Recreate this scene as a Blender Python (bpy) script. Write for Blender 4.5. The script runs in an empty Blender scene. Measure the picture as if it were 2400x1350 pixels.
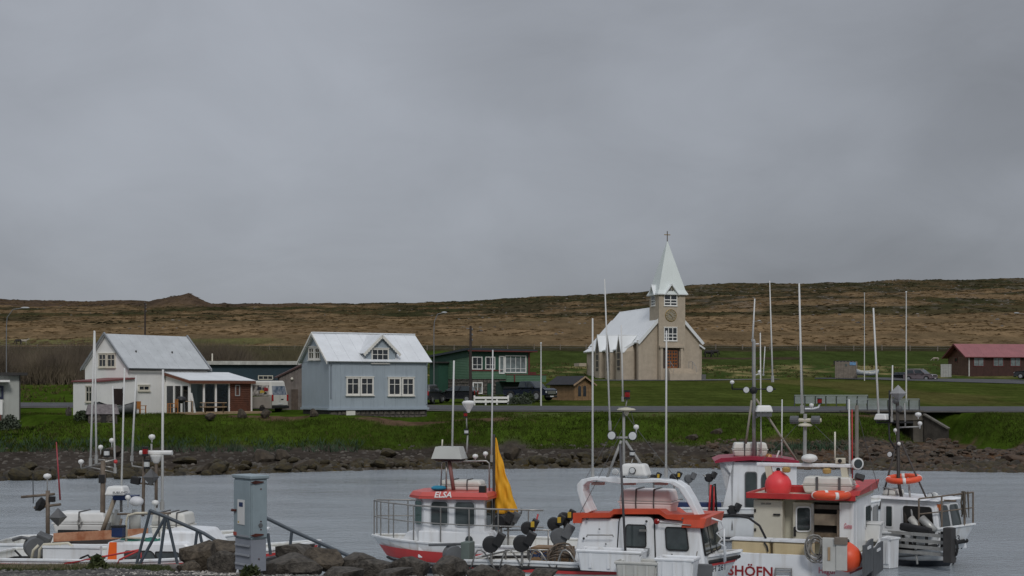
import bpy, bmesh, math, random
import numpy as np
from mathutils import Vector, Matrix, Euler
R = math.radians
random.seed(7)
sc = bpy.context.scene
COL = sc.collection
# ---------------------------------------------------------------- camera
F = 3333.0; H = 4.6; HY = 916.0          # focal length in photo pixels, eye height above the water, eye-level row
cam = bpy.data.cameras.new('camera'); cam.sensor_width = 36.0; cam.lens = F / 2400 * 36
cam.shift_y = (HY - 675) / 2400; cam.clip_start = 0.2; cam.clip_end = 9000
co = bpy.data.objects.new('camera', cam); COL.objects.link(co)
co.location = (0, 0, H); co.rotation_euler = (R(90), 0, 0); sc.camera = co
# ---------------------------------------------------------------- sky and sun
SUN_EL, SUN_AZ = 40, 8                    # sun behind the camera, veiled by cloud
w = bpy.data.worlds.new('World'); sc.world = w; w.use_nodes = True
nt = w.node_tree; N = nt.nodes; LK = nt.links
for n in list(N): N.remove(n)
def wn(t, **k):
    n = N.new(t)
    for a, b in k.items(): setattr(n, a, b)
    return n
def wmath(op, a, b=None, clamp=False):
    m = wn('ShaderNodeMath', operation=op); m.use_clamp = clamp
    for i, s in enumerate((a, b)):
        if s is None: continue
        if isinstance(s, (int, float)): m.inputs[i].default_value = s
        else: LK.new(s, m.inputs[i])
    return m.outputs[0]
tc = wn('ShaderNodeTexCoord'); sep = wn('ShaderNodeSeparateXYZ'); LK.new(tc.outputs['Generated'], sep.inputs[0])
zc = wmath('MAXIMUM', sep.outputs[2], 0.0)
den = wmath('ADD', zc, 0.38)
cx = wmath('DIVIDE', sep.outputs[0], den); cy = wmath('DIVIDE', sep.outputs[1], den)
cmb = wn('ShaderNodeCombineXYZ'); LK.new(cx, cmb.inputs[0]); LK.new(cy, cmb.inputs[1])
def cloud(scale, detail, rough, off, dist=0.0):
    mp = wn('ShaderNodeMapping'); mp.inputs['Location'].default_value = off; LK.new(cmb.outputs[0], mp.inputs[0])
    t = wn('ShaderNodeTexNoise'); t.inputs['Scale'].default_value = scale; t.inputs['Detail'].default_value = detail
    t.inputs['Roughness'].default_value = rough; t.inputs['Distortion'].default_value = dist
    LK.new(mp.outputs[0], t.inputs['Vector']); return t.outputs[0]
c1 = cloud(1.25, 2.5, 0.5, (2.3, 1.1, 0.0), 0.2); c2 = cloud(4.6, 6.0, 0.55, (5.7, 3.2, 1.0), 0.45)
cl = wmath('ADD', wmath('MULTIPLY', wmath('SUBTRACT', 0.5, c1), 1.3), wmath('MULTIPLY', wmath('SUBTRACT', c2, 0.5), 0.34))
grad = wmath('ADD', 0.89, wmath('MULTIPLY', wmath('MULTIPLY', zc, zc), 1.35))      # overcast: zenith brighter than the horizon
lum = wmath('MULTIPLY', grad, wmath('ADD', 1.0, cl))
tint = wn('ShaderNodeMix', data_type='RGBA'); tint.inputs['Factor'].default_value = 0.08
tint.inputs['A'].default_value = (0.312, 0.330, 0.366, 1)
sky = wn('ShaderNodeTexSky'); sky.sky_type = 'NISHITA'; sky.sun_disc = False
sky.sun_elevation = R(SUN_EL); sky.sun_rotation = R(180 + SUN_AZ)
skm = wn('ShaderNodeVectorMath', operation='SCALE'); skm.inputs['Scale'].default_value = 0.05; LK.new(sky.outputs[0], skm.inputs[0])
LK.new(skm.outputs[0], tint.inputs['B'])
sca = wn('ShaderNodeVectorMath', operation='SCALE'); LK.new(tint.outputs['Result'], sca.inputs[0]); LK.new(lum, sca.inputs['Scale'])
bg = wn('ShaderNodeBackground'); LK.new(sca.outputs[0], bg.inputs[0]); bg.inputs[1].default_value = 1.0
LK.new(bg.outputs[0], wn('ShaderNodeOutputWorld').inputs[0])
sl = bpy.data.lights.new('sun', 'SUN'); sl.energy = 1.15; sl.angle = R(14); sl.color = (1.0, 0.975, 0.94)
so = bpy.data.objects.new('sun', sl); COL.objects.link(so)
so.rotation_euler = (R(90 - SUN_EL), 0, R(SUN_AZ)); so.location = (0, -20, 60)
vs = sc.view_settings; sc.display_settings.display_device = 'sRGB'
vs.view_transform = 'Standard'; vs.look = 'None'; vs.exposure = 0.0; vs.gamma = 1.0; vs.use_curve_mapping = False
sc.cycles.use_denoising = True; sc.cycles.max_bounces = 6; sc.cycles.caustics_reflective = False; sc.cycles.caustics_refractive = False
# ---------------------------------------------------------------- helpers
def P(px, py, Y): return Vector(((px - 1200) * Y / F, Y, H - (py - HY) * Y / F))
def mat(name, col, rough=.6, var=.12, scale=3., bump=0., bscale=30., metal=0., streak=0., stretch=(1, 1, 1), wave=None, col2=None, spec=.5, detail=5., world=False, dirt=(.10, .085, .07)):
    m = bpy.data.materials.new(name); m.use_nodes = True; t = m.node_tree; ns = t.nodes; lk = t.links
    b = ns['Principled BSDF']; b.inputs['Roughness'].default_value = rough; b.inputs['Metallic'].default_value = metal
    b.inputs['Specular IOR Level'].default_value = spec
    cd = ns.new('ShaderNodeTexCoord'); src = cd.outputs['Object']
    if world: src = ns.new('ShaderNodeNewGeometry').outputs['Position']
    mp = ns.new('ShaderNodeMapping'); mp.inputs['Scale'].default_value = stretch; lk.new(src, mp.inputs[0])
    nz = ns.new('ShaderNodeTexNoise'); nz.inputs['Scale'].default_value = scale; nz.inputs['Detail'].default_value = detail; nz.inputs['Roughness'].default_value = .62
    lk.new(mp.outputs[0], nz.inputs['Vector'])
    rp = ns.new('ShaderNodeMapRange'); rp.inputs[1].default_value = .32; rp.inputs[2].default_value = .68; lk.new(nz.outputs[0], rp.inputs[0])
    mx = ns.new('ShaderNodeMix'); mx.data_type = 'RGBA'; lk.new(rp.outputs[0], mx.inputs['Factor'])
    a = [max(0, c * (1 - var)) for c in col]; d = col2 if col2 else [min(1, c * (1 + var)) for c in col]
    mx.inputs['A'].default_value = (*a, 1); mx.inputs['B'].default_value = (*d, 1); out = mx.outputs['Result']
    if streak:
        m2 = ns.new('ShaderNodeMapping'); m2.inputs['Scale'].default_value = (3.2, 3.2, .28); lk.new(src, m2.inputs[0])
        n2 = ns.new('ShaderNodeTexNoise'); n2.inputs['Scale'].default_value = 2.2; n2.inputs['Detail'].default_value = 6; lk.new(m2.outputs[0], n2.inputs['Vector'])
        r2 = ns.new('ShaderNodeMapRange'); r2.inputs[1].default_value = .5; r2.inputs[2].default_value = .8; r2.inputs[4].default_value = streak; lk.new(n2.outputs[0], r2.inputs[0])
        x2 = ns.new('ShaderNodeMix'); x2.data_type = 'RGBA'; lk.new(r2.outputs[0], x2.inputs['Factor']); lk.new(out, x2.inputs['A']); x2.inputs['B'].default_value = (*dirt, 1); out = x2.outputs['Result']
    lk.new(out, b.inputs['Base Color'])
    hgt = None
    if bump:
        n3 = ns.new('ShaderNodeTexNoise'); n3.inputs['Scale'].default_value = bscale; n3.inputs['Detail'].default_value = 4; lk.new(mp.outputs[0], n3.inputs['Vector']); hgt = n3.outputs[0]
    if wave:
        wv = ns.new('ShaderNodeTexWave'); wv.bands_direction = wave[0]; wv.inputs['Scale'].default_value = .314 / wave[1]; lk.new(src, wv.inputs['Vector']); hgt = wv.outputs['Fac']
        bump = wave[2]
    if hgt:
        bp = ns.new('ShaderNodeBump'); bp.inputs['Strength'].default_value = bump; bp.inputs['Distance'].default_value = .03; lk.new(hgt, bp.inputs['Height']); lk.new(bp.outputs[0], b.inputs['Normal'])
    return m
def glass(name, col=(.02, .025, .03), rough=.06):
    return mat(name, col, rough, .5, 1.2, spec=.7)
class MB:
    def __init__(s): s.v = []; s.f = []
    def add(s, vs, fs):
        k = len(s.v); s.v += [tuple(q) for q in vs]; s.f += [tuple(i + k for i in q) for q in fs]; return s
    def box(s, x0, x1, y0, y1, z0, z1):
        return s.add([(x0, y0, z0), (x1, y0, z0), (x1, y1, z0), (x0, y1, z0), (x0, y0, z1), (x1, y0, z1), (x1, y1, z1), (x0, y1, z1)],
                     [(0, 3, 2, 1), (4, 5, 6, 7), (0, 1, 5, 4), (1, 2, 6, 5), (2, 3, 7, 6), (3, 0, 4, 7)])
    def obox(s, c, size, rot=(0, 0, 0)):
        M = Euler(rot).to_matrix(); c = Vector(c); hx, hy, hz = [q / 2 for q in size]
        vs = [c + M @ Vector(q) for q in ((-hx, -hy, -hz), (hx, -hy, -hz), (hx, hy, -hz), (-hx, hy, -hz), (-hx, -hy, hz), (hx, -hy, hz), (hx, hy, hz), (-hx, hy, hz))]
        return s.add(vs, [(0, 3, 2, 1), (4, 5, 6, 7), (0, 1, 5, 4), (1, 2, 6, 5), (2, 3, 7, 6), (3, 0, 4, 7)])
    def hexa(s, bot, top):      # 4 bottom points, 4 top points, both counter-clockwise from above
        return s.add(list(bot) + list(top), [(0, 3, 2, 1), (4, 5, 6, 7), (0, 1, 5, 4), (1, 2, 6, 5), (2, 3, 7, 6), (3, 0, 4, 7)])
    def bar(s, p0, p1, w, h=None):
        p0 = Vector(p0); p1 = Vector(p1); h = h or w; d = (p1 - p0).normalized()
        u = d.cross(Vector((0, 0, 1))); u = u.normalized() if u.length > 1e-4 else Vector((1, 0, 0)); v = u.cross(d)
        q = [(-w / 2, -h / 2), (w / 2, -h / 2), (w / 2, h / 2), (-w / 2, h / 2)]
        return s.add([p0 + u * a + v * b for a, b in q] + [p1 + u * a + v * b for a, b in q], [(0, 1, 2, 3), (7, 6, 5, 4), (0, 4, 5, 1), (1, 5, 6, 2), (2, 6, 7, 3), (3, 7, 4, 0)])
    def tube(s, pts, r, n=6, r1=None, closed=False):
        pts = [Vector(p) for p in pts]; m = len(pts); vs = []; fs = []; pu = None
        for i, p in enumerate(pts):
            a = pts[(i - 1) % m] if (closed or i) else p; b = pts[(i + 1) % m] if (closed or i < m - 1) else p
            d = (b - a).normalized()
            if pu is None:
                u = d.cross(Vector((0.13, 0.21, 1))); u = u if u.length > .05 else d.cross(Vector((1, 0, 0)))
            else: u = pu - d * pu.dot(d)
            u.normalize(); pu = u; v = d.cross(u); rr = r if r1 is None else r + (r1 - r) * i / max(1, m - 1)
            vs += [p + (u * math.cos(6.2832 * k / n) + v * math.sin(6.2832 * k / n)) * rr for k in range(n)]
        for i in range(m if closed else m - 1):
            j = (i + 1) % m
            fs += [(i * n + k, i * n + (k + 1) % n, j * n + (k + 1) % n, j * n + k) for k in range(n)]
        if not closed: fs += [tuple(range(n))[::-1], tuple((m - 1) * n + k for k in range(n))]
        return s.add(vs, fs)
    def lathe(s, prof, c=(0, 0, 0), n=16, axis=(0, 0, 1)):
        c = Vector(c); q = Vector((0, 0, 1)).rotation_difference(Vector(axis)); vs = []; fs = []; m = len(prof)
        for r, z in prof: vs += [c + q @ Vector((r * math.cos(6.2832 * k / n), r * math.sin(6.2832 * k / n), z)) for k in range(n)]
        for i in range(m - 1): fs += [(i * n + k, i * n + (k + 1) % n, (i + 1) * n + (k + 1) % n, (i + 1) * n + k) for k in range(n)]
        if prof[0][0] > 1e-4: fs.append(tuple(range(n))[::-1])
        if prof[-1][0] > 1e-4: fs.append(tuple((m - 1) * n + k for k in range(n)))
        return s.add(vs, fs)
    def ball(s, c, r, n=12, m=8):
        r = (r, r, r) if isinstance(r, (int, float)) else r; vs = []; fs = []
        for i in range(m + 1):
            a = math.pi * i / m; q = max(math.sin(a), 1e-3)
            vs += [(c[0] + r[0] * q * math.cos(6.2832 * k / n), c[1] + r[1] * q * math.sin(6.2832 * k / n), c[2] - r[2] * math.cos(a)) for k in range(n)]
        for i in range(m): fs += [(i * n + k, i * n + (k + 1) % n, (i + 1) * n + (k + 1) % n, (i + 1) * n + k) for k in range(n)]
        return s.add(vs, fs)
    def ext(s, pts, vec):       # extrude a planar polygon
        pts = [Vector(p) for p in pts]; vec = Vector(vec); n = len(pts)
        return s.add(pts + [p + vec for p in pts], [tuple(range(n))[::-1], tuple(range(n, 2 * n))] + [(i, (i + 1) % n, n + (i + 1) % n, n + i) for i in range(n)])
    def slab(s, a, b, c, d, t):  # thick sheet from four corners
        a, b, c, d = map(Vector, (a, b, c, d)); n = (b - a).cross(d - a).normalized() * t
        return s.add([a - n, b - n, c - n, d - n, a, b, c, d], [(0, 3, 2, 1), (4, 5, 6, 7), (0, 1, 5, 4), (1, 2, 6, 5), (2, 3, 7, 6), (3, 0, 4, 7)])
    def build(s, name, m, parent=None, smooth=False, bevel=0., loc=None, seg=2, recalc=True):
        me = bpy.data.meshes.new(name); me.from_pydata(s.v, [], s.f); me.update()
        if recalc:
            bm = bmesh.new(); bm.from_mesh(me); bmesh.ops.recalc_face_normals(bm, faces=bm.faces); bm.to_mesh(me); bm.free()
        me.materials.append(m)
        if smooth: me.polygons.foreach_set('use_smooth', [True] * len(me.polygons))
        o = bpy.data.objects.new(name, me); COL.objects.link(o)
        if parent is not None: o.parent = parent.o if isinstance(parent, T) else parent
        if loc is not None: o.location = loc
        if bevel:
            q = o.modifiers.new('bevel', 'BEVEL'); q.width = bevel; q.segments = seg; q.limit_method = 'ANGLE'; q.angle_limit = R(35)
        return o
def tag(o, label=None, cat=None, group=None, kind=None):
    if label: o['label'] = label
    if cat: o['category'] = cat
    if group: o['group'] = group
    if kind: o['kind'] = kind
    return o
class T:                        # a thing: an Empty at its base, with pixel-ray helpers for laying its parts out in its own frame
    def __init__(s, name, label, cat, loc, rz=0., group=None):
        s.o = bpy.data.objects.new(name, None); COL.objects.link(s.o); s.o.location = loc; s.o.rotation_euler = (0, 0, R(rz)); s.o.empty_display_size = .3
        tag(s.o, label, cat, group); s.M = Matrix.Translation(Vector(loc)) @ Matrix.Rotation(R(rz), 4, 'Z'); s.I = s.M.inverted()
    def p(s, px, py, **k):       # where the sight line of a photo pixel meets the local plane x=, y= or z=
        o = s.I @ Vector((0, 0, H)); d = (s.I @ P(px, py, 1.0)) - o; (ax, val), = k.items(); i = 'xyz'.index(ax)
        return o + d * ((val - o[i]) / d[i])
    def part(s, mb, name, m, **k): return mb.build(name, m, s.o, **k)
def clone(o, parent=None):
    c = o.copy(); COL.objects.link(c)
    if parent is not None: c.parent = parent
    for ch in list(o.children): clone(ch, c)
    return c
def lettering(s, m, parent, org, ux, uz, size, name='lettering', width=None, ext=.004, shear=0.):
    cu = bpy.data.curves.new(name, 'FONT'); cu.body = s; cu.size = 1.0; cu.extrude = 0.0; cu.offset = .022; cu.shear = shear; cu.resolution_u = 2
    ob = bpy.data.objects.new(name, cu); COL.objects.link(ob); dg = bpy.context.evaluated_depsgraph_get(); dg.update()
    me = bpy.data.meshes.new_from_object(ob.evaluated_get(dg)); bpy.data.objects.remove(ob)
    org = Vector(org); ux = Vector(ux).normalized(); uz = Vector(uz).normalized(); n = ux.cross(uz)
    wx = max(v.co.x for v in me.vertices); kx = size if width is None else width / wx
    for v in me.vertices: v.co = org + ux * v.co.x * kx + uz * v.co.y * size + n * ext
    me.materials.append(m); o = bpy.data.objects.new(name, me); COL.objects.link(o); o.parent = parent.o if isinstance(parent, T) else parent
    return o
class Face:                     # a wall plane of a thing: u runs to the viewer's right, n outward
    def __init__(s, t, side, c):
        s.t = t; s.side = side; s.c = c
        s.U = {'f': Vector((1, 0, 0)), 'l': Vector((0, -1, 0)), 'r': Vector((0, 1, 0))}[side]; s.Nn = {'f': Vector((0, -1, 0)), 'l': Vector((-1, 0, 0)), 'r': Vector((1, 0, 0))}[side]
        s.O = {'f': Vector((0, c, 0)), 'l': Vector((c, 0, 0)), 'r': Vector((c, 0, 0))}[side]
    def uz(s, px, py):
        q = s.t.p(px, py, **({'y': s.c} if s.side == 'f' else {'x': s.c})); return q.dot(s.U), q.z
    def rect(s, px0, py0, px1, py1):
        a = s.uz(px0, (py0 + py1) / 2)[0]; b = s.uz(px1, (py0 + py1) / 2)[0]; xm = (px0 + px1) / 2
        return a, b, s.uz(xm, py1)[1], s.uz(xm, py0)[1]
    def pt(s, u, n, z): return s.O + s.U * u + s.Nn * n + Vector((0, 0, z))
    def box(s, mb, u0, u1, n0, n1, z0, z1):
        return mb.ext([s.pt(u0, n0, z0), s.pt(u1, n0, z0), s.pt(u1, n0, z1), s.pt(u0, n0, z1)], s.Nn * (n1 - n0))
    def window(s, rect, fm, gm, cols=2, rows=(1.,), fw=.07, mw=.045, dep=.07, sill=True, name='window', panes=True, casing=None):
        u0, u1, z0, z1 = rect; mb = MB()
        s.box(mb, u0, u0 + fw, 0, dep, z0, z1); s.box(mb, u1 - fw, u1, 0, dep, z0, z1); s.box(mb, u0 + fw, u1 - fw, 0, dep, z0, z0 + fw); s.box(mb, u0 + fw, u1 - fw, 0, dep, z1 - fw, z1)
        if sill: s.box(mb, u0 - .06, u1 + .06, .003, dep + .06, z0 - .07, z0 - .002)
        if sill: s.box(mb, u0 - .05, u1 + .05, .003, dep + .03, z1 + .002, z1 + .06)
        a, b = u0 + fw, u1 - fw; lo, hi = z0 + fw, z1 - fw; cw = (b - a - mw * (cols - 1)) / cols
        tot = sum(rows); zz = [lo]
        for q in rows: zz.append(zz[-1] + (hi - lo + mw - mw * len(rows)) * q / tot + mw)
        for i in range(1, cols): s.box(mb, a + i * cw + (i - 1) * mw, a + i * (cw + mw), 0, dep * .8, lo, hi)
        for j in range(1, len(rows)):
            for i in range(cols): s.box(mb, a + i * (cw + mw), a + i * (cw + mw) + cw, 0, dep * .8, zz[j] - mw, zz[j])
        o = mb.build(name, fm, s.t)
        for i in range(cols):
            for j in range(len(rows)):
                g = MB(); s.box(g, a + i * (cw + mw), a + i * (cw + mw) + cw, 0.002, .02, zz[j], zz[j + 1] - mw); g.build('pane', gm, o)
        return o
# ---------------------------------------------------------------- value noise on arrays
def vnoise(x, y, seed=0):
    xi = np.floor(x).astype(np.int64); yi = np.floor(y).astype(np.int64); fx = x - xi; fy = y - yi
    fx = fx * fx * (3 - 2 * fx); fy = fy * fy * (3 - 2 * fy)
    def h(a, b):
        n = (a * 374761393 + b * 668265263 + seed * 1442695041) & 0xffffffff; n = ((n ^ (n >> 13)) * 1274126177) & 0xffffffff
        return ((n ^ (n >> 16)) & 0xffff) / 65535.0
    return (h(xi, yi) * (1 - fx) + h(xi + 1, yi) * fx) * (1 - fy) + (h(xi, yi + 1) * (1 - fx) + h(xi + 1, yi + 1) * fx) * fy
def fbm(x, y, o=4, seed=0):
    t = 0.; a = .5; s = 0.
    for i in range(o): t = t + a * vnoise(x * 2 ** i, y * 2 ** i, seed + i * 17); s += a; a *= .55
    return t / s
def lerp(t, pts): return np.interp(t, [p[0] for p in pts], [p[1] for p in pts])
def sstep(a, b, x):
    t = np.clip((x - a) / (b - a), 0, 1); return t * t * (3 - 2 * t)
# ---------------------------------------------------------------- terrain
YW = [(-60, 70), (-26, 73), (-18.7, 77), (-7.5, 83), (8, 85.5), (20, 83), (29, 80), (70, 78)]
SKY = [(-1200, 72), (-360, 68.5), (-258, 66.6), (-204, 65.2), (-90, 65.8), (-60, 66.4), (0, 69.4), (90, 73.9), (126, 77.5), (168, 79.9), (240, 81), (312, 83), (360, 83.8), (1200, 95)]
def hfar(x, y):
    yw = lerp(x, YW); yb = lerp(x, [(-30, 92), (0, 94), (30, 96)]); yt = lerp(x, [(-40, 102), (-4, 102), (3, 101.5), (24, 101.5), (33, 106), (40, 106)]); zb = lerp(x, [(-30, .65), (0, .8), (20, 1.0), (30, 1.2)])
    sea = np.maximum(-2.6, (y - yw) * .12)
    beach = zb * np.clip((y - yw) / (yb - yw), 0, 1)
    bt = np.clip((y - yb) / (yt - yb), 0, 1); bank = zb + (2.8 - zb) * (1 - (1 - bt) ** 1.5)
    crest = lerp(x, SKY)
    up = lerp(y, [(100, 2.8), (112, 2.86), (127, 3.45), (215, 6.4), (330, 14), (380, 16.6)])
    hill = 16.6 + (crest - 16.6) * np.clip((y - 380) / 620, 0, 1.0) ** .96
    top = np.where(y > 380, np.where(y > 1000, crest - (y - 1000) * .012, hill), up)
    # spoil heap on the crest
    top = top + 9.0 * np.clip(1 - np.abs(x + 205) / 18, 0, 1) * np.clip(1 - np.abs(y - 905) / 40, 0, 1) + 3.2 * np.exp(-((x + 224) / 11) ** 2 - ((y - 905) / 25) ** 2)
    z = np.where(y < yw, sea, np.where(y < yb, beach, np.where(y < yt, bank, top)))
    n1 = fbm(x / 3.2, y / 2.6, 4, 3) - .5; n2 = fbm(x / 9, y / 9, 3, 9) - .5
    lump = .10 * sstep(yw, yb, y) + .75 * sstep(yb, yb + 3, y) * (1 - sstep(yt - 1, yt + 3, y)) + .05 * sstep(yt, yt + 5, y)
    wild = sstep(222, 262, y); z = z + n1 * lump + n2 * (.25 * sstep(yb, yt, y) * (1 - sstep(112, 150, y)) * .3 + wild * .5)
    hum = sstep(360, 430, y)
    z = z + hum * ((fbm(x / 22, y / 13, 3, 21) - .5) * 3.0 + (fbm(x / 9, y / 5.2, 3, 33) - .5) * 1.4 + (fbm(x / 45, y / 40, 2, 5) - .5) * 3.0) * (.55 + .45 * sstep(500, 800, y))
    ch = np.clip(1 - np.abs(x - lerp(y, [(112.2, 31.0), (113.4, 29.9)])) / lerp(y, [(112.2, 4.6), (113.4, 2.9)]), 0, 1); ch = np.clip(ch * 2.2, 0, 1); ch = ch * ch * (3 - 2 * ch) * sstep(88, 96, y) * (1 - sstep(124, 132, y))
    z = z - .55 * np.exp(-((x + 6.5) / 3.2) ** 2 - ((y - 102.5) / 3.5) ** 2)
    return z - ch * np.clip(z - .55, 0, 3)
def hnear(x, y):
    z0 = np.minimum(2.95, 1.36 + (26.3 - y) * .085)
    quay = np.where(y < 26.3, z0, np.maximum(-2.6, 1.36 - (y - 26.3) * 7))
    e = lerp(x, [(-6, 24.0), (-2, 22.0), (2, 20.0), (6, 19.5)])
    slope = np.where(y < e, z0, np.maximum(-2.6, 1.36 + (26.3 - e) * .085 - (y - e) * lerp(x, [(-6, .42), (0, .45), (6, .5)])))
    k = sstep(-6.3, -5.6, x)
    return quay * (1 - k) + slope * k + (fbm(x * 1.3, y * 1.3, 3, 41) - .5) * .10 * (y < 30)
def ground_h(x, y):
    x = np.asarray(x, float); y = np.asarray(y, float)
    return np.where(y < 45, hnear(x, y), hfar(x, y))
def gz(x, y): return float(ground_h(np.array([x]), np.array([y]))[0])
def onground(px, Y): 
    x = (px - 1200) * Y / F; return Vector((x, Y, gz(x, Y)))
def mixc(a, b, t): return a * (1 - t[:, None]) + b * t[:, None]
def cover(x, y):
    """real ground-cover colour (albedo) by place"""
    C = lambda *c: np.array(c, float)[None, :]
    yw = lerp(x, YW); yb = lerp(x, [(-30, 92), (0, 94), (30, 96)]) + (fbm(x / 3, y / 3, 3, 77) - .5) * 3
    u = x / np.maximum(y, 1) * F + 1200
    n = fbm(x / 3.0, y / 4.0, 4, 51); nb = fbm(x / 14, y / 30, 3, 61); ns = fbm(x / 1.1, y / 1.1, 3, 71)
    col = mixc(C(.038, .032, .027), C(.072, .060, .050), ns)                                 # dark beach gravel
    rust = sstep(12, 24, x) * sstep(.40, .62, n) * .8; col = mixc(col, C(.13, .07, .035), rust)
    weed = sstep(6.5, 1.0, y - yw) * sstep(.30, .5, fbm(x / 2.5, y / 1.2, 3, 81)); col = mixc(col, C(.075, .055, .018), weed)
    g = mixc(C(.026, .048, .006), C(.062, .098, .012), n); g = mixc(g, C(.10, .095, .04), sstep(.62, .8, nb) * .5)
    gm = sstep(0, 1.2, y - yb); col = mixc(col, g, gm)
    # plateau: light mown strip, lawn with stripes, rough pasture
    strip = sstep(100.5, 102, y) * (1 - sstep(112, 113, y)) * sstep(-4, 2, x) * (1 - sstep(24, 28, x)); col = mixc(col, mixc(C(.062, .085, .022), C(.090, .112, .036), n), strip * .9)
    stripe = .5 + .5 * np.sin((x * .45 + y * .9) * .9 + nb * 6)
    lawn = mixc(C(.042, .058, .012), C(.066, .080, .019), stripe * .6 + n * .4); lawn = mixc(lawn, C(.095, .080, .03), sstep(.56, .72, nb) * .65)
    lm = sstep(122, 124, y) * (1 - sstep(208, 222, y)) * sstep(1.4, 3, u / 500); col = mixc(col, lawn, lm)
    rough = mixc(C(.045, .065, .018), C(.20, .165, .075), sstep(.5, .72, fbm(x / 2.6, y / 5, 4, 91))); rm = sstep(212, 224, y) * (1 - sstep(258, 266, y)); col = mixc(col, rough, rm)
    mead = mixc(C(.036, .052, .014), C(.054, .070, .020), n); mm = sstep(256, 266, y) * (1 - sstep(318, 328, y)) * (.25 + .75 * sstep(1150, 1260, u)); col = mixc(col, mead, mm)
    ditch = sstep(281, 285, y) * (1 - sstep(291, 295, y)) * sstep(1500, 1560, u) * (1 - sstep(1850, 1900, u)); col = mixc(col, C(.06, .045, .03), ditch)
    heath = mixc(C(.032, .030, .016), C(.058, .050, .028), n); col = mixc(col, heath, sstep(318, 330, y))
    # hillside: dry tan grass with darker heath drifts, greener toward the right-hand crest, stony patches
    tan = mixc(C(.100, .070, .040), C(.200, .136, .074), fbm(x / 9, y / 16, 4, 101)) * (1 + .22 * (1 - sstep(520, 680, y)))[:, None]
    hd = mixc(tan, C(.040, .036, .020), sstep(.46, .58, fbm(x / 30, y / 20, 4, 111)) * (.32 + .58 * sstep(520, 640, y)))
    hd = mixc(hd, C(.034, .036, .016), sstep(.50, .62, fbm(x / 70, y / 45, 3, 121)) * sstep(480, 620, y) * .8)
    crown = sstep(760, 840, y) * sstep(-120, -20, x) * (1 - sstep(960, 990, y) * .3); hd = mixc(hd, mixc(C(.028, .029, .014), C(.044, .042, .022), n), crown * (.55 + .45 * sstep(.4, .6, nb)))
    red = sstep(840, 900, y) * sstep(-90, -160, x); hd = mixc(hd, mixc(C(.060, .042, .031), C(.085, .060, .044), n), red * .85)
    ston = sstep(.55, .7, fbm(x / 5, y / 22, 4, 131)) * sstep(480, 620, y) * sstep(-40, 160, x); hd = mixc(hd, C(.14, .12, .10), ston * .45)
    hm = sstep(372, 384, y); col = mixc(col, hd, hm)
    lg = sstep(384, 388, y) * (1 - sstep(410, 425, y)) * sstep(700, 560, u); col = mixc(col, C(.12, .125, .045), lg * .8)
    for cx, cy, rx, ry in ((-7.8, 100.2, 3.6, 2.2), (-2.6, 101.0, 2.6, 1.5), (-17.5, 101.5, 3.2, 1.2), (25.0, 104, 1.8, 2.5), (-10, 102.2, 2, .8), (30.6, 106, 3.2, 8)):
        q = ((x - cx) / rx) ** 2 + ((y - cy) / ry) ** 2 + (ns - .5) * 1.2; col = mixc(col, mixc(C(.085, .055, .035), C(.13, .085, .055), ns), sstep(1.1, .7, q))
    near = (y < 45).astype(float); qc = mixc(C(.065, .062, .060), C(.13, .125, .12), ns); col = mixc(col, qc, near)
    return np.clip(col, 0, 1)
def grid_lines(segs):
    out = []
    for a, b, s in segs: out += list(np.arange(a, b, s))
    return np.array(out + [segs[-1][1]])
gx = grid_lines([(-2600, -700, 190), (-700, -380, 20), (-380, -70, 2.6), (-70, -36, 1.2), (-36, 36, .55), (36, 70, 1.2), (70, 420, 2.6), (420, 700, 20), (700, 2600, 190)])
gy = grid_lines([(-40, 14, 4), (14, 30, .45), (30, 66, 4), (66, 124, .5), (124, 215, 1.6), (215, 400, 2.2), (400, 1010, 3.2), (1010, 1200, 20), (1200, 3600, 240)])
X, Y_ = np.meshgrid(gx, gy); xf = X.ravel(); yf = Y_.ravel(); zf = ground_h(xf, yf); nx, ny = len(gx), len(gy)
cf = cover(xf, yf)
def gridmesh(name, m, xf, yf, zf, cf, nx, ny):
    me = bpy.data.meshes.new(name); me.vertices.add(nx * ny); me.vertices.foreach_set('co', np.stack([xf, yf, zf], 1).ravel())
    i = (np.arange(ny - 1)[:, None] * nx + np.arange(nx - 1)[None, :]).ravel(); q = np.stack([i, i + 1, i + nx + 1, i + nx], 1).ravel(); k = len(i)
    me.loops.add(4 * k); me.loops.foreach_set('vertex_index', q); me.polygons.add(k); me.polygons.foreach_set('loop_start', np.arange(k) * 4); me.polygons.foreach_set('loop_total', np.full(k, 4))
    me.polygons.foreach_set('use_smooth', np.ones(k, bool)); me.update(calc_edges=True)
    at = me.color_attributes.new('cover', 'FLOAT_COLOR', 'POINT'); at.data.foreach_set('color', np.concatenate([cf, np.ones((len(cf), 1))], 1).ravel().astype(np.float32))
    me.materials.append(m); o = bpy.data.objects.new(name, me); COL.objects.link(o); return o
gm = mat('ground_cover', (.1, .1, .1), 1.0, .0, 1.0, spec=0.)
t = gm.node_tree; ns = t.nodes; lk = t.links; b = ns['Principled BSDF']
for l in list(b.inputs['Base Color'].links): lk.remove(l)
ca = ns.new('ShaderNodeVertexColor'); ca.layer_name = 'cover'; gp = ns.new('ShaderNodeNewGeometry')
def gno(scale, st, det=5):
    mp = ns.new('ShaderNodeMapping'); mp.inputs['Scale'].default_value = st; lk.new(gp.outputs['Position'], mp.inputs[0]); n = ns.new('ShaderNodeTexNoise'); n.inputs['Scale'].default_value = scale; n.inputs['Detail'].default_value = det; n.inputs['Roughness'].default_value = .7; lk.new(mp.outputs[0], n.inputs['Vector']); return n.outputs[0]
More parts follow.
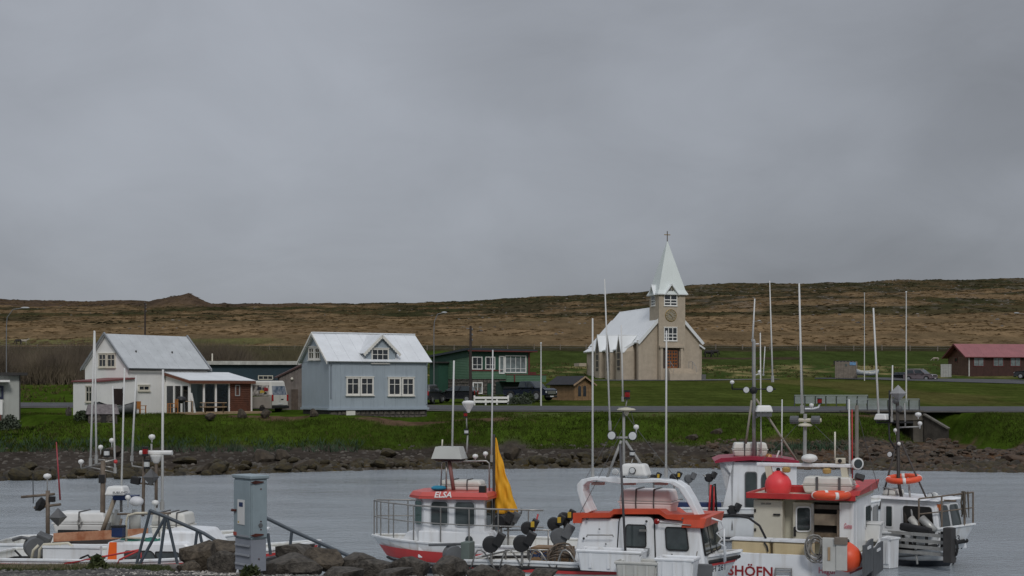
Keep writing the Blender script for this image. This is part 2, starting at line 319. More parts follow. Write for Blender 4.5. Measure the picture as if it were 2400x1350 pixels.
def gma(op, a, b2):
    m = ns.new('ShaderNodeMath'); m.operation = op
    for i, q in enumerate((a, b2)):
        if isinstance(q, (int, float)): m.inputs[i].default_value = q
        else: lk.new(q, m.inputs[i])
    return m.outputs[0]
fa = gma('ADD', gma('MULTIPLY', gno(1.7, (1, .5, 1)), 1.1), gma('MULTIPLY', gno(.23, (1, .22, 1), 6), 1.1)); fa = gma('MAXIMUM', gma('SUBTRACT', gma('MULTIPLY', fa, 1.55), .70), .18)
sv = ns.new('ShaderNodeVectorMath'); sv.operation = 'SCALE'; lk.new(ca.outputs[0], sv.inputs[0]); lk.new(fa, sv.inputs['Scale']); lk.new(sv.outputs[0], b.inputs['Base Color'])
bp = ns.new('ShaderNodeBump'); bp.inputs['Strength'].default_value = .5; bp.inputs['Distance'].default_value = .12; lk.new(gno(5, (1, 1, 1)), bp.inputs['Height']); lk.new(bp.outputs[0], b.inputs['Normal'])
ground = tag(gridmesh('ground', gm, xf, yf, zf, cf, nx, ny), kind='structure')
# ---------------------------------------------------------------- water
wm = bpy.data.materials.new('sea_water'); wm.use_nodes = True; t = wm.node_tree; ns = t.nodes; lk = t.links; b = ns['Principled BSDF']
b.inputs['Base Color'].default_value = (.34, .375, .405, 1); b.inputs['Roughness'].default_value = .12; b.inputs['IOR'].default_value = 1.4
gp = ns.new('ShaderNodeNewGeometry')
w1 = gno(3.4, (1, 1.5, 1), 4); w2 = gno(.55, (1, 2.2, 1), 3); w3 = gno(.05, (1, 2.4, 1), 3)
wh = gma('ADD', gma('MULTIPLY', w1, gma('MULTIPLY', gma('SUBTRACT', w3, .12), 1.5)), gma('MULTIPLY', w2, .5))
bp = ns.new('ShaderNodeBump'); bp.inputs['Strength'].default_value = 1.0; bp.inputs['Distance'].default_value = .085; lk.new(wh, bp.inputs['Height']); lk.new(bp.outputs[0], b.inputs['Normal']); lk.new(gma('ADD', gma('MULTIPLY', gno(.09, (1, 3.0, 1), 3), .35), -.06), b.inputs['Roughness'])
wx = grid_lines([(-900, -60, 60), (-60, 60, 4), (60, 900, 60)]); wy = grid_lines([(26.5, 90, 3)])
X, Y_ = np.meshgrid(wx, wy); xf = X.ravel(); yf = Y_.ravel()
tag(gridmesh('water', wm, xf, yf, xf * 0, np.zeros((len(xf), 3)), len(wx), len(wy)), kind='structure')
# ---------------------------------------------------------------- roads and paved areas (sheets laid on the ground)
asph = mat('asphalt', (.062, .062, .066), .9, .22, .7, bump=.3, bscale=12, world=True); grav = mat('gravel_apron', (.10, .098, .095), .95, .25, 1.5, bump=.4, bscale=10, world=True)
shoulder = mat('road_shoulder', (.10, .092, .078), .95, .25, 1.2, world=True)
def hroad(x, y): return float(np.interp(y, [100, 112, 127, 215, 330], [2.8, 2.86, 3.45, 6.4, 14.0]))
def ribbon(name, pts, wd, m, dz, n=60, cross=8):
    pts = [Vector((*p, 0)) for p in pts]; cum = [0]
    for a, c in zip(pts, pts[1:]): cum.append(cum[-1] + (c - a).length)
    vs = []; fs = []
    for i in range(n + 1):
        s = cum[-1] * i / n; x = np.interp(s, cum, [p.x for p in pts]); y = np.interp(s, cum, [p.y for p in pts]); s2 = min(cum[-1], s + .5); s1 = max(0, s - .5)
        d = Vector((np.interp(s2, cum, [p.x for p in pts]) - np.interp(s1, cum, [p.x for p in pts]), np.interp(s2, cum, [p.y for p in pts]) - np.interp(s1, cum, [p.y for p in pts]))).normalized()
        ww = wd if not isinstance(wd, (list, tuple)) else np.interp(s, cum, wd)
        for j in range(cross + 1):
            o = (j / cross - .5) * ww; a = x - d.y * o; c = y + d.x * o; vs.append((a, c, hroad(a, c) + dz))
    for i in range(n):
        for j in range(cross): k = i * (cross + 1) + j; fs.append((k, k + cross + 1, k + cross + 2, k + 1))
    mb = MB(); mb.add(vs, fs); return tag(mb.build(name, m, smooth=True), kind='structure')
RC = [(-140, 126), (-35, 123.5), (-14, 121), (-4, 118.2), (8, 117.2), (26, 116.8), (60, 116.5), (140, 118)]
ribbon('road_shoulder', RC, 9.2, shoulder, .055, 160, 4); ribbon('road', RC, 7.0, asph, .085, 160, 4)
ribbon('church_apron', [(10, 206), (17, 206.5), (26, 207.5), (34, 210), (40, 213)], [2, 6, 7, 5, 1.5], grav, .06, 50)
ribbon('parking_lot', [(46, 216), (56, 213), (66, 205), (75, 195), (92, 182), (130, 165)], [2, 10, 17, 22, 20, 12], asph, .07, 60, 12)
#ribbon('driveway', [(-2, 121), (6, 126), (14, 127.5), (20, 127)], [4, 5, 5, 3], grav, .075, 40)
# ---------------------------------------------------------------- materials for buildings
WHITE = mat('white_paint', (.84, .83, .80), .6, .04, 1.2, streak=.08, dirt=(.35, .33, .30)); CREAM = mat('cream_trim', (.66, .62, .52), .6, .06, 2)
WHROOF = mat('white_sheet_roof', (.70, .72, .735), .5, .07, .8, wave=('X', .09, .18), streak=.28, dirt=(.52, .51, .48)); GREYROOF = mat('grey_sheet_roof', (.50, .52, .53), .5, .10, 1.1, wave=('X', .08, .25), streak=.22, dirt=(.32, .32, .31))
BLUEW = mat('pale_blue_sheet', (.36, .42, .465), .55, .06, .7, wave=('X', .09, .5), streak=.4, dirt=(.20, .24, .29)); GLASS = glass('window_glass'); GLASS2 = glass('curtained_glass', (.16, .19, .19), .12)
DARK = mat('dark_trim', (.035, .032, .030), .6, .2); REDTRIM = mat('dark_red_trim', (.13, .025, .022), .6, .15); BROWNB = mat('brown_boards', (.115, .042, .024), .7, .28, 2.5, wave=('Z', .14, .5), streak=.15)
REDROOF = mat('red_sheet_roof', (.28, .095, .10), .55, .1, .6, wave=('X', .12, .2)); TEAL = mat('dark_teal_wall', (.012, .034, .050), .6, .15, 1); GREYWOOD = mat('weathered_boards', (.17, .145, .13), .85, .25, 1.5, wave=('X', .16, .5), streak=.4)
GREEN = mat('green_boards', (.085, .17, .105), .6, .08, 1.2, wave=('Z', .17, .5), streak=.12); DGREEN = mat('dark_green_boards', (.018, .07, .045), .6, .12, 1.2, wave=('X', .15, .4))
CONC = mat('beige_render', (.455, .385, .30), .9, .10, 1.4, bump=.25, bscale=14, streak=.28, dirt=(.28, .245, .205)); CONCG = mat('old_concrete', (.105, .094, .078), .95, .35, 1.1, bump=.6, bscale=7, streak=.45, dirt=(.05, .045, .04))
ROCKW = mat('basalt_masonry', (.12, .105, .09), .95, .55, 5, bump=.6, bscale=9); MORTAR = mat('mortar', (.06, .055, .05), .95, .2, 4); PALEROOF = mat('pale_green_white_roof', (.70, .75, .73), .42, .03, .5, wave=('X', .2, .12), streak=.05, dirt=(.5, .55, .53))
DECKW = mat('deck_timber', (.36, .25, .15), .75, .2, 3, stretch=(1, 8, 1)); PINE = mat('oiled_pine', (.24, .145, .07), .6, .2, 3, wave=('Z', .12, .45)); ORANGEW = mat('orange_wood', (.40, .16, .035), .6, .2, 3); DOORBR = mat('varnished_door', (.26, .085, .018), .45, .2, 4)
BITUMEN = mat('black_felt', (.02, .02, .024), .8, .25, 2); GOLD = mat('gilt', (.32, .21, .05), .4, .15, 4, metal=.3); STEEL = mat('galvanised_steel', (.34, .35, .36), .45, .15, 3, metal=.6); INTER = mat('pale_interior', (.58, .61, .59), .8, .06)
def gable_sheets(t, m, a, bq, c, d, n, th=.04, name='roof_sheet', gap=.012):
    """sheets laid side by side on a roof plane: eave a->bq, ridge d->c"""
    a, bq, c, d = map(Vector, (a, bq, c, d))
    for i in range(n):
        f0 = i / n; f1 = (i + 1) / n - (gap / max(.1, (bq - a).length) if i < n - 1 else 0)
        mb = MB(); mb.slab(a.lerp(bq, f0), a.lerp(bq, f1), d.lerp(c, f1), d.lerp(c, f0), th); mb.build(name, m, t)
def stones(t, m, face, u0, u1, z0, z1, size, seed, name='stonework'):
    rnd = random.Random(seed); mb = MB(); z = z0
    while z < z1 - .05:
        h = min(size * rnd.uniform(.7, 1.1), z1 - z); u = u0
        while u < u1 - .05:
            wd = min(size * rnd.uniform(.8, 1.7), u1 - u); n = rnd.uniform(.03, .09); q = .025
            pts = [face.pt(u + q + rnd.uniform(0, .05), 0, z + q), face.pt(u + wd - q - rnd.uniform(0, .05), 0, z + q + rnd.uniform(0, .03)), face.pt(u + wd - q, 0, z + h - q - rnd.uniform(0, .04)), face.pt(u + q, 0, z + h - q)]
            cen = sum(pts, Vector()) / 4; k = len(mb.v); mb.add(pts + [cen + (p - cen) * .72 + face.Nn * n for p in pts], [(4, 5, 6, 7), (0, 1, 5, 4), (1, 2, 6, 5), (2, 3, 7, 6), (3, 0, 4, 7)]); u += wd
        z += h
    o = mb.build(name, m, t); o['kind'] = 'stuff'; return o
# ---------------------------------------------------------------- white house with sunroom
t = T('white_house', 'white house with grey sheet roof, sunroom and red-edged porch', 'house', P(300, 969, 107), 51)
z0 = t.o.location.z; g0 = -.5
we, wr, wl, wd = 3.45, 5.95, 7.5, 5.5
t.part(MB().ext([(0, 0, g0), (0, wd, g0), (0, wd, we), (0, wd / 2, wr - .03), (0, 0, we)], (wl, 0, 0)), 'wall', WHITE)
rf = t.part(MB().ext([(-.16, -.12, we - .12), (-.16, wd / 2, wr - .03), (-.16, wd + .12, we - .12), (-.16, wd + .12, we - .02), (-.16, wd / 2, wr + .07), (-.16, -.12, we - .02)], (wl + .32, 0, 0)), 'roof', GREYROOF)
gable_sheets(rf, GREYROOF, (-.1, -.2, we - .03), (wl + .1, -.2, we - .03), (wl + .1, wd / 2, wr + .12), (-.1, wd / 2, wr + .12), 8)
for xx in (-.24, wl + .12):
    t.part(MB().ext([(xx, -.3, we - .22), (xx, wd / 2, wr + .04), (xx, wd / 2, wr + .24), (xx, -.3, we - .02)], (.12, 0, 0)), 'bargeboard', STEEL)
    t.part(MB().ext([(xx, wd + .3, we - .22), (xx, wd / 2 + .004, wr + .04), (xx, wd / 2 + .004, wr + .24), (xx, wd + .3, we - .02)], (.12, 0, 0)), 'bargeboard', STEEL)
t.part(MB().box(-.05, wl + .05, -.28, -.18, we - .2, we - .1), 'gutter', DARK)
for xx in (1.6, 5.0): t.part(MB().tube([(xx, 1.2, we + 1.0), (xx, 1.2, we + 1.35)], .06), 'vent_pipe', DARK)
fl = Face(t, 'l', 0); ff = Face(t, 'f', 0)
fl.window(fl.rect(232, 829, 250, 861), CREAM, GLASS, 2, (1.5, 1), fw=.09); fl.window(fl.rect(252, 829, 271, 861), CREAM, GLASS, 2, (1.5, 1), fw=.09)
ff.window(ff.rect(324, 903, 350, 916), CREAM, GLASS, 2, (1,), fw=.09)
# porch
ax0, ax1, ay0, ay1 = -3.0, -.003, -.85, 2.6
az = 2.5
t.part(MB().hexa([(ax0, ay0, g0), (ax1, ay0, g0), (ax1, ay1, g0), (ax0, ay1, g0)], [(ax0, ay0, az - .15), (ax1, ay0, az + .08), (ax1, ay1, az + .08), (ax0, ay1, az - .15)]), 'porch_wall', WHITE)
t.part(MB().hexa([(ax0 - .12, ay0 - .16, az - .15), (ax1 - .004, ay0 - .16, az + .09), (ax1 - .004, ay1 + .1, az + .09), (ax0 - .12, ay1 + .1, az - .15)], [(ax0 - .12, ay0 - .16, az - .04), (ax1 - .004, ay0 - .16, az + .2), (ax1 - .004, ay1 + .1, az + .2), (ax0 - .12, ay1 + .1, az - .04)]), 'porch_roof', mat('porch_roof_paint', (.19, .06, .06), .6, .2))
pf = Face(t, 'f', ay0); pl = Face(t, 'l', ax0)
pl.window(pl.rect(202, 905, 217, 942), CREAM, GLASS, 2, (1.8, 1), fw=.07)
u0, u1, a, c = pf.rect(265, 911, 290, 949); d = t.part(pf.box(MB(), u0, u1, .004, .06, a, c), 'door', mat('dark_door', (.025, .014, .012), .5, .2)); pf.box(MB(), u1 - .16, u1 - .1, .06, .1, a + .9, a + 1.3).build('handle', STEEL, d)
# sunroom in front of the long wall
sx0 = ff.uz(387, 920)[0]; sw, sd = 6.0, 3.0; sx1 = sx0 + sw; sy = -sd
for (xa, xb, ya, yb_, zt) in ((sx0, sx1, -.12, -.02, 2.9),): t.part(MB().box(xa, xb, ya, yb_, .0, zt), 'sunroom_back_wall', INTER)
t.part(MB().box(sx0, sx1, sy, -.004, -.25, .04), 'sunroom_floor', DECKW)
e0, e1 = 2.38, 3.05
srf = t.part(MB().hexa([(sx0 - .25, sy - .3, e0), (sx1 + .2, sy - .3, e0), (sx1 + .2, -.03, e1), (sx0 - .25, -.03, e1)], [(sx0 - .25, sy - .3, e0 + .1), (sx1 + .2, sy - .3, e0 + .1), (sx1 + .2, -.03, e1 + .1), (sx0 - .25, -.03, e1 + .1)]), 'sunroom_roof', WHROOF)
gable_sheets(srf, WHROOF, (sx0 - .26, sy - .32, e0 + .14), (sx1 + .2, sy - .32, e0 + .14), (sx1 + .2, -.03, e1 + .14), (sx0 - .26, -.03, e1 + .14), 6, .035)
FASC = mat('brown_fascia', (.15, .055, .03), .6, .2)
t.part(MB().box(sx0 - .28, sx1 + .22, sy - .34, sy - .305, e0 - .12, e0 + .09), 'fascia', FASC)
t.part(MB().ext([(sx0 - .285, sy - .3, e0 - .12), (sx0 - .285, -.03, e1 - .12), (sx0 - .285, -.03, e1 + .09), (sx0 - .285, sy - .3, e0 + .09)], (.03, 0, 0)), 'fascia', FASC)
sf = Face(t, 'f', sy); sl_ = Face(t, 'l', sx0)
wdv = sf.uz(538, 930)[0]                                  # boarded part starts here
bw = t.part(MB().box(wdv, sx1, sy, -.13, -.3, e0 + .05), 'boarded_wall', BROWNB)
zz = -.2; k = 0
while zz < e0 - .05:
    sf.box(MB(), wdv + .01, sx1 + .01, .004, .03 + .006 * (k % 2), zz, zz + .135).build('plank', BROWNB, bw); zz += .15; k += 1
sf.window(sf.rect(550, 902, 561, 928), mat('grey_frame', (.35, .36, .36), .5), GLASS, 1, (1,), fw=.07, sill=False, dep=.09)
t.part(sf.box(MB(), sx1 - .06, sx1 + .06, .04, .1, -.3, e0), 'corner_board', WHITE)
GL = bpy.data.materials.new('clear_glass'); GL.use_nodes = True; gn = GL.node_tree; gn.nodes.clear(); tr_ = gn.nodes.new('ShaderNodeBsdfTransparent'); tr_.inputs[0].default_value = (.82, .87, .86, 1); gs_ = gn.nodes.new('ShaderNodeBsdfGlossy'); gs_.inputs['Roughness'].default_value = .03; lw_ = gn.nodes.new('ShaderNodeFresnel'); lw_.inputs[0].default_value = 1.5; mx_ = gn.nodes.new('ShaderNodeMixShader'); gn.links.new(lw_.outputs[0], mx_.inputs[0]); gn.links.new(tr_.outputs[0], mx_.inputs[1]); gn.links.new(gs_.outputs[0], mx_.inputs[2]); gn.links.new(mx_.outputs[0], gn.nodes.new('ShaderNodeOutputMaterial').inputs[0])
us = [sx0, *[sf.uz(q, 930)[0] for q in (478, 506)], wdv]
for i, u in enumerate(us): t.part(sf.box(MB(), u - .08 + (.08 if i == 0 else 0), u + .08, -.12, .02, -.02, e0), 'post', WHITE)
t.part(sf.box(MB(), sx0, wdv, -.1, .01, e0 - .16, e0 - .002), 'lintel', WHITE)
for a, c in zip(us, us[1:]): t.part(sf.box(MB(), a + .082, c - .082, -.06, -.04, 0, e0 - .162), 'pane', GL)
for q in (-sd + .12, -sd * .66, -sd * .36, -.1): t.part(sl_.box(MB(), -q - .07, -q + .07, -.12, .02, -.02, e0 - .02), 'post', WHITE)
t.part(MB().ext([(sx0, sy + .01, e0 - .3), (sx0, -.02, e0 - .3), (sx0, -.02, e1), (sx0, sy + .01, e0)], (.1, 0, 0)), 'gable_panel', WHITE)
for q0, q1 in ((-sd + .2, -sd * .66 - .08), (-sd * .66 + .08, -sd * .36 - .08)): t.part(sl_.box(MB(), -q1, -q0, -.06, -.04, 0, e0 - .31), 'pane', GL)
t.part(sl_.box(MB(), .12, sd * .36 - .08, -.06, -.03, 0, e0 - .31), 'glazed_door', GLASS)
dk = t.part(MB().box(sx0 - 1.6, sx1 + .1, sy - 2.3, sy - .02, -.06, .06), 'deck', DECKW)
for i in range(14): MB().box(sx0 - 1.6, sx1 + .1, sy - 2.3 + i * .163, sy - 2.3 + i * .163 + .145, .062, .10).build('plank', DECKW, dk)
for q in range(6): MB().box(sx0 - 1.4 + q * 1.5, sx0 - 1.28 + q * 1.5, sy - 2.2, sy - 2.08, -1.6, -.06).build('deck_post', DECKW, dk)
WH = t
# ---------------------------------------------------------------- pale blue house
t = T('blue_house', 'pale blue sheet-clad house with white roof and gabled dormer', 'house', P(772, 958, 103), 27.5)
we, wr, wl, wd = 3.58, 5.52, 7.75, 6.0
t.part(MB().ext([(0, 0, 0), (0, wd, 0), (0, wd, we), (0, wd / 2, wr - .05), (0, 0, we)], (wl, 0, 0)), 'wall', BLUEW)
ff = Face(t, 'f', 0); fl = Face(t, 'l', 0)
for i in range(9): t.part(ff.box(MB(), wl * i / 9 + .006, wl * (i + 1) / 9 - .006, .002, .022, 0, we - .1), 'cladding_sheet', BLUEW)
BLUEL = mat('pale_blue_sheet_end', (.36, .42, .465), .55, .05, .7, wave=('Y', .08, .22), streak=.2, dirt=(.2, .24, .29))
for i in range(6): t.part(fl.box(MB(), -wd + wd * i / 6 + .006, -wd + wd * (i + 1) / 6 - .006, .002, .022, 0, we - .16), 'cladding_sheet', BLUEL)
t.part(MB().ext([(-.03, .08, we - .12), (-.03, wd - .08, we - .12), (-.03, wd / 2, wr - .2)], (.026, 0, 0)), 'gable_sheet', BLUEL)
t.part(MB().box(-.08, wl + .1, -.14, -.02, -.1, .06), 'drip_board', mat('blue_trim', (.34, .40, .46), .5, .05)); t.part(MB().box(-.14, -.02, -.02, wd, -.1, .06), 'drip_board', BLUEL)
rf = t.part(MB().ext([(-.2, -.2, we - .20), (-.2, wd / 2, wr - .05), (-.2, wd + .2, we - .20), (-.2, wd + .2, we - .1), (-.2, wd / 2, wr + .05), (-.2, -.2, we - .1)], (wl + .4, 0, 0)), 'roof', WHROOF)
gable_sheets(rf, WHROOF, (-.28, -.3, we - .13), (wl + .28, -.3, we - .13), (wl + .28, wd / 2, wr + .1), (-.28, wd / 2, wr + .1), 9)
MB().box(-.28, wl + .28, wd / 2 - .12, wd / 2 + .12, wr + .08, wr + .16).build('ridge_cap', WHROOF, rf)
TRW = mat('white_trim', (.72, .70, .64), .55, .06)
for y0, y1 in ((-.32, wd / 2), (wd + .32, wd / 2 + .003)): t.part(MB().ext([(-.34, y0, we - .34), (-.34, y1, wr - .06), (-.34, y1, wr + .14), (-.34, y0, we - .14)], (.06, 0, 0)), 'bargeboard', TRW)
# wall dormer
dx = ff.uz(893, 820)[0]; dwid = 1.12; da = 5.36; de = 4.28
dm = t.part(MB().ext([(dx - dwid, -.03, we - .3), (dx + dwid, -.03, we - .3), (dx + dwid, -.03, de), (dx, -.03, da - .1), (dx - dwid, -.03, de)], (0, 2.6, 0)), 'dormer', BLUEW)
for sgn in (-1, 1):
    a = Vector((dx + sgn * (dwid + .32), -.26, de - .26)); rr = Vector((dx, -.26, da + .06)); bk = Vector((0, 3.1, 0)); bk2 = Vector((0, 1.4, 0))
    MB().slab(*((a, a + bk2, rr + bk, rr) if sgn < 0 else (rr, rr + bk, a + bk2, a)), .06).build('dormer_roof', WHROOF, dm)
    MB().bar((dx + sgn * (dwid + .33), -.29, de - .36), (dx - sgn * .02, -.29, da - .03), .05, .16).build('dormer_bargeboard', TRW, dm)
    for q in range(9):
        f_ = (q + .5) / 9; MB().lathe([(.001, 0), (.06, .0), (.06, .05), (.001, .05)], Vector((dx + sgn * (dwid + .33) * (1 - f_), -.27, de - .40 + (da - de + .33) * f_ - .06)), 6, (0, -1, 0)).build('trim_scallop', TRW, dm)
fd = Face(t, 'f', -.03)
fd.window(fd.rect(870, 817, 911, 851), TRW, GLASS, 3, (1.6, 1), fw=.10)
for a, c in (((811, 884, 842, 926), (844, 884, 875, 926)), ((909, 885, 939, 927), (941, 885, 970, 927))):
    fo = Face(t, 'f', -.023)
    for q in (a, c): fo.window(fo.rect(*q), TRW, GLASS, 2, (1.9, 1), fw=.11, dep=.1)
fl = Face(t, 'l', -.031)
fl.window(fl.rect(724, 813, 737, 843), TRW, GLASS, 2, (1.5, 1), fw=.12); fl.window(fl.rect(739, 813, 751, 843), TRW, GLASS, 2, (1.5, 1), fw=.12)
t.part(MB().tube([(.06, -.24, we - .2), (.1, -.08, we - .5), (.1, -.08, .75)], .045), 'downpipe', mat('grey_pipe', (.2, .23, .27), .5)); t.part(MB().tube([(wl - .1, -.24, we - .2), (wl - .08, -.08, we - .5), (wl - .08, -.08, .3)], .045), 'downpipe', BLUEW)
t.part(MB().box(.05, wl - .02, .1, wd - .1, -1.6, -.1), 'foundation', MORTAR)
fb = Face(t, 'f', .1); stones(t, ROCKW, fb, .1, wl - .05, -1.4, -.12, .34, 5, 'foundation_stonework'); fr_ = Face(t, 'r', wl - .02); stones(t, ROCKW, fr_, .1, wd - .1, -1.4, -.12, .34, 6, 'foundation_stonework')
u0, u1, a, c = fb.rect(810, 962, 831, 975); t.part(fb.box(MB(), u0, u1, .1, .16, a, c), 'vent_panel', TRW)
# lean-to at the back left of the blue house
s = T('lean_to_shed', 'weathered grey board lean-to with sloping brown roof beside blue house', 'shed', P(655, 960, 115.6), 16)
s.part(MB().hexa([(0, 0, -.8), (3, 0, -.8), (3, 1.3, -.8), (0, 1.3, -.8)], [(0, 0, 2.65), (3, 0, 4.1), (3, 1.3, 4.1), (0, 1.3, 2.65)]), 'wall', GREYWOOD)
sfc = Face(s, 'f', 0)
for i in range(12): s.part(sfc.box(MB(), i * .25 + .006, i * .25 + .238, .003, .028, -.4, 2.63 + i * .12), 'plank', GREYWOOD)
s.part(MB().hexa([(-.3, -.2, 2.54), (3.1, -.2, 4.18), (3.1, 1.5, 4.18), (-.3, 1.5, 2.54)], [(-.3, -.2, 2.66), (3.1, -.2, 4.30), (3.1, 1.5, 4.30), (-.3, 1.5, 2.66)]), 'roof', mat('brown_felt_roof', (.06, .03, .025), .8, .3))
d = s.part(sfc.box(MB(), .95, 1.5, .03, .07, -.35, 1.65), 'door', mat('brown_door', (.09, .065, .05), .8, .3)); s.part(MB().ball((1.0, -.1, 2.5), .12), 'lamp', CREAM)
# ---------------------------------------------------------------- dark teal building between the houses
t = T('teal_building', 'long low dark teal building with white-edged flat roof behind the van', 'building', onground(478, 146), 4)
z0 = t.o.location.z; c = t.p(478, 850, y=0); e = t.p(712, 850, y=0); ht = t.p(600, 855, y=0).z
t.part(MB().box(0, e.x + 1.5, 0, 7, -.6, ht), 'wall', TEAL)
for i in range(10): t.part(Face(t, 'f', 0).box(MB(), (e.x + 1.5) * i / 10 + .01, (e.x + 1.5) * (i + 1) / 10 - .01, .002, .03, .1, ht - .05), 'wall_panel', TEAL)
t.part(MB().box(-.5, e.x + 2, -.45, 7.3, ht, ht + .38), 'roof', mat('white_fascia', (.46, .45, .42), .7, .25, 1.5, streak=.5, dirt=(.2, .2, .19)))
tf = Face(t, 'f', -.031); tf.window(tf.rect(605, 880, 640, 890), CREAM, GLASS, 3, (1,), sill=False, name='window')
t.part(MB().box(.5, .62, 2, 2.12, ht + .38, ht + 1.2), 'vent_pipe', CREAM)
# ---------------------------------------------------------------- green house
t = T('green_house', 'two-storey green boarded house on stone base with balcony', 'house', P(1099, 928, 148), 30)
tz = t.p(1099, 813, y=0).z; zb_ = t.p(1150, 888, y=0).z; wl, wd = 7.2, 8.4
t.part(MB().hexa([(0, 0, -.5), (wl, 0, -.5), (wl, wd, -.5), (0, wd, -.5)], [(0, 0, zb_), (wl, 0, zb_), (wl, wd, zb_), (0, wd, zb_)]), 'base_wall', MORTAR)
ff = Face(t, 'f', 0); fl = Face(t, 'l', 0); stones(t, ROCKW, ff, 0, wl * .7, -.5, zb_, .4, 8, 'base_stonework'); stones(t, ROCKW, fl, -wd, -.02, -.5, zb_, .4, 9, 'base_stonework')
t.part(MB().hexa([(-.08, -.08, zb_), (wl + .06, -.08, zb_), (wl + .06, wd, zb_), (-.08, wd, zb_)], [(-.08, -.08, tz - .3), (wl + .06, -.08, tz - .4), (wl + .06, wd, tz - 1.05), (-.08, wd, tz - .95)]), 'upper_wall', GREEN)
ff = Face(t, 'f', -.08); fl = Face(t, 'l', -.08)
t.part(ff.box(MB(), 0, wl, .002, .03, tz - 1.05, tz - .4), 'frieze_board', DGREEN); t.part(MB().ext([(-.11, -.05, tz - 1.05), (-.11, wd, tz - 1.65), (-.11, wd, tz - 1.0), (-.11, -.05, tz - .32)], (.027, 0, 0)), 'frieze_board', DGREEN)
t.part(MB().hexa([(-.5, -.7, tz - .34), (wl + .7, -.7, tz - .42), (wl + .7, wd + .4, tz - 1.05), (-.5, wd + .4, tz - .97)], [(-.5, -.7, tz - .12), (wl + .7, -.7, tz - .2), (wl + .7, wd + .4, tz - .83), (-.5, wd + .4, tz - .75)]), 'roof', mat('dark_blue_grey_roof', (.035, .042, .052), .6, .15))
t.part(MB().box(-.5, wl + .7, -.74, -.705, tz - .47, tz - .36), 'eave_trim', REDTRIM)
for u in (.06, wl): t.part(ff.box(MB(), u - .1, u + .1, .01, .06, zb_, tz - .4), 'corner_board', REDTRIM)
t.part(ff.box(MB(), .16, wl * .53, .01, .06, ff.uz(1150, 870)[1], ff.uz(1150, 867)[1]), 'belt_trim', REDTRIM)
ff.window(ff.rect(1106, 836, 1130, 866), WHITE, GLASS, 2, (1, 1.9), fw=.09, sill=False); ff.window(ff.rect(1137, 836, 1160, 866), WHITE, GLASS, 2, (1, 1.9), fw=.09, sill=False)
u0, u1, a, c = ff.rect(1131, 836, 1136, 866); t.part(ff.box(MB(), u0, u1, .002, .04, a, c), 'shutter', DGREEN); u0, u1, a, c = ff.rect(1161, 836, 1168, 866); t.part(ff.box(MB(), u0, u1, .002, .04, a, c), 'shutter', DGREEN)
ff.window(ff.rect(1169, 834, 1182, 876), WHITE, GLASS2, 1, (1, 4), fw=.13, sill=False, name='balcony_door'); ff.window(ff.rect(1183, 833, 1233, 874), WHITE, GLASS2, 4, (.35, 1.4), fw=.1, sill=False)
fb = Face(t, 'f', 0); fb.window(fb.rect(1107, 896, 1130, 923), WHITE, GLASS2, 2, (1,), fw=.1, sill=False, dep=.13); u0, u1, a, c = fb.rect(1141, 899, 1150, 930); t.part(fb.box(MB(), u0, u1, .08, .13, a, c), 'door', DGREEN)
by0, by1 = t.p(1170, 880, y=-.08), t.p(1280, 880, y=-1.6)
bz1, bz0 = t.p(1220, 879, y=-1.6).z, t.p(1220, 895, y=-1.6).z
bal = t.part(MB().box(by0.x, by1.x, -1.6, -1.5, bz0, bz1), 'balcony_parapet', GREEN); MB().box(by0.x, by1.x, -1.5, -.1, bz0, bz0 + .12).build('floor', DGREEN, bal); MB().box(by1.x - .1, by1.x, -1.5, 1.5, bz0, bz1).build('side_panel', GREEN, bal); MB().box(by0.x - .03, by1.x + .05, -1.64, -1.46, bz1, bz1 + .07).build('cap_rail', REDTRIM, bal)
MB().box(by0.x + .9, by0.x + 1.05, -1.63, -1.602, bz0, bz1).build('trim_board', REDTRIM, bal)
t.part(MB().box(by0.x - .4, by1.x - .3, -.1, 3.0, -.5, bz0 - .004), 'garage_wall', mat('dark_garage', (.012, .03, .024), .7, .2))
t.part(MB().box(wl + .07, by1.x - .1, .3, 2.5, bz0, bz1 + .35), 'side_wall', REDTRIM)
t.part(MB().box(-1.3, -.1, 4.5, 6.5, -.4, zb_ + 1.7), 'entrance_porch', DGREEN); t.part(MB().box(-1.6, -.1, 4.2, 6.8, zb_ + 1.7, zb_ + 1.85), 'porch_roof', DARK)
# ---------------------------------------------------------------- garden cabin (honey-coloured)
t = T('garden_cabin', 'honey-brown wooden garden cabin with black roof and arched double doors', 'shed', P(1346, 945, 134), 38)
ez = t.p(1346, 899, y=0).z; rz_ = t.p(1373, 886, y=0).z + .05
wl = t.p(1387, 930, y=0).x; wd = 3.6
t.part(MB().ext([(0, 0, -.3), (wl, 0, -.3), (wl, 0, ez), (wl / 2, 0, rz_), (0, 0, ez)], (0, wd, 0)), 'wall', PINE)
ff = Face(t, 'f', 0)
for i in range(5): t.part(ff.box(MB(), wl * i / 5 + .008, wl * (i + 1) / 5 - .008, .002, .02, -.1, ez - .02), 'plank', PINE)
for sgn in (0, 1):
    a = Vector((-.35, -.3, ez - .16)) if sgn == 0 else Vector((wl + .35, -.3, ez - .16)); c = Vector((wl / 2, -.3, rz_ + .08)); k = Vector((0, wd + .5, 0))
    t.part(MB().slab(*((a, a + k, c + k, c) if sgn == 0 else (c, c + k, a + k, a)), .08), 'roof', BITUMEN)
    t.part(MB().bar(a + Vector((0, -.03, -.02)), c + Vector((0, -.03, -.02)), .05, .14), 'bargeboard', mat('pale_board', (.36, .25, .16), .7, .15))
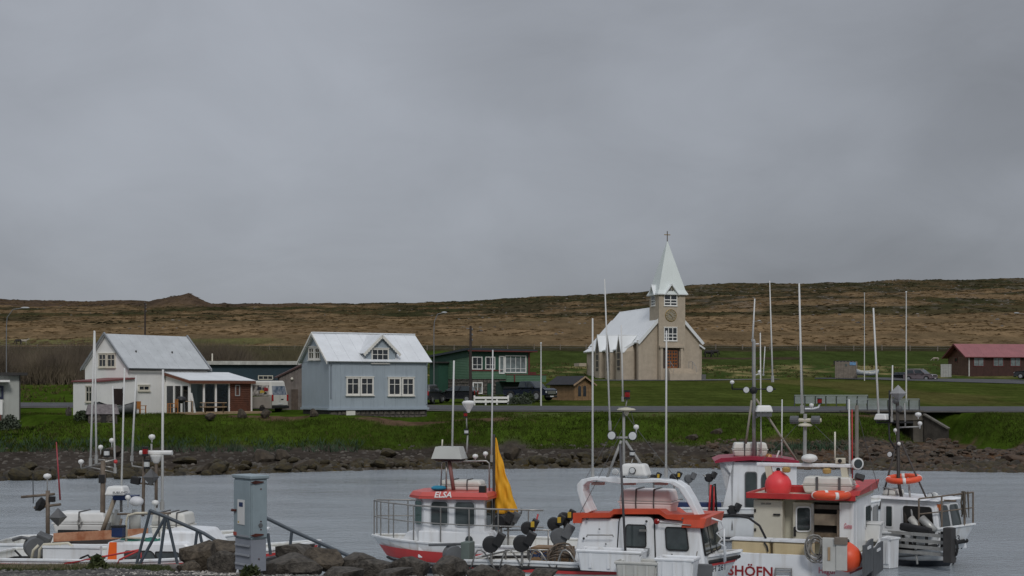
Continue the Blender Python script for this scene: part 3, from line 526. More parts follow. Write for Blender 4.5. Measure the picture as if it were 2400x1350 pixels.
for q in ((1354, 904, 1361, 929), (1366, 904, 1373, 929)):
    u0, u1, a, c = ff.rect(*q); dd = t.part(ff.box(MB(), u0 - .08, u1 + .08, .021, .05, a - .7, c + .1), 'door', PINE)
    mb = MB(); n = 8; um = (u0 + u1) / 2; r_ = (u1 - u0) / 2; mb.ext([ff.pt(u0, .05, a), ff.pt(u1, .05, a)] + [ff.pt(um + r_ * math.cos(math.pi * k / n), .05, c - r_ + r_ * math.sin(math.pi * k / n)) for k in range(n + 1)], ff.Nn * .012); mb.build('pane', GLASS, dd)
t.part(MB().box(-.4, wl + .5, -.9, 0, -.35, -.12), 'step', mat('pale_plinth', (.35, .32, .27), .8, .15))
# ---------------------------------------------------------------- church
t = T('church', 'beige rendered church with white roof, clock tower and pale pointed spire', 'church', P(1501, 886, 208), 17)
W = 9.4; eZ = t.p(1500, 797, y=0).z; rZ = 10.7; L_ = 20.
t.part(MB().ext([(0, 0, -1), (W, 0, -1), (W, 0, eZ), (W / 2, 0, rZ - .1), (0, 0, eZ)], (0, L_, 0)), 'nave_wall', CONC)
for xa, xb, zi, zo in ((-1.7, -.003, 5.3, 4.45), (W + .003, W + 1.3, 5.3, 4.45)):
    lo = zo if xa < 0 else zi; hi = zi if xa < 0 else zo
    t.part(MB().hexa([(xa, 2, -1), (xb, 2, -1), (xb, 18.2, -1), (xa, 18.2, -1)], [(xa, 2, lo), (xb, 2, hi), (xb, 18.2, hi), (xa, 18.2, lo)]), 'aisle_wall', CONC)
def rs(name, a, b, c, d, n, th=.16, m=PALEROOF): gable_sheets(t, m, a, b, c, d, n, th, name, .02)
WR = mat('white_church_roof', (.76, .78, .79), .42, .03, .5, wave=('Y', .25, .15), streak=.04, dirt=(.6, .6, .6))
rs('roof_sheet', (-.45, L_ + .3, eZ - .32), (-.45, -.35, eZ - .32), (W / 2, -.35, rZ + .12), (W / 2, L_ + .3, rZ + .12), 12, .22, WR)
rs('roof_sheet', (W / 2, L_ + .3, rZ + .12), (W / 2, -.35, rZ + .12), (W + .45, -.35, eZ - .32), (W + .45, L_ + .3, eZ - .32), 12, .22, WR)
rs('aisle_roof_sheet', (-2.15, 18.7, 4.28), (-2.15, 1.6, 4.28), (-.35, 1.6, eZ - .2), (-.35, 18.7, eZ - .2), 10, .22, WR)
rs('aisle_roof_sheet', (W + .35, 18.7, eZ - .2), (W + .35, 1.6, eZ - .2), (W + 1.7, 1.6, 4.5), (W + 1.7, 18.7, 4.5), 10, .22, WR)
for sg, xe in ((-1, -.5), (1, W + .5)): t.part(MB().bar((xe, -.38, eZ - .5), (W / 2, -.38, rZ - .04), .1, .42), 'bargeboard', WR)
t.part(MB().bar((-2.2, 1.57, 4.12), (-.4, 1.57, eZ - .36), .1, .36), 'bargeboard', WR)
t.part(MB().ext([(1.2, L_ - .1, -1), (W - 1.2, L_ - .1, -1), (W - 1.2, L_ - .1, eZ), (W / 2, L_ - .1, rZ - 1.3), (1.2, L_ - .1, eZ)], (0, 4, 0)), 'chancel_wall', CONC)
rs('chancel_roof_sheet', (.6, 24.2, eZ - .5), (.6, L_ + .2, eZ - .5), (W / 2, L_ + .2, rZ - 1.1), (W / 2, 24.2, rZ - 1.1), 4, .2, WR)
t.part(MB().box(-.35, .12, -.12, .6, -1, eZ - .05), 'corner_pier', CONC); t.part(MB().box(-1.7, -1.55, 1.95, 2.4, -1, 4.3), 'corner_pier', CONC)
fl = Face(t, 'l', -2.5)
for q in (1450, 1425, 1400):
    u = fl.uz(q, 850)[0]; zt = fl.uz(q, 786)[1]
    hw = .95; p_ = t.part(MB().ext([(-2.5, -u - hw, -1), (-2.5, -u + hw, -1), (-2.5, -u + hw, zt - 2.35), (-2.5, -u, zt), (-2.5, -u - hw, zt - 2.35)], (2.0, 0, 0)), 'wall_dormer', CONC)
    for s in (-1, 1):
        a = Vector((-2.56, -u + s * (hw + .12), zt - 2.55)); c = Vector((-2.56, -u, zt + .12)); k = Vector((3.1, 0, 0)); MB().slab(*((a, c, c + k, a + Vector((.5, 0, 0))) if s > 0 else (c, a, a + Vector((.5, 0, 0)), c + k)), .1).build('dormer_roof', WR, p_)
    MB().ext([(-2.504, -u - .5, 1.2), (-2.504, -u + .5, 1.2), (-2.504, -u + .5, zt - 2.3), (-2.504, -u, zt - .75), (-2.504, -u - .5, zt - 2.3)], (-.05, 0, 0)).build('recess_shade_plate', mat('recess_shade_colour', (.075, .066, .058), .5, .3), p_)  # plate proud of the wall; the recess shade is put into its dark colour
    for dz in (1.6, 2.7, 3.7): MB().box(-2.6, -2.556, -u - .5, -u + .5, dz, dz + .13).build('mullion', CONC, p_)
t.part(MB().box(-3.2, -2.0, 17.6, 20, 2.0, 2.5), 'side_canopy', CONC)
# tower
tw0, tw1, ty0, ty1 = 2.62, 6.78, -.75, 2.85
tT = t.p(1572, 690, y=ty0).z; sp = t.p(1562, 563, y=ty0 + 1.8).z
tw = t.part(MB().box(tw0, tw1, ty0, ty1, -1, tT), 'tower', CONC)
tm = ((tw0 + tw1) / 2, (ty0 + ty1) / 2, sp); ov = .32; fz = tT + .1
spire = t.part(MB().add([(tw0 - ov, ty0 - ov, fz), (tw1 + ov, ty0 - ov, fz), (tw1 + ov, ty1 + ov, fz), (tw0 - ov, ty1 + ov, fz), (tw0 - .03, ty0 - .03, fz + .55), (tw1 + .03, ty0 - .03, fz + .55), (tw1 + .03, ty1 + .03, fz + .55), (tw0 - .03, ty1 + .03, fz + .55), tm], [(0, 1, 5, 4), (1, 2, 6, 5), (2, 3, 7, 6), (3, 0, 4, 7), (4, 5, 8), (5, 6, 8), (6, 7, 8), (7, 4, 8), (3, 2, 1, 0)]), 'spire', PALEROOF)
MB().box(tw0 - ov - .02, tw1 + ov + .02, ty0 - ov - .02, ty1 + ov + .02, fz - .16, fz - .003).build('eave_board', WR, spire)
# gablets over the belfry windows
fT = Face(t, 'f', ty0); lT = Face(t, 'l', tw0)
gt = fT.uz(1572, 668)[1]; ucx = fT.uz(1572, 690)[0]
for fc, uc, hw in ((fT, ucx, .98), (lT, -(ty0 + ty1) / 2, .8)):
    MB().ext([fc.pt(uc - hw, .08, tT - .02), fc.pt(uc + hw, .08, tT - .02), fc.pt(uc, .08, gt - .06)], -fc.Nn * 1.9).build('gablet', CONC, tw)
    for s in (-1, 1):
        a = fc.pt(uc + s * (hw + .22), .5, tT - .06); c = fc.pt(uc, .5, gt + .16); k = -fc.Nn * 2.2
        MB().slab(*((a, c, c + k, a + k) if s < 0 else (c, a, a + k, c + k)), .12).build('gablet_roof', WR, tw)
    g = MB(); g.ext([fc.pt(uc - hw * .72, .085, tT + .02), fc.pt(uc + hw * .72, .085, tT + .02), fc.pt(uc, .085, gt - .42)], fc.Nn * .03); g.build('gable_pane', GLASS, tw)
    for s in (-.5, 0, .5): MB().bar(fc.pt(uc, .13, tT + .02), fc.pt(uc + s * hw * .9, .13, tT + (gt - tT) * (.62 if s == 0 else .36)), .06, .05).build('glazing_bar', WHITE, tw)
fT.window(fT.rect(1556, 690, 1587, 717), WHITE, GLASS, 2, (1, 1, 2.2), fw=.12, mw=.14); lT.window(lT.rect(1527, 692, 1536, 717), WHITE, GLASS, 2, (1, 1, 2.2), fw=.1, mw=.1)
fT.window(fT.rect(1556, 767, 1587, 799), WHITE, GLASS, 3, (1, 1, 2.2), fw=.1, mw=.11)
u, z = fT.uz(1572, 739); ck = t.part(MB().lathe([(.001, 0), (.86, 0), (.86, .05), (.001, .05)], fT.pt(u, .02, z), 32, (0, -1, 0)), 'clock_face', mat('clock_dial', (.30, .27, .21), .7, .1))
ring = MB(); ring.tube([fT.pt(u + .86 * math.cos(q * .1963), .08, z + .86 * math.sin(q * .1963)) for q in range(32)], .045, 6, closed=True); ring.build('rim', GOLD, ck); ring = MB(); ring.tube([fT.pt(u + .52 * math.cos(q * .1963), .08, z + .52 * math.sin(q * .1963)) for q in range(32)], .022, 6, closed=True); ring.build('inner_rim', GOLD, ck)
for q in range(12): a = q * math.pi / 6; MB().bar(fT.pt(u + .58 * math.cos(a), .09, z + .58 * math.sin(a)), fT.pt(u + .78 * math.cos(a), .09, z + .78 * math.sin(a)), .09, .03).build('hour_mark', GOLD, ck)
MB().bar(fT.pt(u, .11, z), fT.pt(u - .36, .11, z + .30), .09, .03).build('clock_hand', GOLD, ck); MB().bar(fT.pt(u - .12, .13, z + .14), fT.pt(u + .34, .13, z - .38), .07, .03).build('clock_hand', GOLD, ck)
u0, u1, a, c = fT.rect(1557, 820, 1588, 863); pr = t.part(MB().ext([fT.pt(u0 - .25, 0, a), fT.pt(u1 + .25, 0, a), fT.pt(u1 + .25, 0, c + .25), fT.pt(u0 - .25, 0, c + .25)], fT.Nn * .05), 'door_surround', mat('dark_recess', (.06, .04, .03), .7, .2))
for i in range(2):
    p0 = u0 + .35 + (u1 - u0 - .4) * i / 2; p1 = p0 + (u1 - u0 - .4) / 2 - .03; d = t.part(fT.box(MB(), p0, p1, .052, .11, a, c - .1), 'door', DOORBR)
    for j in range(5):
        for k in range(2): q = p0 + .08 + k * (p1 - p0 - .06) / 2; fT.box(MB(), q, q + (p1 - p0) * .32, .111, .12, a + .25 + j * .48, a + .25 + j * .48 + .32).build('pane', GLASS, d)
for u in (u0 - .75, u1 + .35): t.part(fT.box(MB(), u, u + .4, .002, .35, -1, c + .3), 'portal_pier', CONC)
t.part(fT.box(MB(), u0 - .9, u1 + .95, .002, .5, c + .3, c + .6), 'portal_lintel', CONC)
st = t.part(MB().box(tw0 + .9, W - 2.2, ty0 - 1.5, ty0 - .36, -.9, a - .01), 'stair_landing', CONC)
for i in range(4): MB().box(tw0 + .8 - i * .1, W - 2.1 + i * .25, ty0 - 1.5 - .35 * (i + 1), ty0 - 1.5 - .35 * i - .002, -1.2, a - .2 * (i + 1)).build('step', CONC, st)
for xx in (tw0 + .95, W - 2.3):
    MB().tube([(xx, ty0 - .6, a - .1), (xx, ty0 - .6, a + .95), (xx, ty0 - 1.9, a + .95), (xx, ty0 - 3.2, a + .1), (xx, ty0 - 3.2, a - .7)], .03).build('handrail', STEEL, st); MB().tube([(xx, ty0 - 1.9, a + .95), (xx, ty0 - 1.9, a - .1)], .03).build('handrail_post', STEEL, st)
cr = t.part(MB().box(tm[0] - .05, tm[0] + .05, tm[1] - .05, tm[1] + .05, sp - .2, sp + 1.35), 'cross', mat('dark_bronze', (.10, .075, .045), .5, .2)); MB().box(tm[0] - .48, tm[0] + .48, tm[1] - .045, tm[1] + .045, sp + .75, sp + .86).build('crossbar', GOLD, cr)
t.part(MB().box(W - .6, W + .6, -1.0, -.2, -1, .55), 'utility_box', mat('grey_box', (.12, .12, .12), .7))
# ---------------------------------------------------------------- brown house at the right edge
t = T('brown_house', 'dark brown boarded bungalow with red sheet roof at the right edge', 'house', P(2270, 881, 222), 8.5)
ez = t.p(2270, 832, y=0).z; wd = 7.; wl = 15.; rz_ = ez + 1.75
t.part(MB().ext([(0, 0, -1), (0, wd, -1), (0, wd, ez), (0, wd / 2, rz_ - .06), (0, 0, ez)], (wl, 0, 0)), 'wall', BROWNB)
fl = Face(t, 'l', 0); ff = Face(t, 'f', 0)
DBR = mat('dark_brown_boards', (.055, .022, .016), .75, .2, 2, wave=('X', .2, .5))
for i in range(12): t.part(ff.box(MB(), wl * i / 12 + .01, wl * (i + 1) / 12 - .01, .002, .03, -.5, ez - .1), 'wall_board', DBR)
LBR = mat('mid_brown_boards', (.135, .075, .048), .8, .2, 2, wave=('Z', .2, .5))
for i in range(9): t.part(fl.box(MB(), -wd + .02, -.02, .002, .03, -.5 + i * .4, -.5 + i * .4 + .39), 'wall_board', LBR)
for y0, y1, n in ((-.6, wd / 2, 1), (wd + .6, wd / 2, -1)):
    a = Vector((-.8, y0, ez - .3)); bq = Vector((wl, y0, ez - .3)); c = Vector((wl, y1, rz_ + .1)); d = Vector((-.8, y1, rz_ + .1))
    if n > 0: gable_sheets(t, REDROOF, a, bq, c, d, 14, .12)
    else: gable_sheets(t, REDROOF, bq, a, d, c, 14, .12)
    t.part(MB().ext([(-.86, y0, ez - .55), (-.86, y1 + .003 * n, rz_ - .15), (-.86, y1 + .003 * n, rz_ + .14), (-.86, y0, ez - .28)], (.06, 0, 0)), 'bargeboard', REDTRIM)
t.part(ff.box(MB(), -.02, .16, .031, .09, -.6, ez), 'corner_board', mat('pale_corner', (.5, .48, .45), .6))
for q, n in (((2281, 837, 2306, 859), (2.2, .6)), ((2327, 837, 2352, 859), (2.2, .6)), ((2367, 837, 2392, 859), (1, 1))):
    u0, u1, a, c = ff.rect(*q); f3 = Face(t, 'f', -.03); f3.window((u0, u1, a, c), REDTRIM, GLASS2, 2, (1,), fw=.1, sill=False)
fl2 = Face(t, 'l', -.03); fl2.window(fl2.rect(2238, 838, 2245, 849), REDTRIM, GLASS, 1, (1,), fw=.1, sill=False); fl2.window(fl2.rect(2232, 812, 2241, 823), REDTRIM, GLASS, 1, (1,), fw=.1, sill=False)
bx = t.p(2205, 880, y=-1.2); s = T('white_bin_screen', 'pale grey board bin screen beside the brown house gable', 'screen', t.M @ Vector((bx.x, -1.2, bx.z)), 8.5)
for i in range(4): s.part(MB().box(i * .42, i * .42 + .39, 0, .06, -.3, 1.75), 'plank', mat('pale_plank', (.36, .36, .34), .8, .15))
for i in range(3): s.part(MB().box(1.70, 1.76, i * .42, i * .42 + .39, -.3, 1.75), 'plank', mat('pale_plank_side', (.33, .33, .31), .8, .15))
# ---------------------------------------------------------------- hut at the left edge
t = T('pale_hut', 'pale panelled hut with dark flat roof, cut by the left edge', 'hut', P(46, 974, 100), 28)
ez = t.p(46, 880, x=0).z
t.part(MB().box(-7, 0, 0, 4, -1.2, ez), 'wall', mat('pale_grey_panel', (.42, .43, .40), .7, .06, 1, streak=.15, dirt=(.3, .3, .28))); ff = Face(t, 'f', 0)
PG = mat('pale_grey_sheet', (.42, .43, .40), .7, .06, 1, wave=('X', .3, .3))
for i in range(7): t.part(ff.box(MB(), -7 + i + .01, -6 + i - .01, .003, .03, -1, ez - .05), 'cladding_sheet', PG)
t.part(MB().box(-7.2, .45, -.5, 4.3, ez, ez + .2), 'roof', DARK); t.part(MB().box(-.03, .05, -.05, .1, -1.2, ez), 'corner_board', DARK)
ff = Face(t, 'f', -.031); u0, u1, a, c = ff.rect(-40, 904, 8, 935); ff.window((u0, u1, a, c), mat('navy_frame', (.02, .025, .06), .5), GLASS2, 2, (1,), fw=.14, sill=False); t.part(ff.box(MB(), u0, u1 - .1, .03, .3, a - 1.1, a - .05), 'white_panel', WHITE); t.part(MB().box(u0, u1 + .3, -.9, -.03, c + .25, c + .4), 'canopy', WHITE); t.part(ff.box(MB(), u0, u1 - .2, .03, .35, a - 1.8, a - 1.12), 'brick_plinth', mat('brick_red', (.16, .04, .03), .85, .2))
# ---------------------------------------------------------------- vehicles
TYRE = mat('tyre_rubber', (.018, .018, .019), .85, .2); RIM = mat('alloy_rim', (.42, .43, .44), .35, .1, 3, metal=.6); BLK = mat('black_plastic', (.015, .015, .016), .5, .2); CARGL = glass('car_glass', (.03, .04, .045), .04)
HEADL = mat('lamp_lens', (.6, .62, .62), .15, .1); TAILL = mat('tail_lens', (.35, .015, .015), .2, .1); PLATE = mat('number_plate', (.65, .65, .63), .5, .05); CHROME = mat('chrome', (.5, .5, .5), .2, .05, metal=.9)
def plate4(q, m, name, parent, th=.012, inset=(.1, .12)):
    a, b, c, d = map(Vector, q); l = lambda u, v: (a.lerp(b, u)).lerp(d.lerp(c, u), v); i, j = inset
    n = (b - a).cross(d - a).normalized() * th; p = [l(i, j), l(1 - i, j), l(1 - i, 1 - j), l(i, 1 - j)]
    return MB().ext([x + n * .15 for x in p], n).build(name, m, parent)
def car(name, label, cat, loc, rz, L, W, low, cabin, paint, wr=.33, wx=(.19, .80), roofm=None, group=None, rack=False, plates=True):
    """local +x is the front; low = side profile of the lower body, cabin = (x0b, x0t, x1t, x1b, zb, zt)"""
    t = T(name, label, cat, loc, rz, group); h = W / 2
    mb = MB(); n = len(low); ins = ((-h + .10, .05), (-h, 0), (h, 0), (h - .10, .05)); cx_ = L / 2
    for yy, k in ins: mb.v += [(cx_ + (x - cx_) * (1 - k * .6) - cx_, yy, z - (k if z > .5 else -k * .4)) for x, z in low]
    for s in range(3): mb.f += [(s * n + i, s * n + (i + 1) % n, (s + 1) * n + (i + 1) % n, (s + 1) * n + i) for i in range(n)]
    mb.f += [tuple(range(n))[::-1], tuple(3 * n + i for i in range(n))]
    body = t.part(mb, 'body', paint, bevel=.05)
    x0, x0t, x1t, x1, zb, zt = cabin; a = h - .05; c = h - .13; off = -L / 2
    bot = [(x0 + off, -a, zb), (x1 + off, -a, zb), (x1 + off, a, zb), (x0 + off, a, zb)]; top = [(x0t + off, -c, zt), (x1t + off, -c, zt), (x1t + off, c, zt), (x0t + off, c, zt)]
    cab = t.part(MB().hexa(bot, top), 'cabin', roofm or paint, bevel=.06)
    sp_ = [0, .48, 1]
    for s, (ba, bb, ta, tb) in enumerate(((bot[0], bot[1], top[0], top[1]), (bot[2], bot[3], top[2], top[3]))):
        for i in range(2):
            f0, f1 = i * .5, i * .5 + .5; va = Vector(ba).lerp(Vector(bb), f0); vb = Vector(ba).lerp(Vector(bb), f1); ua = Vector(ta).lerp(Vector(tb), f0); ub = Vector(ta).lerp(Vector(tb), f1); plate4((va, vb, ub, ua), CARGL, 'side_window', cab, inset=(.07, .13))
    plate4((bot[1], bot[2], top[2], top[1]), CARGL, 'windscreen', cab, inset=(.07, .08)); plate4((bot[3], bot[0], top[0], top[3]), CARGL, 'rear_window', cab, inset=(.1, .14))
    for fx in wx:
        for sy in (-1, 1):
            c_ = (fx * L + off, sy * (h - .075), wr); wl_ = MB().lathe([(wr * .6, -.11), (wr * .92, -.11), (wr, -.07), (wr, .07), (wr * .92, .11), (wr * .6, .11)], c_, 20, (0, sy, 0)).build('wheel', TYRE, t); MB().lathe([(.001, .07), (wr * .25, .10), (wr * .3, .07), (wr * .6, .085), (wr * .62, .112)], c_, 12, (0, sy, 0)).build('rim', RIM, wl_)
            MB().ext([(c_[0] + (wr + .06) * math.cos(q * .349), sy * (h + .004), wr + (wr + .06) * math.sin(q * .349)) for q in range(10)], (0, -sy * .02, 0)).build('wheel_arch', BLK, t)
    zf = max(z for x, z in low if x > L * .93) - .2
    for sy in (-1, 1):
        MB().obox((L / 2 - .03, sy * (h - .28), zf), (.1, .38, .17)).build('headlight', HEADL, t, bevel=.02); MB().obox((-L / 2 + .02, sy * (h - .16), .85), (.08, .18, .38)).build('tail_light', TAILL, t, bevel=.02)
        MB().obox((x1 + off - .25, sy * (h + .09), zb + .08), (.12, .2, .15)).build('mirror', BLK, t, bevel=.02)
        for q in (.42, .62): MB().box(L * q + off, L * q + off + .16, sy * h - .015, sy * h + .02, zb - .12, zb - .08).build('door_handle', BLK, t)
    MB().box(L / 2 - .06, L / 2 + .03, -h + .25, h - .25, zf - .08, zf + .08).build('grille', BLK, t); MB().box(L / 2 - .05, L / 2 + .07, -h + .1, h - .1, .3, .48).build('bumper', BLK, t, bevel=.03); MB().box(-L / 2 - .07, -L / 2 + .05, -h + .1, h - .1, .32, .5).build('bumper', BLK, t, bevel=.03)
    MB().box(L / 2 + .071, L / 2 + .08, -.26, .26, .36, .47).build('number_plate', PLATE, t); MB().box(-L / 2 - .08, -L / 2 - .071, -.26, .26, .36, .47).build('number_plate', PLATE, t)
    if rack:
        for sy in (-1, 1): MB().tube([(x0t + off + .1, sy * (c - .05), zt + .01), (x0t + off + .15, sy * (c - .05), zt + .1), (x1t + off - .25, sy * (c - .05), zt + .1), (x1t + off - .2, sy * (c - .05), zt + .01)], .025).build('roof_rail', STEEL, t)
    return t
PK = mat('dark_navy_paint', (.012, .018, .035), .25, .1, 1); SV = mat('silver_maroon_paint', (.17, .14, .15), .3, .15, .6); BKP = mat('black_paint', (.012, .013, .016), .25, .1); GRP = mat('dark_grey_paint', (.035, .038, .042), .3, .1)
pk = car('pickup_truck', 'dark navy raised pickup truck with silver bonnet trim beside the garden cabin', 'pickup', onground(1242, 131) + Vector((0, 0, .08)), -38, 4.9, 1.9, [(.0, .62), (.0, 1.12), (3.45, 1.18), (4.55, 1.16), (4.88, 1.0), (4.9, .55), (4.6, .5), (.3, .5)], (1.7, 1.9, 3.1, 3.75, 1.16, 1.78), PK, .44)
MB().box(-2.45, -.75, -.8, .8, 1.13, 1.3).build('bed_cover', BLK, pk); MB().box(2.30, 2.50, -.6, .6, .62, .92).build('chrome_front', CHROME, pk)
car('small_car', 'small dark hatchback parked in front of the green house', 'car', onground(1070, 129) + Vector((0, 0, .08)), 168, 3.7, 1.65, [(0, .4), (0, .95), (.5, 1.0), (2.6, .95), (3.5, .8), (3.7, .6), (3.7, .3), (0, .28)], (.15, .5, 2.0, 2.85, .93, 1.46), BKP, .29)
car('grey_car', 'dark grey estate car half hidden behind the blue house corner', 'car', onground(1003, 127) + Vector((0, 0, .08)), 75, 4.4, 1.75, [(0, .4), (0, .98), (3.2, .98), (4.2, .84), (4.4, .6), (4.4, .3), (0, .28)], (.1, .35, 2.4, 3.3, .96, 1.62), GRP, .31)
car('suv', 'silver and maroon sport utility vehicle with roof rails on the parking lot', 'car', P(2157, 894, 212) + Vector((0, 0, .03)), -42, 4.6, 1.85, [(0, .5), (0, 1.1), (3.3, 1.1), (4.4, 1.02), (4.6, .85), (4.6, .4), (0, .4)], (.15, .45, 2.7, 3.5, 1.08, 1.75), SV, .38, rack=True)
car('dark_suv', 'dark off-road vehicle cut by the right edge before the brown house', 'car', P(2418, 888, 205), 150, 4.6, 1.9, [(0, .5), (0, 1.15), (3.3, 1.15), (4.4, 1.08), (4.6, .85), (4.6, .4), (0, .4)], (.15, .4, 2.7, 3.4, 1.12, 1.85), GRP, .4)
car('trailer_car', 'dark car mostly hidden behind the sport utility vehicle', 'car', P(2122, 894, 216), -60, 4.3, 1.7, [(0, .4), (0, .95), (3.2, .95), (4.2, .84), (4.3, .6), (4.3, .3), (0, .28)], (.2, .6, 2.4, 3.2, .93, 1.4), BKP, .31)
# camper van: rear towards the viewer
VW = mat('van_white', (.62, .60, .55), .35, .05, 1); VS = mat('van_silver', (.30, .28, .25), .4, .1, 1)
t = T('white_van', 'white high-roof van with picture graphics parked rear-on between the houses', 'van', P(655, 968, 112.4), 55)
# local: rear face at y=0 looking to -y, body runs to +y
t.part(MB().hexa([(-.95, 0, .35), (.95, 0, .35), (.95, 5.4, .35), (-.95, 5.4, .35)], [(-.95, -.02, 1.35), (.95, -.02, 1.35), (.95, 5.4, 1.2), (-.95, 5.4, 1.2)]), 'lower_body', VS, bevel=.06)
t.part(MB().hexa([(-.95, -.02, 1.351), (.95, -.02, 1.351), (.95, 4.6, 1.351), (-.95, 4.6, 1.351)], [(-.80, .22, 2.55), (.80, .22, 2.55), (.80, 3.9, 2.55), (-.80, 3.9, 2.55)]), 'upper_body', VW, bevel=.12)
vf = Face(t, 'f', -.02)
for s in (-1, 1):
    d = t.part(vf.box(MB(), min(s * .02, s * .86), max(s * .02, s * .86), .022, .05, .62, 1.42), 'rear_door', VW, bevel=.02); MB().box(min(s * .74, s * .92), max(s * .74, s * .92), -.1, -.045, .95, 1.45).build('tail_light', TAILL, t, bevel=.02)
q = [(-.88, -.02, 1.36), (.88, -.02, 1.36), (.80, .15, 2.2), (-.80, .15, 2.2)]; plate4(q, mat('blue_sky_graphic', (.05, .16, .30), .15, .7, 2.2, col2=(.30, .32, .36)), 'rear_window', t.o, .02, (.06, .08))
MB().box(-.88, .88, -.22, -.02, .38, .58).build('bumper', BLK, t.o, bevel=.03); vf.box(MB(), -.25, .27, .055, .07, .68, .79).build('number_plate', PLATE, t.o); vf.box(MB(), .1, .35, .051, .08, 1.05, 1.12).build('handle', BLK, t.o)
MB().box(-.1, .1, .5, .7, 2.55, 2.66).build('roof_vent', BLK, t.o)
GRA = mat('photo_graphic', (.10, .09, .085), .4, .8, 2.6, col2=(.55, .52, .48), detail=2)
g = MB(); g.ext([(-.955, .3, 1.37), (-.955, 3.6, 1.37), (-.855, 3.6, 2.2), (-.855, .3, 2.2)], (-.012, 0, .001)); gg = g.build('side_graphic', GRA, t.o)
for (y, z, w_, h_, c) in ((.55, 1.75, .5, .28, (.26, .015, .02)), (.95, 1.62, .55, .2, (.45, .33, .05)), (.6, 1.5, .35, .2, (.02, .03, .02)), (1.3, 1.85, .5, .25, (.03, .035, .05))):
    k = .12 * (z - 1.37) / .83 * .83; MB().ext([(-.972 + k, y - w_ / 2, z), (-.972 + k, y + w_ / 2, z - h_ * .2), (-.966 + k + .03, y + w_ * .4, z + h_), (-.966 + k + .03, y - w_ * .3, z + h_ * .8)], (-.008, 0, 0)).build('graphic_patch', mat('graphic_colour', c, .5, .3), gg)
for y in (.95, 4.3):
    for s in (-1, 1): c_ = (s * .84, y, .34); wl_ = MB().lathe([(.2, -.11), (.31, -.11), (.34, -.07), (.34, .07), (.31, .11), (.2, .11)], c_, 20, (s, 0, 0)).build('wheel', TYRE, t); MB().lathe([(.001, .08), (.1, .1), (.12, .08), (.2, .1)], c_, 12, (s, 0, 0)).build('rim', RIM, wl_)
# ---------------------------------------------------------------- bridge
DK = mat('dark_void', (.03, .028, .026), .95, .3)
WINGC = mat('stained_wing_concrete', (.068, .060, .050), .95, .4, 1.2, bump=.6, bscale=7, streak=.5, dirt=(.03, .028, .025))
t = T('road_bridge', 'concrete road bridge over the stream mouth with wing walls and grey panel railings', 'bridge', (29.9, 112.4, 0), 0)
n0, n1 = t.p(1985, 965, y=0), t.p(2156, 965, y=0); zt, zl = t.p(2070, 962, y=0).z, t.p(2070, 985, y=0).z; fy = 8.6
t.part(MB().box(n0.x - .5, n1.x + .3, .0, .35, zl, zt), 'parapet_beam', CONCG); t.part(MB().box(n0.x - .5, n1.x + .3, .352, fy, zl + .1, zt - .17), 'deck_slab', CONCG); t.part(MB().box(n0.x - 3.5, n1.x + .3, fy + .002, fy + .35, zl, zt + .05), 'parapet_beam', CONCG)
ax = t.p(2022, 1000, y=.4).x
t.part(MB().box(n0.x - .5, ax - .2, .1, fy, -.5, zl - .003), 'abutment', CONCG); t.part(MB().box(n1.x - .5, n1.x + .3, .1, fy, -.5, zl - .003), 'abutment', CONCG)
wx0 = n1.x + .3; wz = [t.p(2165, 972, y=-.1).z, t.p(2222, 1006, y=-1.8).z]; wx1 = t.p(2222, 1006, y=-1.8).x
t.part(MB().hexa([(wx0, -.12, -.4), (wx1, -2.0, -.4), (wx1, -1.6, -.4), (wx0, .3, -.4)], [(wx0, -.12, wz[0]), (wx1, -2.0, wz[1]), (wx1, -1.6, wz[1]), (wx0, .3, wz[0])]), 'wing_wall', WINGC)
t.part(MB().hexa([(n0.x - 2.6, -1.9, .6), (n0.x - .5, -.1, .6), (n0.x - .5, .3, .6), (n0.x - 2.6, -1.5, .6)], [(n0.x - 2.6, -1.9, 1.7), (n0.x - .5, -.1, zt - .1), (n0.x - .5, .3, zt - .1), (n0.x - 2.6, -1.5, 1.7)]), 'wing_wall', WINGC)
t.part(MB().bar((wx0, -.14, wz[0] + .05), (wx1, -2.0, wz[1] + .05), .3, .12), 'wing_coping', mat('pale_concrete', (.16, .148, .128), .9, .15))
RAIL = mat('pale_green_grey_rail', (.29, .33, .325), .6, .12, 2)
def railing(x0, x1, y, zb, h, n):
    rw = (x1 - x0) / n
    r_ = t.part(MB().box(x0, x1, y - .03, y + .03, zb + h, zb + h + .07), 'top_rail', RAIL)
    for i in range(n + 1): t.part(MB().box(x0 + i * rw - .035, x0 + i * rw + .035, y - .035, y + .035, zb - .5, zb + h), 'railing_post', mat('dark_rail_post', (.05, .06, .06), .6))
    for i in range(n):
        mb = MB(); a, c = x0 + i * rw + .06, x0 + (i + 1) * rw - .06; mb.box(a, c, y - .02, y + .02, zb + .08, zb + .14); mb.box(a, c, y - .02, y + .02, zb + h - .12, zb + h - .06); k = max(4, int((c - a) / .085))
        for j in range(k): q = a + (c - a) * j / k; mb.box(q, q + (c - a) / k * .72, y - .012, y + .012, zb + .1, zb + h - .08)
        t.part(mb, 'railing_panel', RAIL)
railing(n0.x, n1.x, .15, zt + .02, t.p(2070, 937, y=.15).z - zt, 7)
f0, f1 = t.p(1862, 935, y=fy + .15), t.p(2034, 935, y=fy + .15); fz0, fz1 = t.p(1950, 945, y=fy + .15).z, t.p(1950, 926, y=fy + .15).z
railing(f0.x, f1.x, fy + .15, fz0 - .1, fz1 - fz0 + .05, 7)
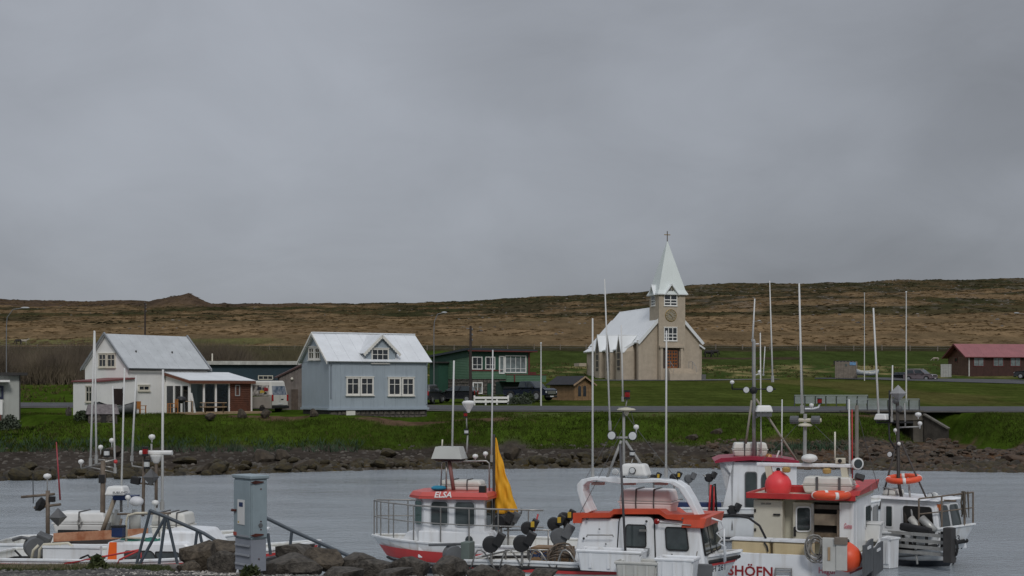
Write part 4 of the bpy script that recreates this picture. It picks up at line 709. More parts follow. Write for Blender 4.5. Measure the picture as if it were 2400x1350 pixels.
# ---------------------------------------------------------------- poles
GALV = mat('galvanised_pole', (.22, .225, .23), .5, .1, 2, metal=.3); WOODP = mat('tarred_pole', (.045, .034, .03), .85, .3, 3); WPOLE = mat('white_pole', (.62, .62, .60), .5, .06)
def lamp(px, py, Y, ax, label):
    g = onground(px, Y); top = P(px, py, Y).z - g.z; t = T('street_lamp', label, 'street lamp', g, 0, 'street lamps')
    t.part(MB().tube([(0, 0, -.3), (0, 0, 1.2)], .09, 8), 'base', GALV); t.part(MB().tube([(0, 0, 1.2), (0, 0, top * .8), (ax * .05, 0, top * .9), (ax * .45, 0, top - .12), (ax, 0, top - .02)], .045, 8, .03), 'pole', GALV)
    t.part(MB().ball((ax * 1.25, 0, top + .02), (abs(ax) * .25 + .08, .14, .09), 10, 6), 'lamp_head', mat('lamp_head', (.40, .41, .41), .4, .1))
lamp(15, 722, 128, 1.35, 'grey street lamp over the pale hut at the left edge'); lamp(1017, 733, 128, .75, 'grey street lamp behind the blue house'); lamp(1763, 752, 230, .9, 'small street lamp right of the church'); lamp(2409, 734, 190, -1.2, 'street lamp head entering at the right edge')
def wpole(px, py, Y, label):
    g = onground(px, Y); t = T('utility_pole', label, 'utility pole', g, 0, 'dark utility poles'); h = P(px, py, Y).z - g.z
    t.part(MB().tube([(0, 0, -.5), (0, 0, h)], .14, 8, .10), 'pole', WOODP)
    for k in range(3): t.part(MB().ball((.14, 0, h - .3 - k * .45), (.06, .06, .1), 8, 6), 'insulator', GALV)
wpole(1103, 764, 122, 'dark wooden pole in front of the green house'); wpole(340, 709, 200, 'tall dark wooden pole behind the white house roof')
def flagpole(px, py, Y, label):
    g = onground(px, Y); t = T('flagpole', label, 'flagpole', g, 0, 'white flagpoles'); h = P(px, py, Y).z - g.z
    t.part(MB().tube([(0, 0, -.2), (0, 0, h)], .075, 8, .045), 'pole', WPOLE); t.part(MB().ball((0, 0, h + .05), .09, 8, 6), 'finial', WPOLE)
flagpole(1268, 806, 122.5, 'white flagpole at the kerb beside the dark pickup'); flagpole(2026, 688, 205, 'white flagpole beside the small upturned boat'); flagpole(2124, 686, 130, 'white flagpole in front of the parked sport utility vehicle')
# ---------------------------------------------------------------- small things on land
t = T('white_fence', 'low white two-rail fence beside the road under the green house', 'fence', onground(1112, 124.5), 4)
e = t.p(1191, 945, y=0).x
for i in range(4): t.part(MB().box(e * i / 3 - .07, e * i / 3 + .07, -.07, .07, -.3, .85 if i in (0, 3) else .75), 'post', WHITE)
for z in (.22, .55): t.part(MB().box(0, e, -.12, -.075, z, z + .2), 'rail', WHITE)
GREYPL = mat('silvered_fence', (.20, .17, .14), .9, .25, 2)
t = T('board_enclosure', 'weathered board enclosure with a blue sign on the green', 'enclosure', P(1957, 880, 215), 3); e = t.p(2009, 870, y=0).x; h = t.p(1980, 847, y=0).z
for i in range(13): t.part(MB().box(e * i / 13 + .01, e * (i + 1) / 13 - .01, 0, .05, -.4, h - .08 * (i % 2)), 'plank', GREYPL)
for i in range(8): t.part(MB().box(e + .0, e + .05, .06 + i * .26, .3 + i * .26, -.4, h - .05), 'plank', GREYPL)
t.part(MB().box(e * .1, e * .9, .3, 2.0, h - .5, h + .12), 'skip_lid', GRP); q = t.p(1999, 853, y=-.03); t.part(MB().box(q.x - .5, q.x + .45, -.05, -.003, q.z - .2, q.z + .28), 'sign', mat('blue_sign', (.12, .25, .42), .5, .4, 3)); q = t.p(1983, 856, y=-.03); t.part(MB().box(q.x - .18, q.x + .18, -.05, -.003, q.z - .15, q.z + .2), 'notice', mat('dark_notice', (.08, .1, .09), .5))
def rowboat(px, py, Y, rz, L, W, label, m1, tilt=0):
    t = T('rowing_boat', label, 'rowing boat', P(px, py, Y), rz); vs = []; n = 9
    for i in range(n):
        f_ = i / (n - 1); b_ = W / 2 * math.sin(math.pi * (.12 + .76 * f_ ** .9)) ** .8 if i not in (n - 1,) else .03; sh = .55 + .35 * (2 * f_ - 1) ** 2
        vs += [(L * (f_ - .5), -b_, sh), (L * (f_ - .5), -b_ * .8, .2 + .1 * abs(2 * f_ - 1)), (L * (f_ - .5), 0, .02 + .12 * (2 * f_ - 1) ** 2), (L * (f_ - .5), b_ * .8, .2 + .1 * abs(2 * f_ - 1)), (L * (f_ - .5), b_, sh)]
    fs = [(i * 5 + j, (i + 1) * 5 + j, (i + 1) * 5 + j + 1, i * 5 + j + 1) for i in range(n - 1) for j in range(4)] + [(0, 1, 2, 3, 4)]
    hu = t.part(MB().add(vs, fs), 'hull', m1, smooth=True, recalc=False); md = hu.modifiers.new('solid', 'SOLIDIFY'); md.thickness = .05; hu.rotation_euler = (tilt, 0, 0)
    for s in (0, 4): gl_ = MB().tube([vs[i * 5 + s] for i in range(n)], .05).build('gunwale', BLK if tilt == 0 else CREAM, t); gl_.rotation_euler = (tilt, 0, 0)
    for i in (2, 5): th = MB().box(vs[i * 5][0] - .1, vs[i * 5][0] + .1, vs[i * 5][1], vs[i * 5 + 4][1], .4, .44).build('thwart', CREAM, t); th.rotation_euler = (tilt, 0, 0)
rowboat(2033, 880, 214, 12, 3.4, 1.3, 'small old white and blue boat lying on the grass by the enclosure', mat('worn_boat_paint', (.36, .40, .43), .6, .4, 1.2), .25)
rowboat(272, 972, 101, -10, 3.0, 1.35, 'dark grey rowing boat in front of the white house', mat('grey_boat', (.085, .09, .09), .6, .2))
t = T('stone_hut', 'little grey stone hut with pitched turf-grey roof before the white house', 'hut', P(240, 990, 98.5), 20); h = 1.05
t.part(MB().box(-.95, .95, -.5, .7, -.3, .62), 'wall', ROCKW); stones(t, ROCKW, Face(t, 'f', -.5), -.95, .95, -.2, .62, .28, 11); t.part(MB().hexa([(-1.1, -.65, .58), (1.1, -.65, .58), (1.1, .85, .58), (-1.1, .85, .58)], [(-.95, .0, 1.25), (.95, .0, 1.25), (.95, .3, 1.25), (-.95, .3, 1.25)]), 'roof', mat('lichen_roof', (.17, .15, .15), .95, .35, 4)); t.part(MB().box(-.12, .22, -.62, -.503, -.1, .5), 'doorway', DK)
def gchair(loc, rz, label):
    t = T('garden_chair', label, 'garden chair', loc, rz, 'orange wooden garden chairs')
    for i in range(4): t.part(MB().box(-.28, .28, -.25 + i * .13, -.14 + i * .13, .40, .43), 'seat_slat', ORANGEW)
    for i in range(4): t.part(MB().box(-.26 + i * .135, -.14 + i * .135, .26, .30, .45, 1.0), 'back_slat', ORANGEW)
    for x in (-.3, .3):
        t.part(MB().box(x - .03, x + .03, -.3, -.24, 0, .66), 'leg', ORANGEW); t.part(MB().box(x - .03, x + .03, .24, .3, 0, 1.0), 'leg', ORANGEW); t.part(MB().box(x - .045, x + .045, -.34, .24, .66, .7), 'armrest', ORANGEW)
dz = (WH.M @ Vector((0, 0, .10))).z
def ondeck(px, Y): return Vector(((px - 1200) * Y / F, Y, dz))
gchair(onground(328, 103.4), 150, 'orange wooden garden chair below the small double window'); gchair(ondeck(405, 102.4), -60, 'orange wooden chair beside the barbecue on the deck')
t = T('barbecue', 'black kettle barbecue with side shelf on the wooden deck', 'barbecue', ondeck(425, 102.6), 10)
t.part(MB().ball((0, 0, .95), (.36, .3, .26), 14, 8), 'bowl', BLK)
for x, y in ((-.25, -.2), (.25, -.2), (-.25, .2), (.25, .2)): t.part(MB().tube([(x, y, 0), (x * .8, y * .8, .85)], .025), 'leg', STEEL)
t.part(MB().box(.3, .85, -.22, .22, .82, .86), 'shelf', DECKW); t.part(MB().box(.75, .8, -.2, .2, 0, .82), 'shelf_leg', DECKW)
t = T('picnic_table', 'wooden picnic table with crossed legs on the deck before the glass wall', 'table', ondeck(500, 103.2), 14)
for i in range(4): t.part(MB().box(-.95, .95, -.4 + i * .2, -.22 + i * .2, .72, .76), 'plank', DECKW)
for x in (-.65, .65): t.part(MB().bar((x, -.5, 0), (x, .3, .71), .08, .06), 'leg', DECKW); t.part(MB().bar((x + .09, .5, 0), (x + .09, -.3, .71), .08, .06), 'leg', DECKW)
for s in (-1, 1): t.part(MB().box(-.95, .95, s * .75 - .12, s * .75 + .12, .42, .46), 'bench', DECKW)
t.part(MB().box(-.7, .79, -.78, .78, .36, .41), 'bench_bearer', DECKW)
t = T('white_board', 'white board leaning on the sunroom post', 'board', ondeck(457, 103.0), 20); t.part(MB().bar((0, 0, 0), (-.25, .25, 1.45), .2, .05), 'board', WHITE); t.part(MB().bar((.03, -.05, .02), (-.22, .19, 1.43), .03, .02), 'edge_strip', TRW)
# horses far out on the pasture
def horse(px, Y, rz, c, label, graze=True, s=1.):
    t = T('horse', label, 'horse', onground(px, Y), rz, 'horses on the pasture'); m = mat('horse_coat', c, .8, .2, 2); mb = MB()
    sec = [(-.78, 1.12, .16, .2), (-.6, 1.12, .27, .32), (-.2, 1.08, .29, .33), (.25, 1.08, .28, .34), (.6, 1.14, .22, .28), (.82, 1.25 if not graze else 1.0, .14, .2), (1.15, 1.5 if not graze else .6, .1, .16), (1.3, 1.62 if not graze else .3, .1, .13), (1.55, 1.5 if not graze else .1, .07, .08)]
    n = 8; k0 = 0
    for x, z, w_, h_ in sec: mb.v += [(x, w_ * math.cos(6.283 * k / n), z + h_ * math.sin(6.283 * k / n)) for k in range(n)]
    for i in range(len(sec) - 1): mb.f += [(i * n + k, i * n + (k + 1) % n, (i + 1) * n + (k + 1) % n, (i + 1) * n + k) for k in range(n)]
    mb.f += [tuple(range(n))[::-1], tuple((len(sec) - 1) * n + k for k in range(n))]
    for x in (-.6, .55):
        for y in (-.15, .15): mb.tube([(x, y, 1.0), (x + (.03 if x > 0 else -.08), y, .55), (x, y, .05), (x + .03, y, 0)], .12, 6, .05)
    mb.tube([(-.8, 0, 1.2), (-.95, 0, .95), (-.95, 0, .5)], .06, 6, .09); t.part(mb, 'body', m, smooth=True); t.part(MB().bar((.65, 0, 1.42 if graze else 1.5), (1.2, 0, .78 if graze else 1.78), .05, .16), 'mane', BLK); return t
horse(1660, 292, 10, (.015, .013, .012), 'black horse grazing right of the church, nearest the church'); horse(1675, 296, 170, (.02, .016, .013), 'black horse grazing second right of the church'); horse(43, 392, 175, (.016, .014, .012), 'black horse on the pasture far left'); horse(56, 394, 20, (.40, .36, .30), 'pale horse beside the black horse far left', False); horse(2193, 278, 185, (.38, .32, .26), 'pale horse lying out beyond the parked vehicles').o.scale = (.7, .7, .45)
# pasture fence: posts far apart along the foot of the hill
t = T('pasture_fence', 'thin wire fence on short posts along the foot of the hill', 'fence', (0, 0, 0))
fp = []
for i in range(44):
    x = -125 + i * 6.2; y = 334 + 6 * math.sin(i * .3); z = gz(x, y); fp.append((x, y, z)); t.part(MB().box(x - .09, x + .09, y - .09, y + .09, z - .3, z + 1.25), 'post', GREYPL)
for h in (.5, 1.0): t.part(MB().tube([(x, y, z + h) for x, y, z in fp], .012, 4), 'wire', STEEL)
# ---------------------------------------------------------------- rocks
rng = np.random.default_rng(5)
def rockmesh(seed, sub=2, rough=.32, flat=.8):
    bm = bmesh.new(); bmesh.ops.create_icosphere(bm, subdivisions=sub, radius=1); rnd = random.Random(seed)
    planes = [(Vector((rnd.gauss(0, 1), rnd.gauss(0, 1), rnd.gauss(0, 1))).normalized(), rnd.uniform(.42, .85)) for _ in range(13)]
    for v in bm.verts:
        p = v.co.copy()
        for n, d in planes:
            k = p.dot(n)
            if k > d: p -= n * (k - d) * .97
        p *= 1 + rough * .25 * (rnd.random() - .5); p.z *= flat; v.co = p
    me = bpy.data.meshes.new('rock'); bm.to_mesh(me); bm.free(); return me
ROCKB = mat('brown_shore_rock', (.052, .040, .027), .9, .5, 2.2, bump=.7, bscale=5); ROCKD = mat('weedy_dark_rock', (.026, .020, .012), .85, .6, 3.0, bump=.8, bscale=7, col2=(.06, .045, .015)); ROCKR = mat('rusty_shore_rock', (.075, .036, .016), .9, .5, 1.6, bump=.6, bscale=5, col2=(.10, .068, .045)); ROCKG = mat('grey_riprap', (.058, .050, .041), .92, .6, 5.0, bump=1.0, bscale=14, col2=(.125, .110, .092)); ROCKT = mat('tan_riprap', (.066, .050, .033), .92, .6, 5.0, bump=1.0, bscale=14, col2=(.125, .10, .072))
RM = {}
for m_ in (ROCKB, ROCKD, ROCKR, ROCKG, ROCKT):
    L_ = []
    for k in range(5):
        me = rockmesh(100 + k * 7 + len(RM), 2); me.materials.append(m_); L_.append(me)
    RM[m_.name] = L_
RF = {}
def rock(m_, pos, sx, sy, sz, label, group=None, rot=None, sink=.25):
    me = random.choice(RM[m_.name]); o = bpy.data.objects.new('rock', me); COL.objects.link(o); o.scale = (sx, sy, sz); o.location = (pos[0], pos[1], pos[2] + sz * (.7 - sink)); o.rotation_euler = rot or (random.uniform(-.3, .3), random.uniform(-.3, .3), random.uniform(0, 6.28))
    return tag(o, label, 'rock', group)
def prock(m_, px, py, wpx, hpx, Y, label, **k):
    s = F / Y; rock(m_, P(px, py + hpx / 2, Y), wpx / s / 1.75, wpx / s / 2, hpx / s / 1.15, label, rot=(random.uniform(-.12, .12), random.uniform(-.12, .12), random.uniform(-.4, .4)), **k)
for a in ((ROCKD, 190, 1106, 62, 36, 76, 'dark brown boulder at the waterline behind the left boat mast'), (ROCKB, 262, 1060, 54, 38, 88, 'brown boulder on the left beach behind antennas'), (ROCKD, 365, 1088, 60, 28, 82, 'weedy dark boulder on the beach right of the bar radar'), (ROCKD, 437, 1078, 70, 26, 84, 'long low dark boulder left of the cabinet'),
    (ROCKB, 615, 1068, 60, 30, 86, 'tan boulder of the pair on the beach above the cabinet'), (ROCKB, 660, 1066, 44, 26, 86.5, 'pointed tan boulder beside its larger neighbour on the beach'), (ROCKD, 592, 1095, 44, 28, 83.5, 'black weedy rock at the waterline above the cabinet'), (ROCKD, 730, 1088, 52, 26, 84, 'dark pyramid-shaped rock at the waterline'), (ROCKD, 891, 1085, 60, 30, 84, 'big black rounded boulder left of the boat with the yellow sail'), (ROCKD, 842, 1094, 34, 22, 83.6, 'low dark rock beside the big rounded boulder'),
    (ROCKB, 1196, 1060, 56, 38, 88, 'brown boulder behind the yellow sail'), (ROCKD, 1150, 1072, 40, 34, 86, 'dark rock left of the yellow sail top'), (ROCKB, 1680, 1014, 34, 26, 97, 'pointed brown rock standing at the grass edge'), (ROCKB, 1622, 1026, 36, 22, 96, 'tilted tan rock slab below the grass edge'), (ROCKD, 1555, 1086, 50, 30, 86, 'rusty dark boulder at the waterline behind the orange-trimmed boat'),
    (ROCKR, 2373, 1074, 62, 20, 85, 'long dark rusty rock at the right edge of the shore'), (ROCKB, 1035, 993, 36, 12, 100, 'flat grey stone by the soil heap below the blue house'), (ROCKB, 620, 970, 34, 20, 101, 'brown boulder on the verge in front of the van'), (ROCKB, 735, 968, 24, 20, 101, 'dark boulder on the verge before the blue house corner'), (ROCKB, 490, 976, 36, 16, 99.5, 'brown boulder under the edge of the deck'), (ROCKB, 566, 970, 26, 22, 100.5, 'rough brown boulder at the right end of the deck')):
    prock(*a)
for k in range(120):      # weed-covered rocks along the waterline, left and centre
    px = random.uniform(-40, 1560); x = (px - 1200) * 84 / F; yw = float(lerp(x, YW)); Y = yw + abs(random.gauss(0, 1)) * 2.4 + .2; px += 40 * math.sin(px * .031); g = onground(px, Y); s = random.uniform(.22, .46) * (1.7 if random.random() < .2 else 1)
    rock(ROCKD if random.random() < .85 else ROCKB, g, s * 1.2, s, s * .8, 'weed-covered dark rock in the belt of rocks along the waterline', 'weedy rocks along the waterline')
for k in range(150):     # rubble under the bridge and along the right shore
    px = random.uniform(1640, 2440); Y = random.uniform(82.5, 95.5); g = onground(px, Y); s = random.uniform(.14, .30) * (1.6 if random.random() < .15 else 1)
    rock(ROCKR if random.random() < .6 else ROCKB, g, s * 1.3, s, s * .75, 'rusty brown stone in the rubble of the right-hand shore', 'rubble stones on the right shore')
for k in range(34):
    px = random.uniform(2165, 2240); Y = random.uniform(97, 110); g = onground(px, Y); s = random.uniform(.25, .45); rock(ROCKR if k % 3 else ROCKB, g, s * 1.2, s, s * .9, 'stone in the heap at the foot of the bridge wing wall', 'stones heaped at the bridge')
def pebbles(name, n, xr, fY, smin, smax, m_, seed, keep=None, kind='stuff'):
    r_ = np.random.default_rng(seed); x, y = fY(r_, n); 
    if keep is not None: k = keep(x, y); x, y = x[k], y[k]
    n = len(x); z = ground_h(x, y); s = smin + (smax - smin) * r_.random(n) ** 2.5
    base = np.array([(-1, -.6, 0), (.2, -1, 0), (1, -.2, 0), (.5, .9, 0), (-.7, .8, 0), (-.4, -.4, .7), (.5, -.3, .8), (.1, .5, .65)]); fb = np.array([(0, 1, 5), (1, 6, 5), (1, 2, 6), (2, 3, 6), (3, 7, 6), (3, 4, 7), (4, 5, 7), (4, 0, 5), (5, 6, 7)])
    a = r_.random(n) * 6.28; ca, sa = np.cos(a), np.sin(a); jit = 1 + .35 * (r_.random((n, 8, 3)) - .5); q = base[None] * jit * s[:, None, None] * np.array([1.1, .9, .8])
    v = np.stack([q[..., 0] * ca[:, None] - q[..., 1] * sa[:, None] + x[:, None], q[..., 0] * sa[:, None] + q[..., 1] * ca[:, None] + y[:, None], q[..., 2] + z[:, None] - .1 * s[:, None]], 2).reshape(-1, 3)
    f = (fb[None] + (np.arange(n) * 8)[:, None, None]).reshape(-1, 3); return npmesh(name, v, f, m_, kind)
def npmesh(name, v, f, m_, kind='stuff', smooth=False):
    me = bpy.data.meshes.new(name); me.vertices.add(len(v)); me.vertices.foreach_set('co', v.ravel()); k, w_ = f.shape; me.loops.add(k * w_); me.loops.foreach_set('vertex_index', f.ravel()); me.polygons.add(k); me.polygons.foreach_set('loop_start', np.arange(k) * w_); me.polygons.foreach_set('loop_total', np.full(k, w_))
    me.update(calc_edges=True); me.validate(); me.materials.append(m_); o = bpy.data.objects.new(name, me); COL.objects.link(o); o['kind'] = kind; return o
def shore(r_, n):
    x = r_.uniform(-36, 34, n); yw = lerp(x, YW); yb = lerp(x, [(-30, 92), (0, 94), (30, 96)]); w_ = np.where(r_.random(n) < .45, r_.random(n) ** 2 * .35, r_.random(n)); return x, yw - .3 + (yb + 1 - yw) * w_
tag(pebbles('beach_stones', 3600, None, shore, .05, .22, mat('beach_stone_mix', (.05, .041, .03), .9, .6, 1.5, world=True, col2=(.125, .108, .088)), 3), 'loose stones strewn over the dark beach', 'stones')
tag(pebbles('shore_rubble', 3600, None, lambda r_, n: (r_.uniform(13, 40, n), r_.uniform(79, 96, n)), .07, .28, mat('rubble_mix', (.055, .036, .020), .9, .6, .9, world=True, col2=(.115, .075, .045)), 4, lambda x, y: y > lerp(x, YW) - .5), 'small rusty stones of the right-hand shore', 'stones')
tag(pebbles('hill_stones', 4200, None, lambda r_, n: (r_.uniform(-330, 380, n), 1000 - 560 * r_.random(n) ** 1.3), .15, .9, mat('pale_hill_stone', (.10, .085, .07), .95, .5, .05, world=True, col2=(.20, .175, .15)), 6, lambda x, y: fbm(x / 45, y / 60, 3, 140) > np.where(x > 20, .42, .56)), 'pale stones scattered over the hillside', 'stones')
tag(pebbles('seaweed_clumps', 1700, None, lambda r_, n: (lambda x: (x, lerp(x, YW) - .4 + np.abs(r_.normal(0, 1, n)) * 2.6))(r_.uniform(-36, 34, n)), .12, .5, mat('olive_brown_weed', (.022, .016, .007), .75, .5, 1.2, world=True, bump=.8, bscale=9, col2=(.060, .043, .014)), 7, lambda x, y: fbm(x / 2.5, y / 1.2, 3, 81) > .42), 'olive-brown seaweed heaped along the waterline', 'seaweed')
# hummocks: tussocks of dry grass and heath standing up from the hillside
def tufts(name, n, fY, hmin, hmax, wmin, wmax, m_, seed, keep=None, blades=5, lean=.5, spread=1.0):
    r_ = np.random.default_rng(seed); x, y = fY(r_, n)
    if keep is not None: k = keep(x, y); x, y = x[k], y[k]
    n = len(x); x = np.repeat(x, blades); y = np.repeat(y, blades); h = hmin + (hmax - hmin) * np.repeat(r_.random(n), blades) * (.6 + .4 * r_.random(n * blades)); w_ = wmin + (wmax - wmin) * r_.random(n * blades)
    x = x + r_.normal(0, .35, n * blades) * spread * h; y = y + r_.normal(0, .35, n * blades) * spread * h; z = ground_h(x, y); a = r_.random(n * blades) * 6.283; dx = r_.normal(0, lean, n * blades) * h; dy = r_.normal(0, lean, n * blades) * h; c, s = np.cos(a), np.sin(a)
    v = np.stack([np.stack([x - c * w_, y - s * w_, z - .03], 1), np.stack([x + c * w_, y + s * w_, z - .03], 1), np.stack([x + dx + c * w_ * .2, y + dy + s * w_ * .2, z + h], 1)], 1).reshape(-1, 3)
    return npmesh(name, v, np.arange(len(v)).reshape(-1, 3), m_)
EXC = [(-24.5, 112, 6.5), (-12, 106, 6.5), (-1, 152, 7), (21, 212, 14), (7.5, 136, 3.2), (-20.5, 106, 4), (-17.5, 106, 3), (-29, 108, 5), (-34, 102, 4.5), (76, 224, 14), (2.5, 131, 3), (-5, 129, 2.5), (-28.2, 98.5, 1), (29.5, 118, 4.5)]
def free(x, y):
    k = np.ones(len(x), bool)
    for cx_, cy_, r_ in EXC: k &= (x - cx_) ** 2 + (y - cy_) ** 2 > r_ * r_
    k &= np.abs(y - lerp(x, RC)) > 4.8; return k
def soil(x, y):
    k = np.ones(len(x), bool)
    for cx_, cy_, rx, ry in ((-7.8, 100.2, 3.4, 2.0), (-2.6, 101.0, 2.4, 1.3), (-17.5, 101.5, 3.0, 1.0), (25.0, 104, 1.8, 2.5)): k &= ((x - cx_) / rx) ** 2 + ((y - cy_) / ry) ** 2 > 1
    return k
GRA1 = mat('bank_grass', (.028, .048, .008), .9, .45, .2, world=True, col2=(.088, .118, .022), spec=.03); GRA2 = mat('blue_green_rye', (.045, .075, .042), .8, .3, 1, world=True, spec=.2); GRA3 = mat('dry_tussock', (.19, .145, .07), .9, .4, .3, world=True, col2=(.06, .075, .022), spec=0.); GRA4 = mat('hill_tussock', (.185, .128, .066), 1., .2, .04, world=True, col2=(.135, .094, .048), spec=0.); GRA5 = mat('hill_heath', (.048, .042, .022), .9, .3, .05, world=True, spec=0.)
onbank = lambda x, y: free(x, y) & soil(x, y) & (y > lerp(x, [(-30, 92), (0, 94), (30, 96)]) + (fbm(x / 3, y / 3, 3, 77) - .5) * 3 + .3) & ~((x > 27.4) & (x < 34.2))
tag(tufts('bank_grass', 42000, lambda r_, n: (r_.uniform(-40, 40, n), r_.uniform(92, 109, n)), .06, .26, .015, .035, GRA1, 11, lambda x, y: onbank(x, y) & ~((x > 0) & (x < 26) & (y > 102)), 4, .5, 2.6), 'long green grass on the bank above the beach', 'grass')
tag(tufts('dead_grass', 5200, lambda r_, n: (r_.uniform(-40, 40, n), r_.uniform(92, 108, n)), .08, .32, .012, .03, mat('dead_grass', (.16, .125, .06), .9, .3, 1, world=True, col2=(.09, .095, .03), spec=.1), 17, lambda x, y: onbank(x, y) & (fbm(x / 3.5, y / 2.5, 3, 170) > .57), 5), 'yellowed dead grass among the green on the bank', 'grass')
tag(tufts('lyme_grass', 450, lambda r_, n: (np.where(r_.random(n) < .6, r_.uniform(-34, -10, n), r_.uniform(15, 22, n)), r_.uniform(91.5, 94.5, n)), .3, .6, .02, .04, GRA2, 12, None, 6), 'blue-green lyme grass at the top of the beach', 'grass')
tag(tufts('pasture_tussocks', 9000, lambda r_, n: (r_.uniform(-75, 95, n), r_.uniform(126, 262, n)), .15, .5, .04, .1, GRA3, 13, lambda x, y: free(x, y) & (((y > 216)) | (x < 4)) & (fbm(x / 9, y / 12, 3, 150) > .42), 5), 'rough yellowish tussocks on the pasture', 'grass')
hx = lambda r_, n: (lambda y: (r_.uniform(-.40, .40, n) * y, y))(380 + 630 * r_.random(n) ** .8)
tag(tufts('hill_tussocks', 24000, hx, .12, .4, .6, 2.2, GRA4, 14, lambda x, y: fbm(x / 30, y / 20, 4, 111) < .52, 3, .35, 1.5), 'dry tan tussock grass covering the hillside', 'grass')
tag(tufts('hill_heath', 15000, hx, .15, .5, .5, 2.4, GRA5, 15, lambda x, y: ((fbm(x / 30, y / 20, 4, 111) > .55) & (y > 540)) | ((y > 760) & (x > -60) & (fbm(x / 20, y / 50, 3, 160) > .45)), 3, .35, 1.5), 'dark heath in drifts over the hillside', 'heath')
# bare willow thicket behind the houses
def thicket(name, xs, ys, n, hmax, m_, seed, label, step=60.):
    r_ = np.random.default_rng(seed); x = r_.uniform(*xs, n); y = r_.uniform(*ys, n); prof = .66 + 1.0 * (fbm(x / 4, y / 5, 3, seed) - .5); z = ground_h(x, y); h = hmax * prof * (.55 + .45 * r_.random(n)); L = []
    for k in range(4):
        lx = r_.normal(0, .30, n) * h; ly = r_.normal(0, .2, n) * h; b0 = r_.uniform(0, .45, n) * (k > 0); w_ = .035 if k == 0 else .022; sx = x + lx * b0 * .6; sz = z + h * b0; ex = x + lx; ez = z + h * (1 - .18 * r_.random(n)); ang = r_.random(n) * 6.28; c, s = np.cos(ang) * w_, np.sin(ang) * w_
        L.append(np.stack([np.stack([sx - c, y - s, sz], 1), np.stack([sx + c, y + s, sz], 1), np.stack([ex, y + ly, ez], 1)], 1).reshape(-1, 3))
    v = np.concatenate(L); return tag(npmesh(name, v, np.arange(len(v)).reshape(-1, 3), m_), label, 'thicket')
TWIG = mat('willow_twigs', (.10, .075, .058), .9, .4, .25, world=True, col2=(.19, .15, .10)); 
thicket('willow_thicket', (-80, -36), (184, 208), 19000, 8.0, TWIG, 21, 'brown leafless willow thicket left of the white house'); thicket('willow_hedge', (-48, -24), (196, 214), 14000, 8.6, mat('budding_twigs', (.11, .09, .05), .9, .4, .25, world=True, col2=(.19, .165, .085)), 22, 'brown-green budding willows between the white and blue houses')
# leafy bushes
def bush(px, py, wpx, hpx, Y, m_, label, n=1400, name='bush', group=None):
    s = F / Y; w_, h = wpx / s, hpx / s; base = P(px, py + hpx / 2, Y); r_ = np.random.default_rng(int(px)); d = r_.normal(size=(n, 3)); d /= np.linalg.norm(d, axis=1)[:, None]; rad = (.55 + .45 * r_.random(n) ** .5) * (.8 + .4 * vnoise(d[:, 0] * 2.3 + 9, d[:, 2] * 2.3 + 5, int(px)))
    c = np.stack([d[:, 0] * rad * w_ / 2, d[:, 1] * rad * w_ / 2.4, np.abs(d[:, 2]) * rad * h], 1); l = r_.uniform(.05, .11, n)[:, None]; a = r_.normal(size=(n, 3)); a /= np.linalg.norm(a, axis=1)[:, None]; b2 = np.cross(a, r_.normal(size=(n, 3))); b2 /= np.linalg.norm(b2, axis=1)[:, None]
    v = np.stack([c - a * l, c + b2 * l * .5, c + a * l, c - b2 * l * .5], 1).reshape(-1, 3); t = T(name, label, 'bush', base, 0, group); o = npmesh('foliage', v, np.arange(len(v)).reshape(-1, 4), m_); del o['kind']; o.parent = t.o
    for k in range(5): q = k * 1.257; t.part(MB().tube([(0, 0, -.1), (math.cos(q) * w_ * .12, math.sin(q) * w_ * .1, h * .4), (math.cos(q) * w_ * .3, math.sin(q) * w_ * .25, h * .75)], .025, 5, .01), 'stem', WOODP)
LEAF = mat('dark_leaf', (.022, .042, .014), .7, .4, 2, world=True, col2=(.05, .075, .028)); JUN = mat('grey_green_leaf', (.035, .052, .030), .7, .4, 2, world=True, col2=(.08, .10, .06))
bush(22, 992, 52, 34, 97, JUN, 'grey-green bush at the left edge below the pale hut'); bush(195, 975, 48, 22, 99, LEAF, 'dark bush at the corner of the white porch'); bush(1150, 936, 90, 22, 126, LEAF, 'low dark hedge bush behind the white fence', 2200); bush(1215, 940, 60, 28, 125, JUN, 'grey-green shrub right of the white fence', 1600); bush(1236, 930, 34, 28, 127, LEAF, 'brown-green shrub in front of the pickup', 900)
t = T('garden_stone', 'grey standing stone beside the porch of the white house', 'stone', onground(160, 104), 0); o_ = bpy.data.objects.new('stone_body', RM['grey_riprap'][1]); COL.objects.link(o_); o_.parent = t.o; o_.scale = (.28, .25, .75); o_.location = (0, 0, .35)
# ---------------------------------------------------------------- boats
GEL = mat('white_gelcoat', (.77, .79, .81), .35, .06, 1.2, streak=.45, dirt=(.40, .36, .30)); GELC = mat('cream_gelcoat', (.58, .54, .43), .45, .07, 1.5, streak=.2, dirt=(.34, .28, .2)); ORED = mat('orange_red_paint', (.56, .07, .028), .45, .18, 2.5, streak=.2, dirt=(.38, .10, .06)); RED = mat('boat_red_paint', (.46, .03, .03), .45, .2, 2.5, streak=.25, dirt=(.25, .05, .04)); CRIM = mat('crimson_paint', (.30, .018, .045), .4, .12, 2)
REDS = mat('red_stripe', (.50, .045, .045), .4, .08); RUB = mat('rubber_black', (.014, .014, .015), .7, .3); STAIN = mat('stainless_tube', (.36, .35, .33), .35, .15, 5, metal=.7); BROWNM = mat('rusty_mast', (.16, .125, .095), .7, .35, 4); GREYM = mat('grey_mast', (.32, .32, .31), .5, .15, 3); BGL = glass('boat_glass', (.05, .062, .064), .05); TEALGL = glass('teal_glass', (.05, .14, .12), .06)
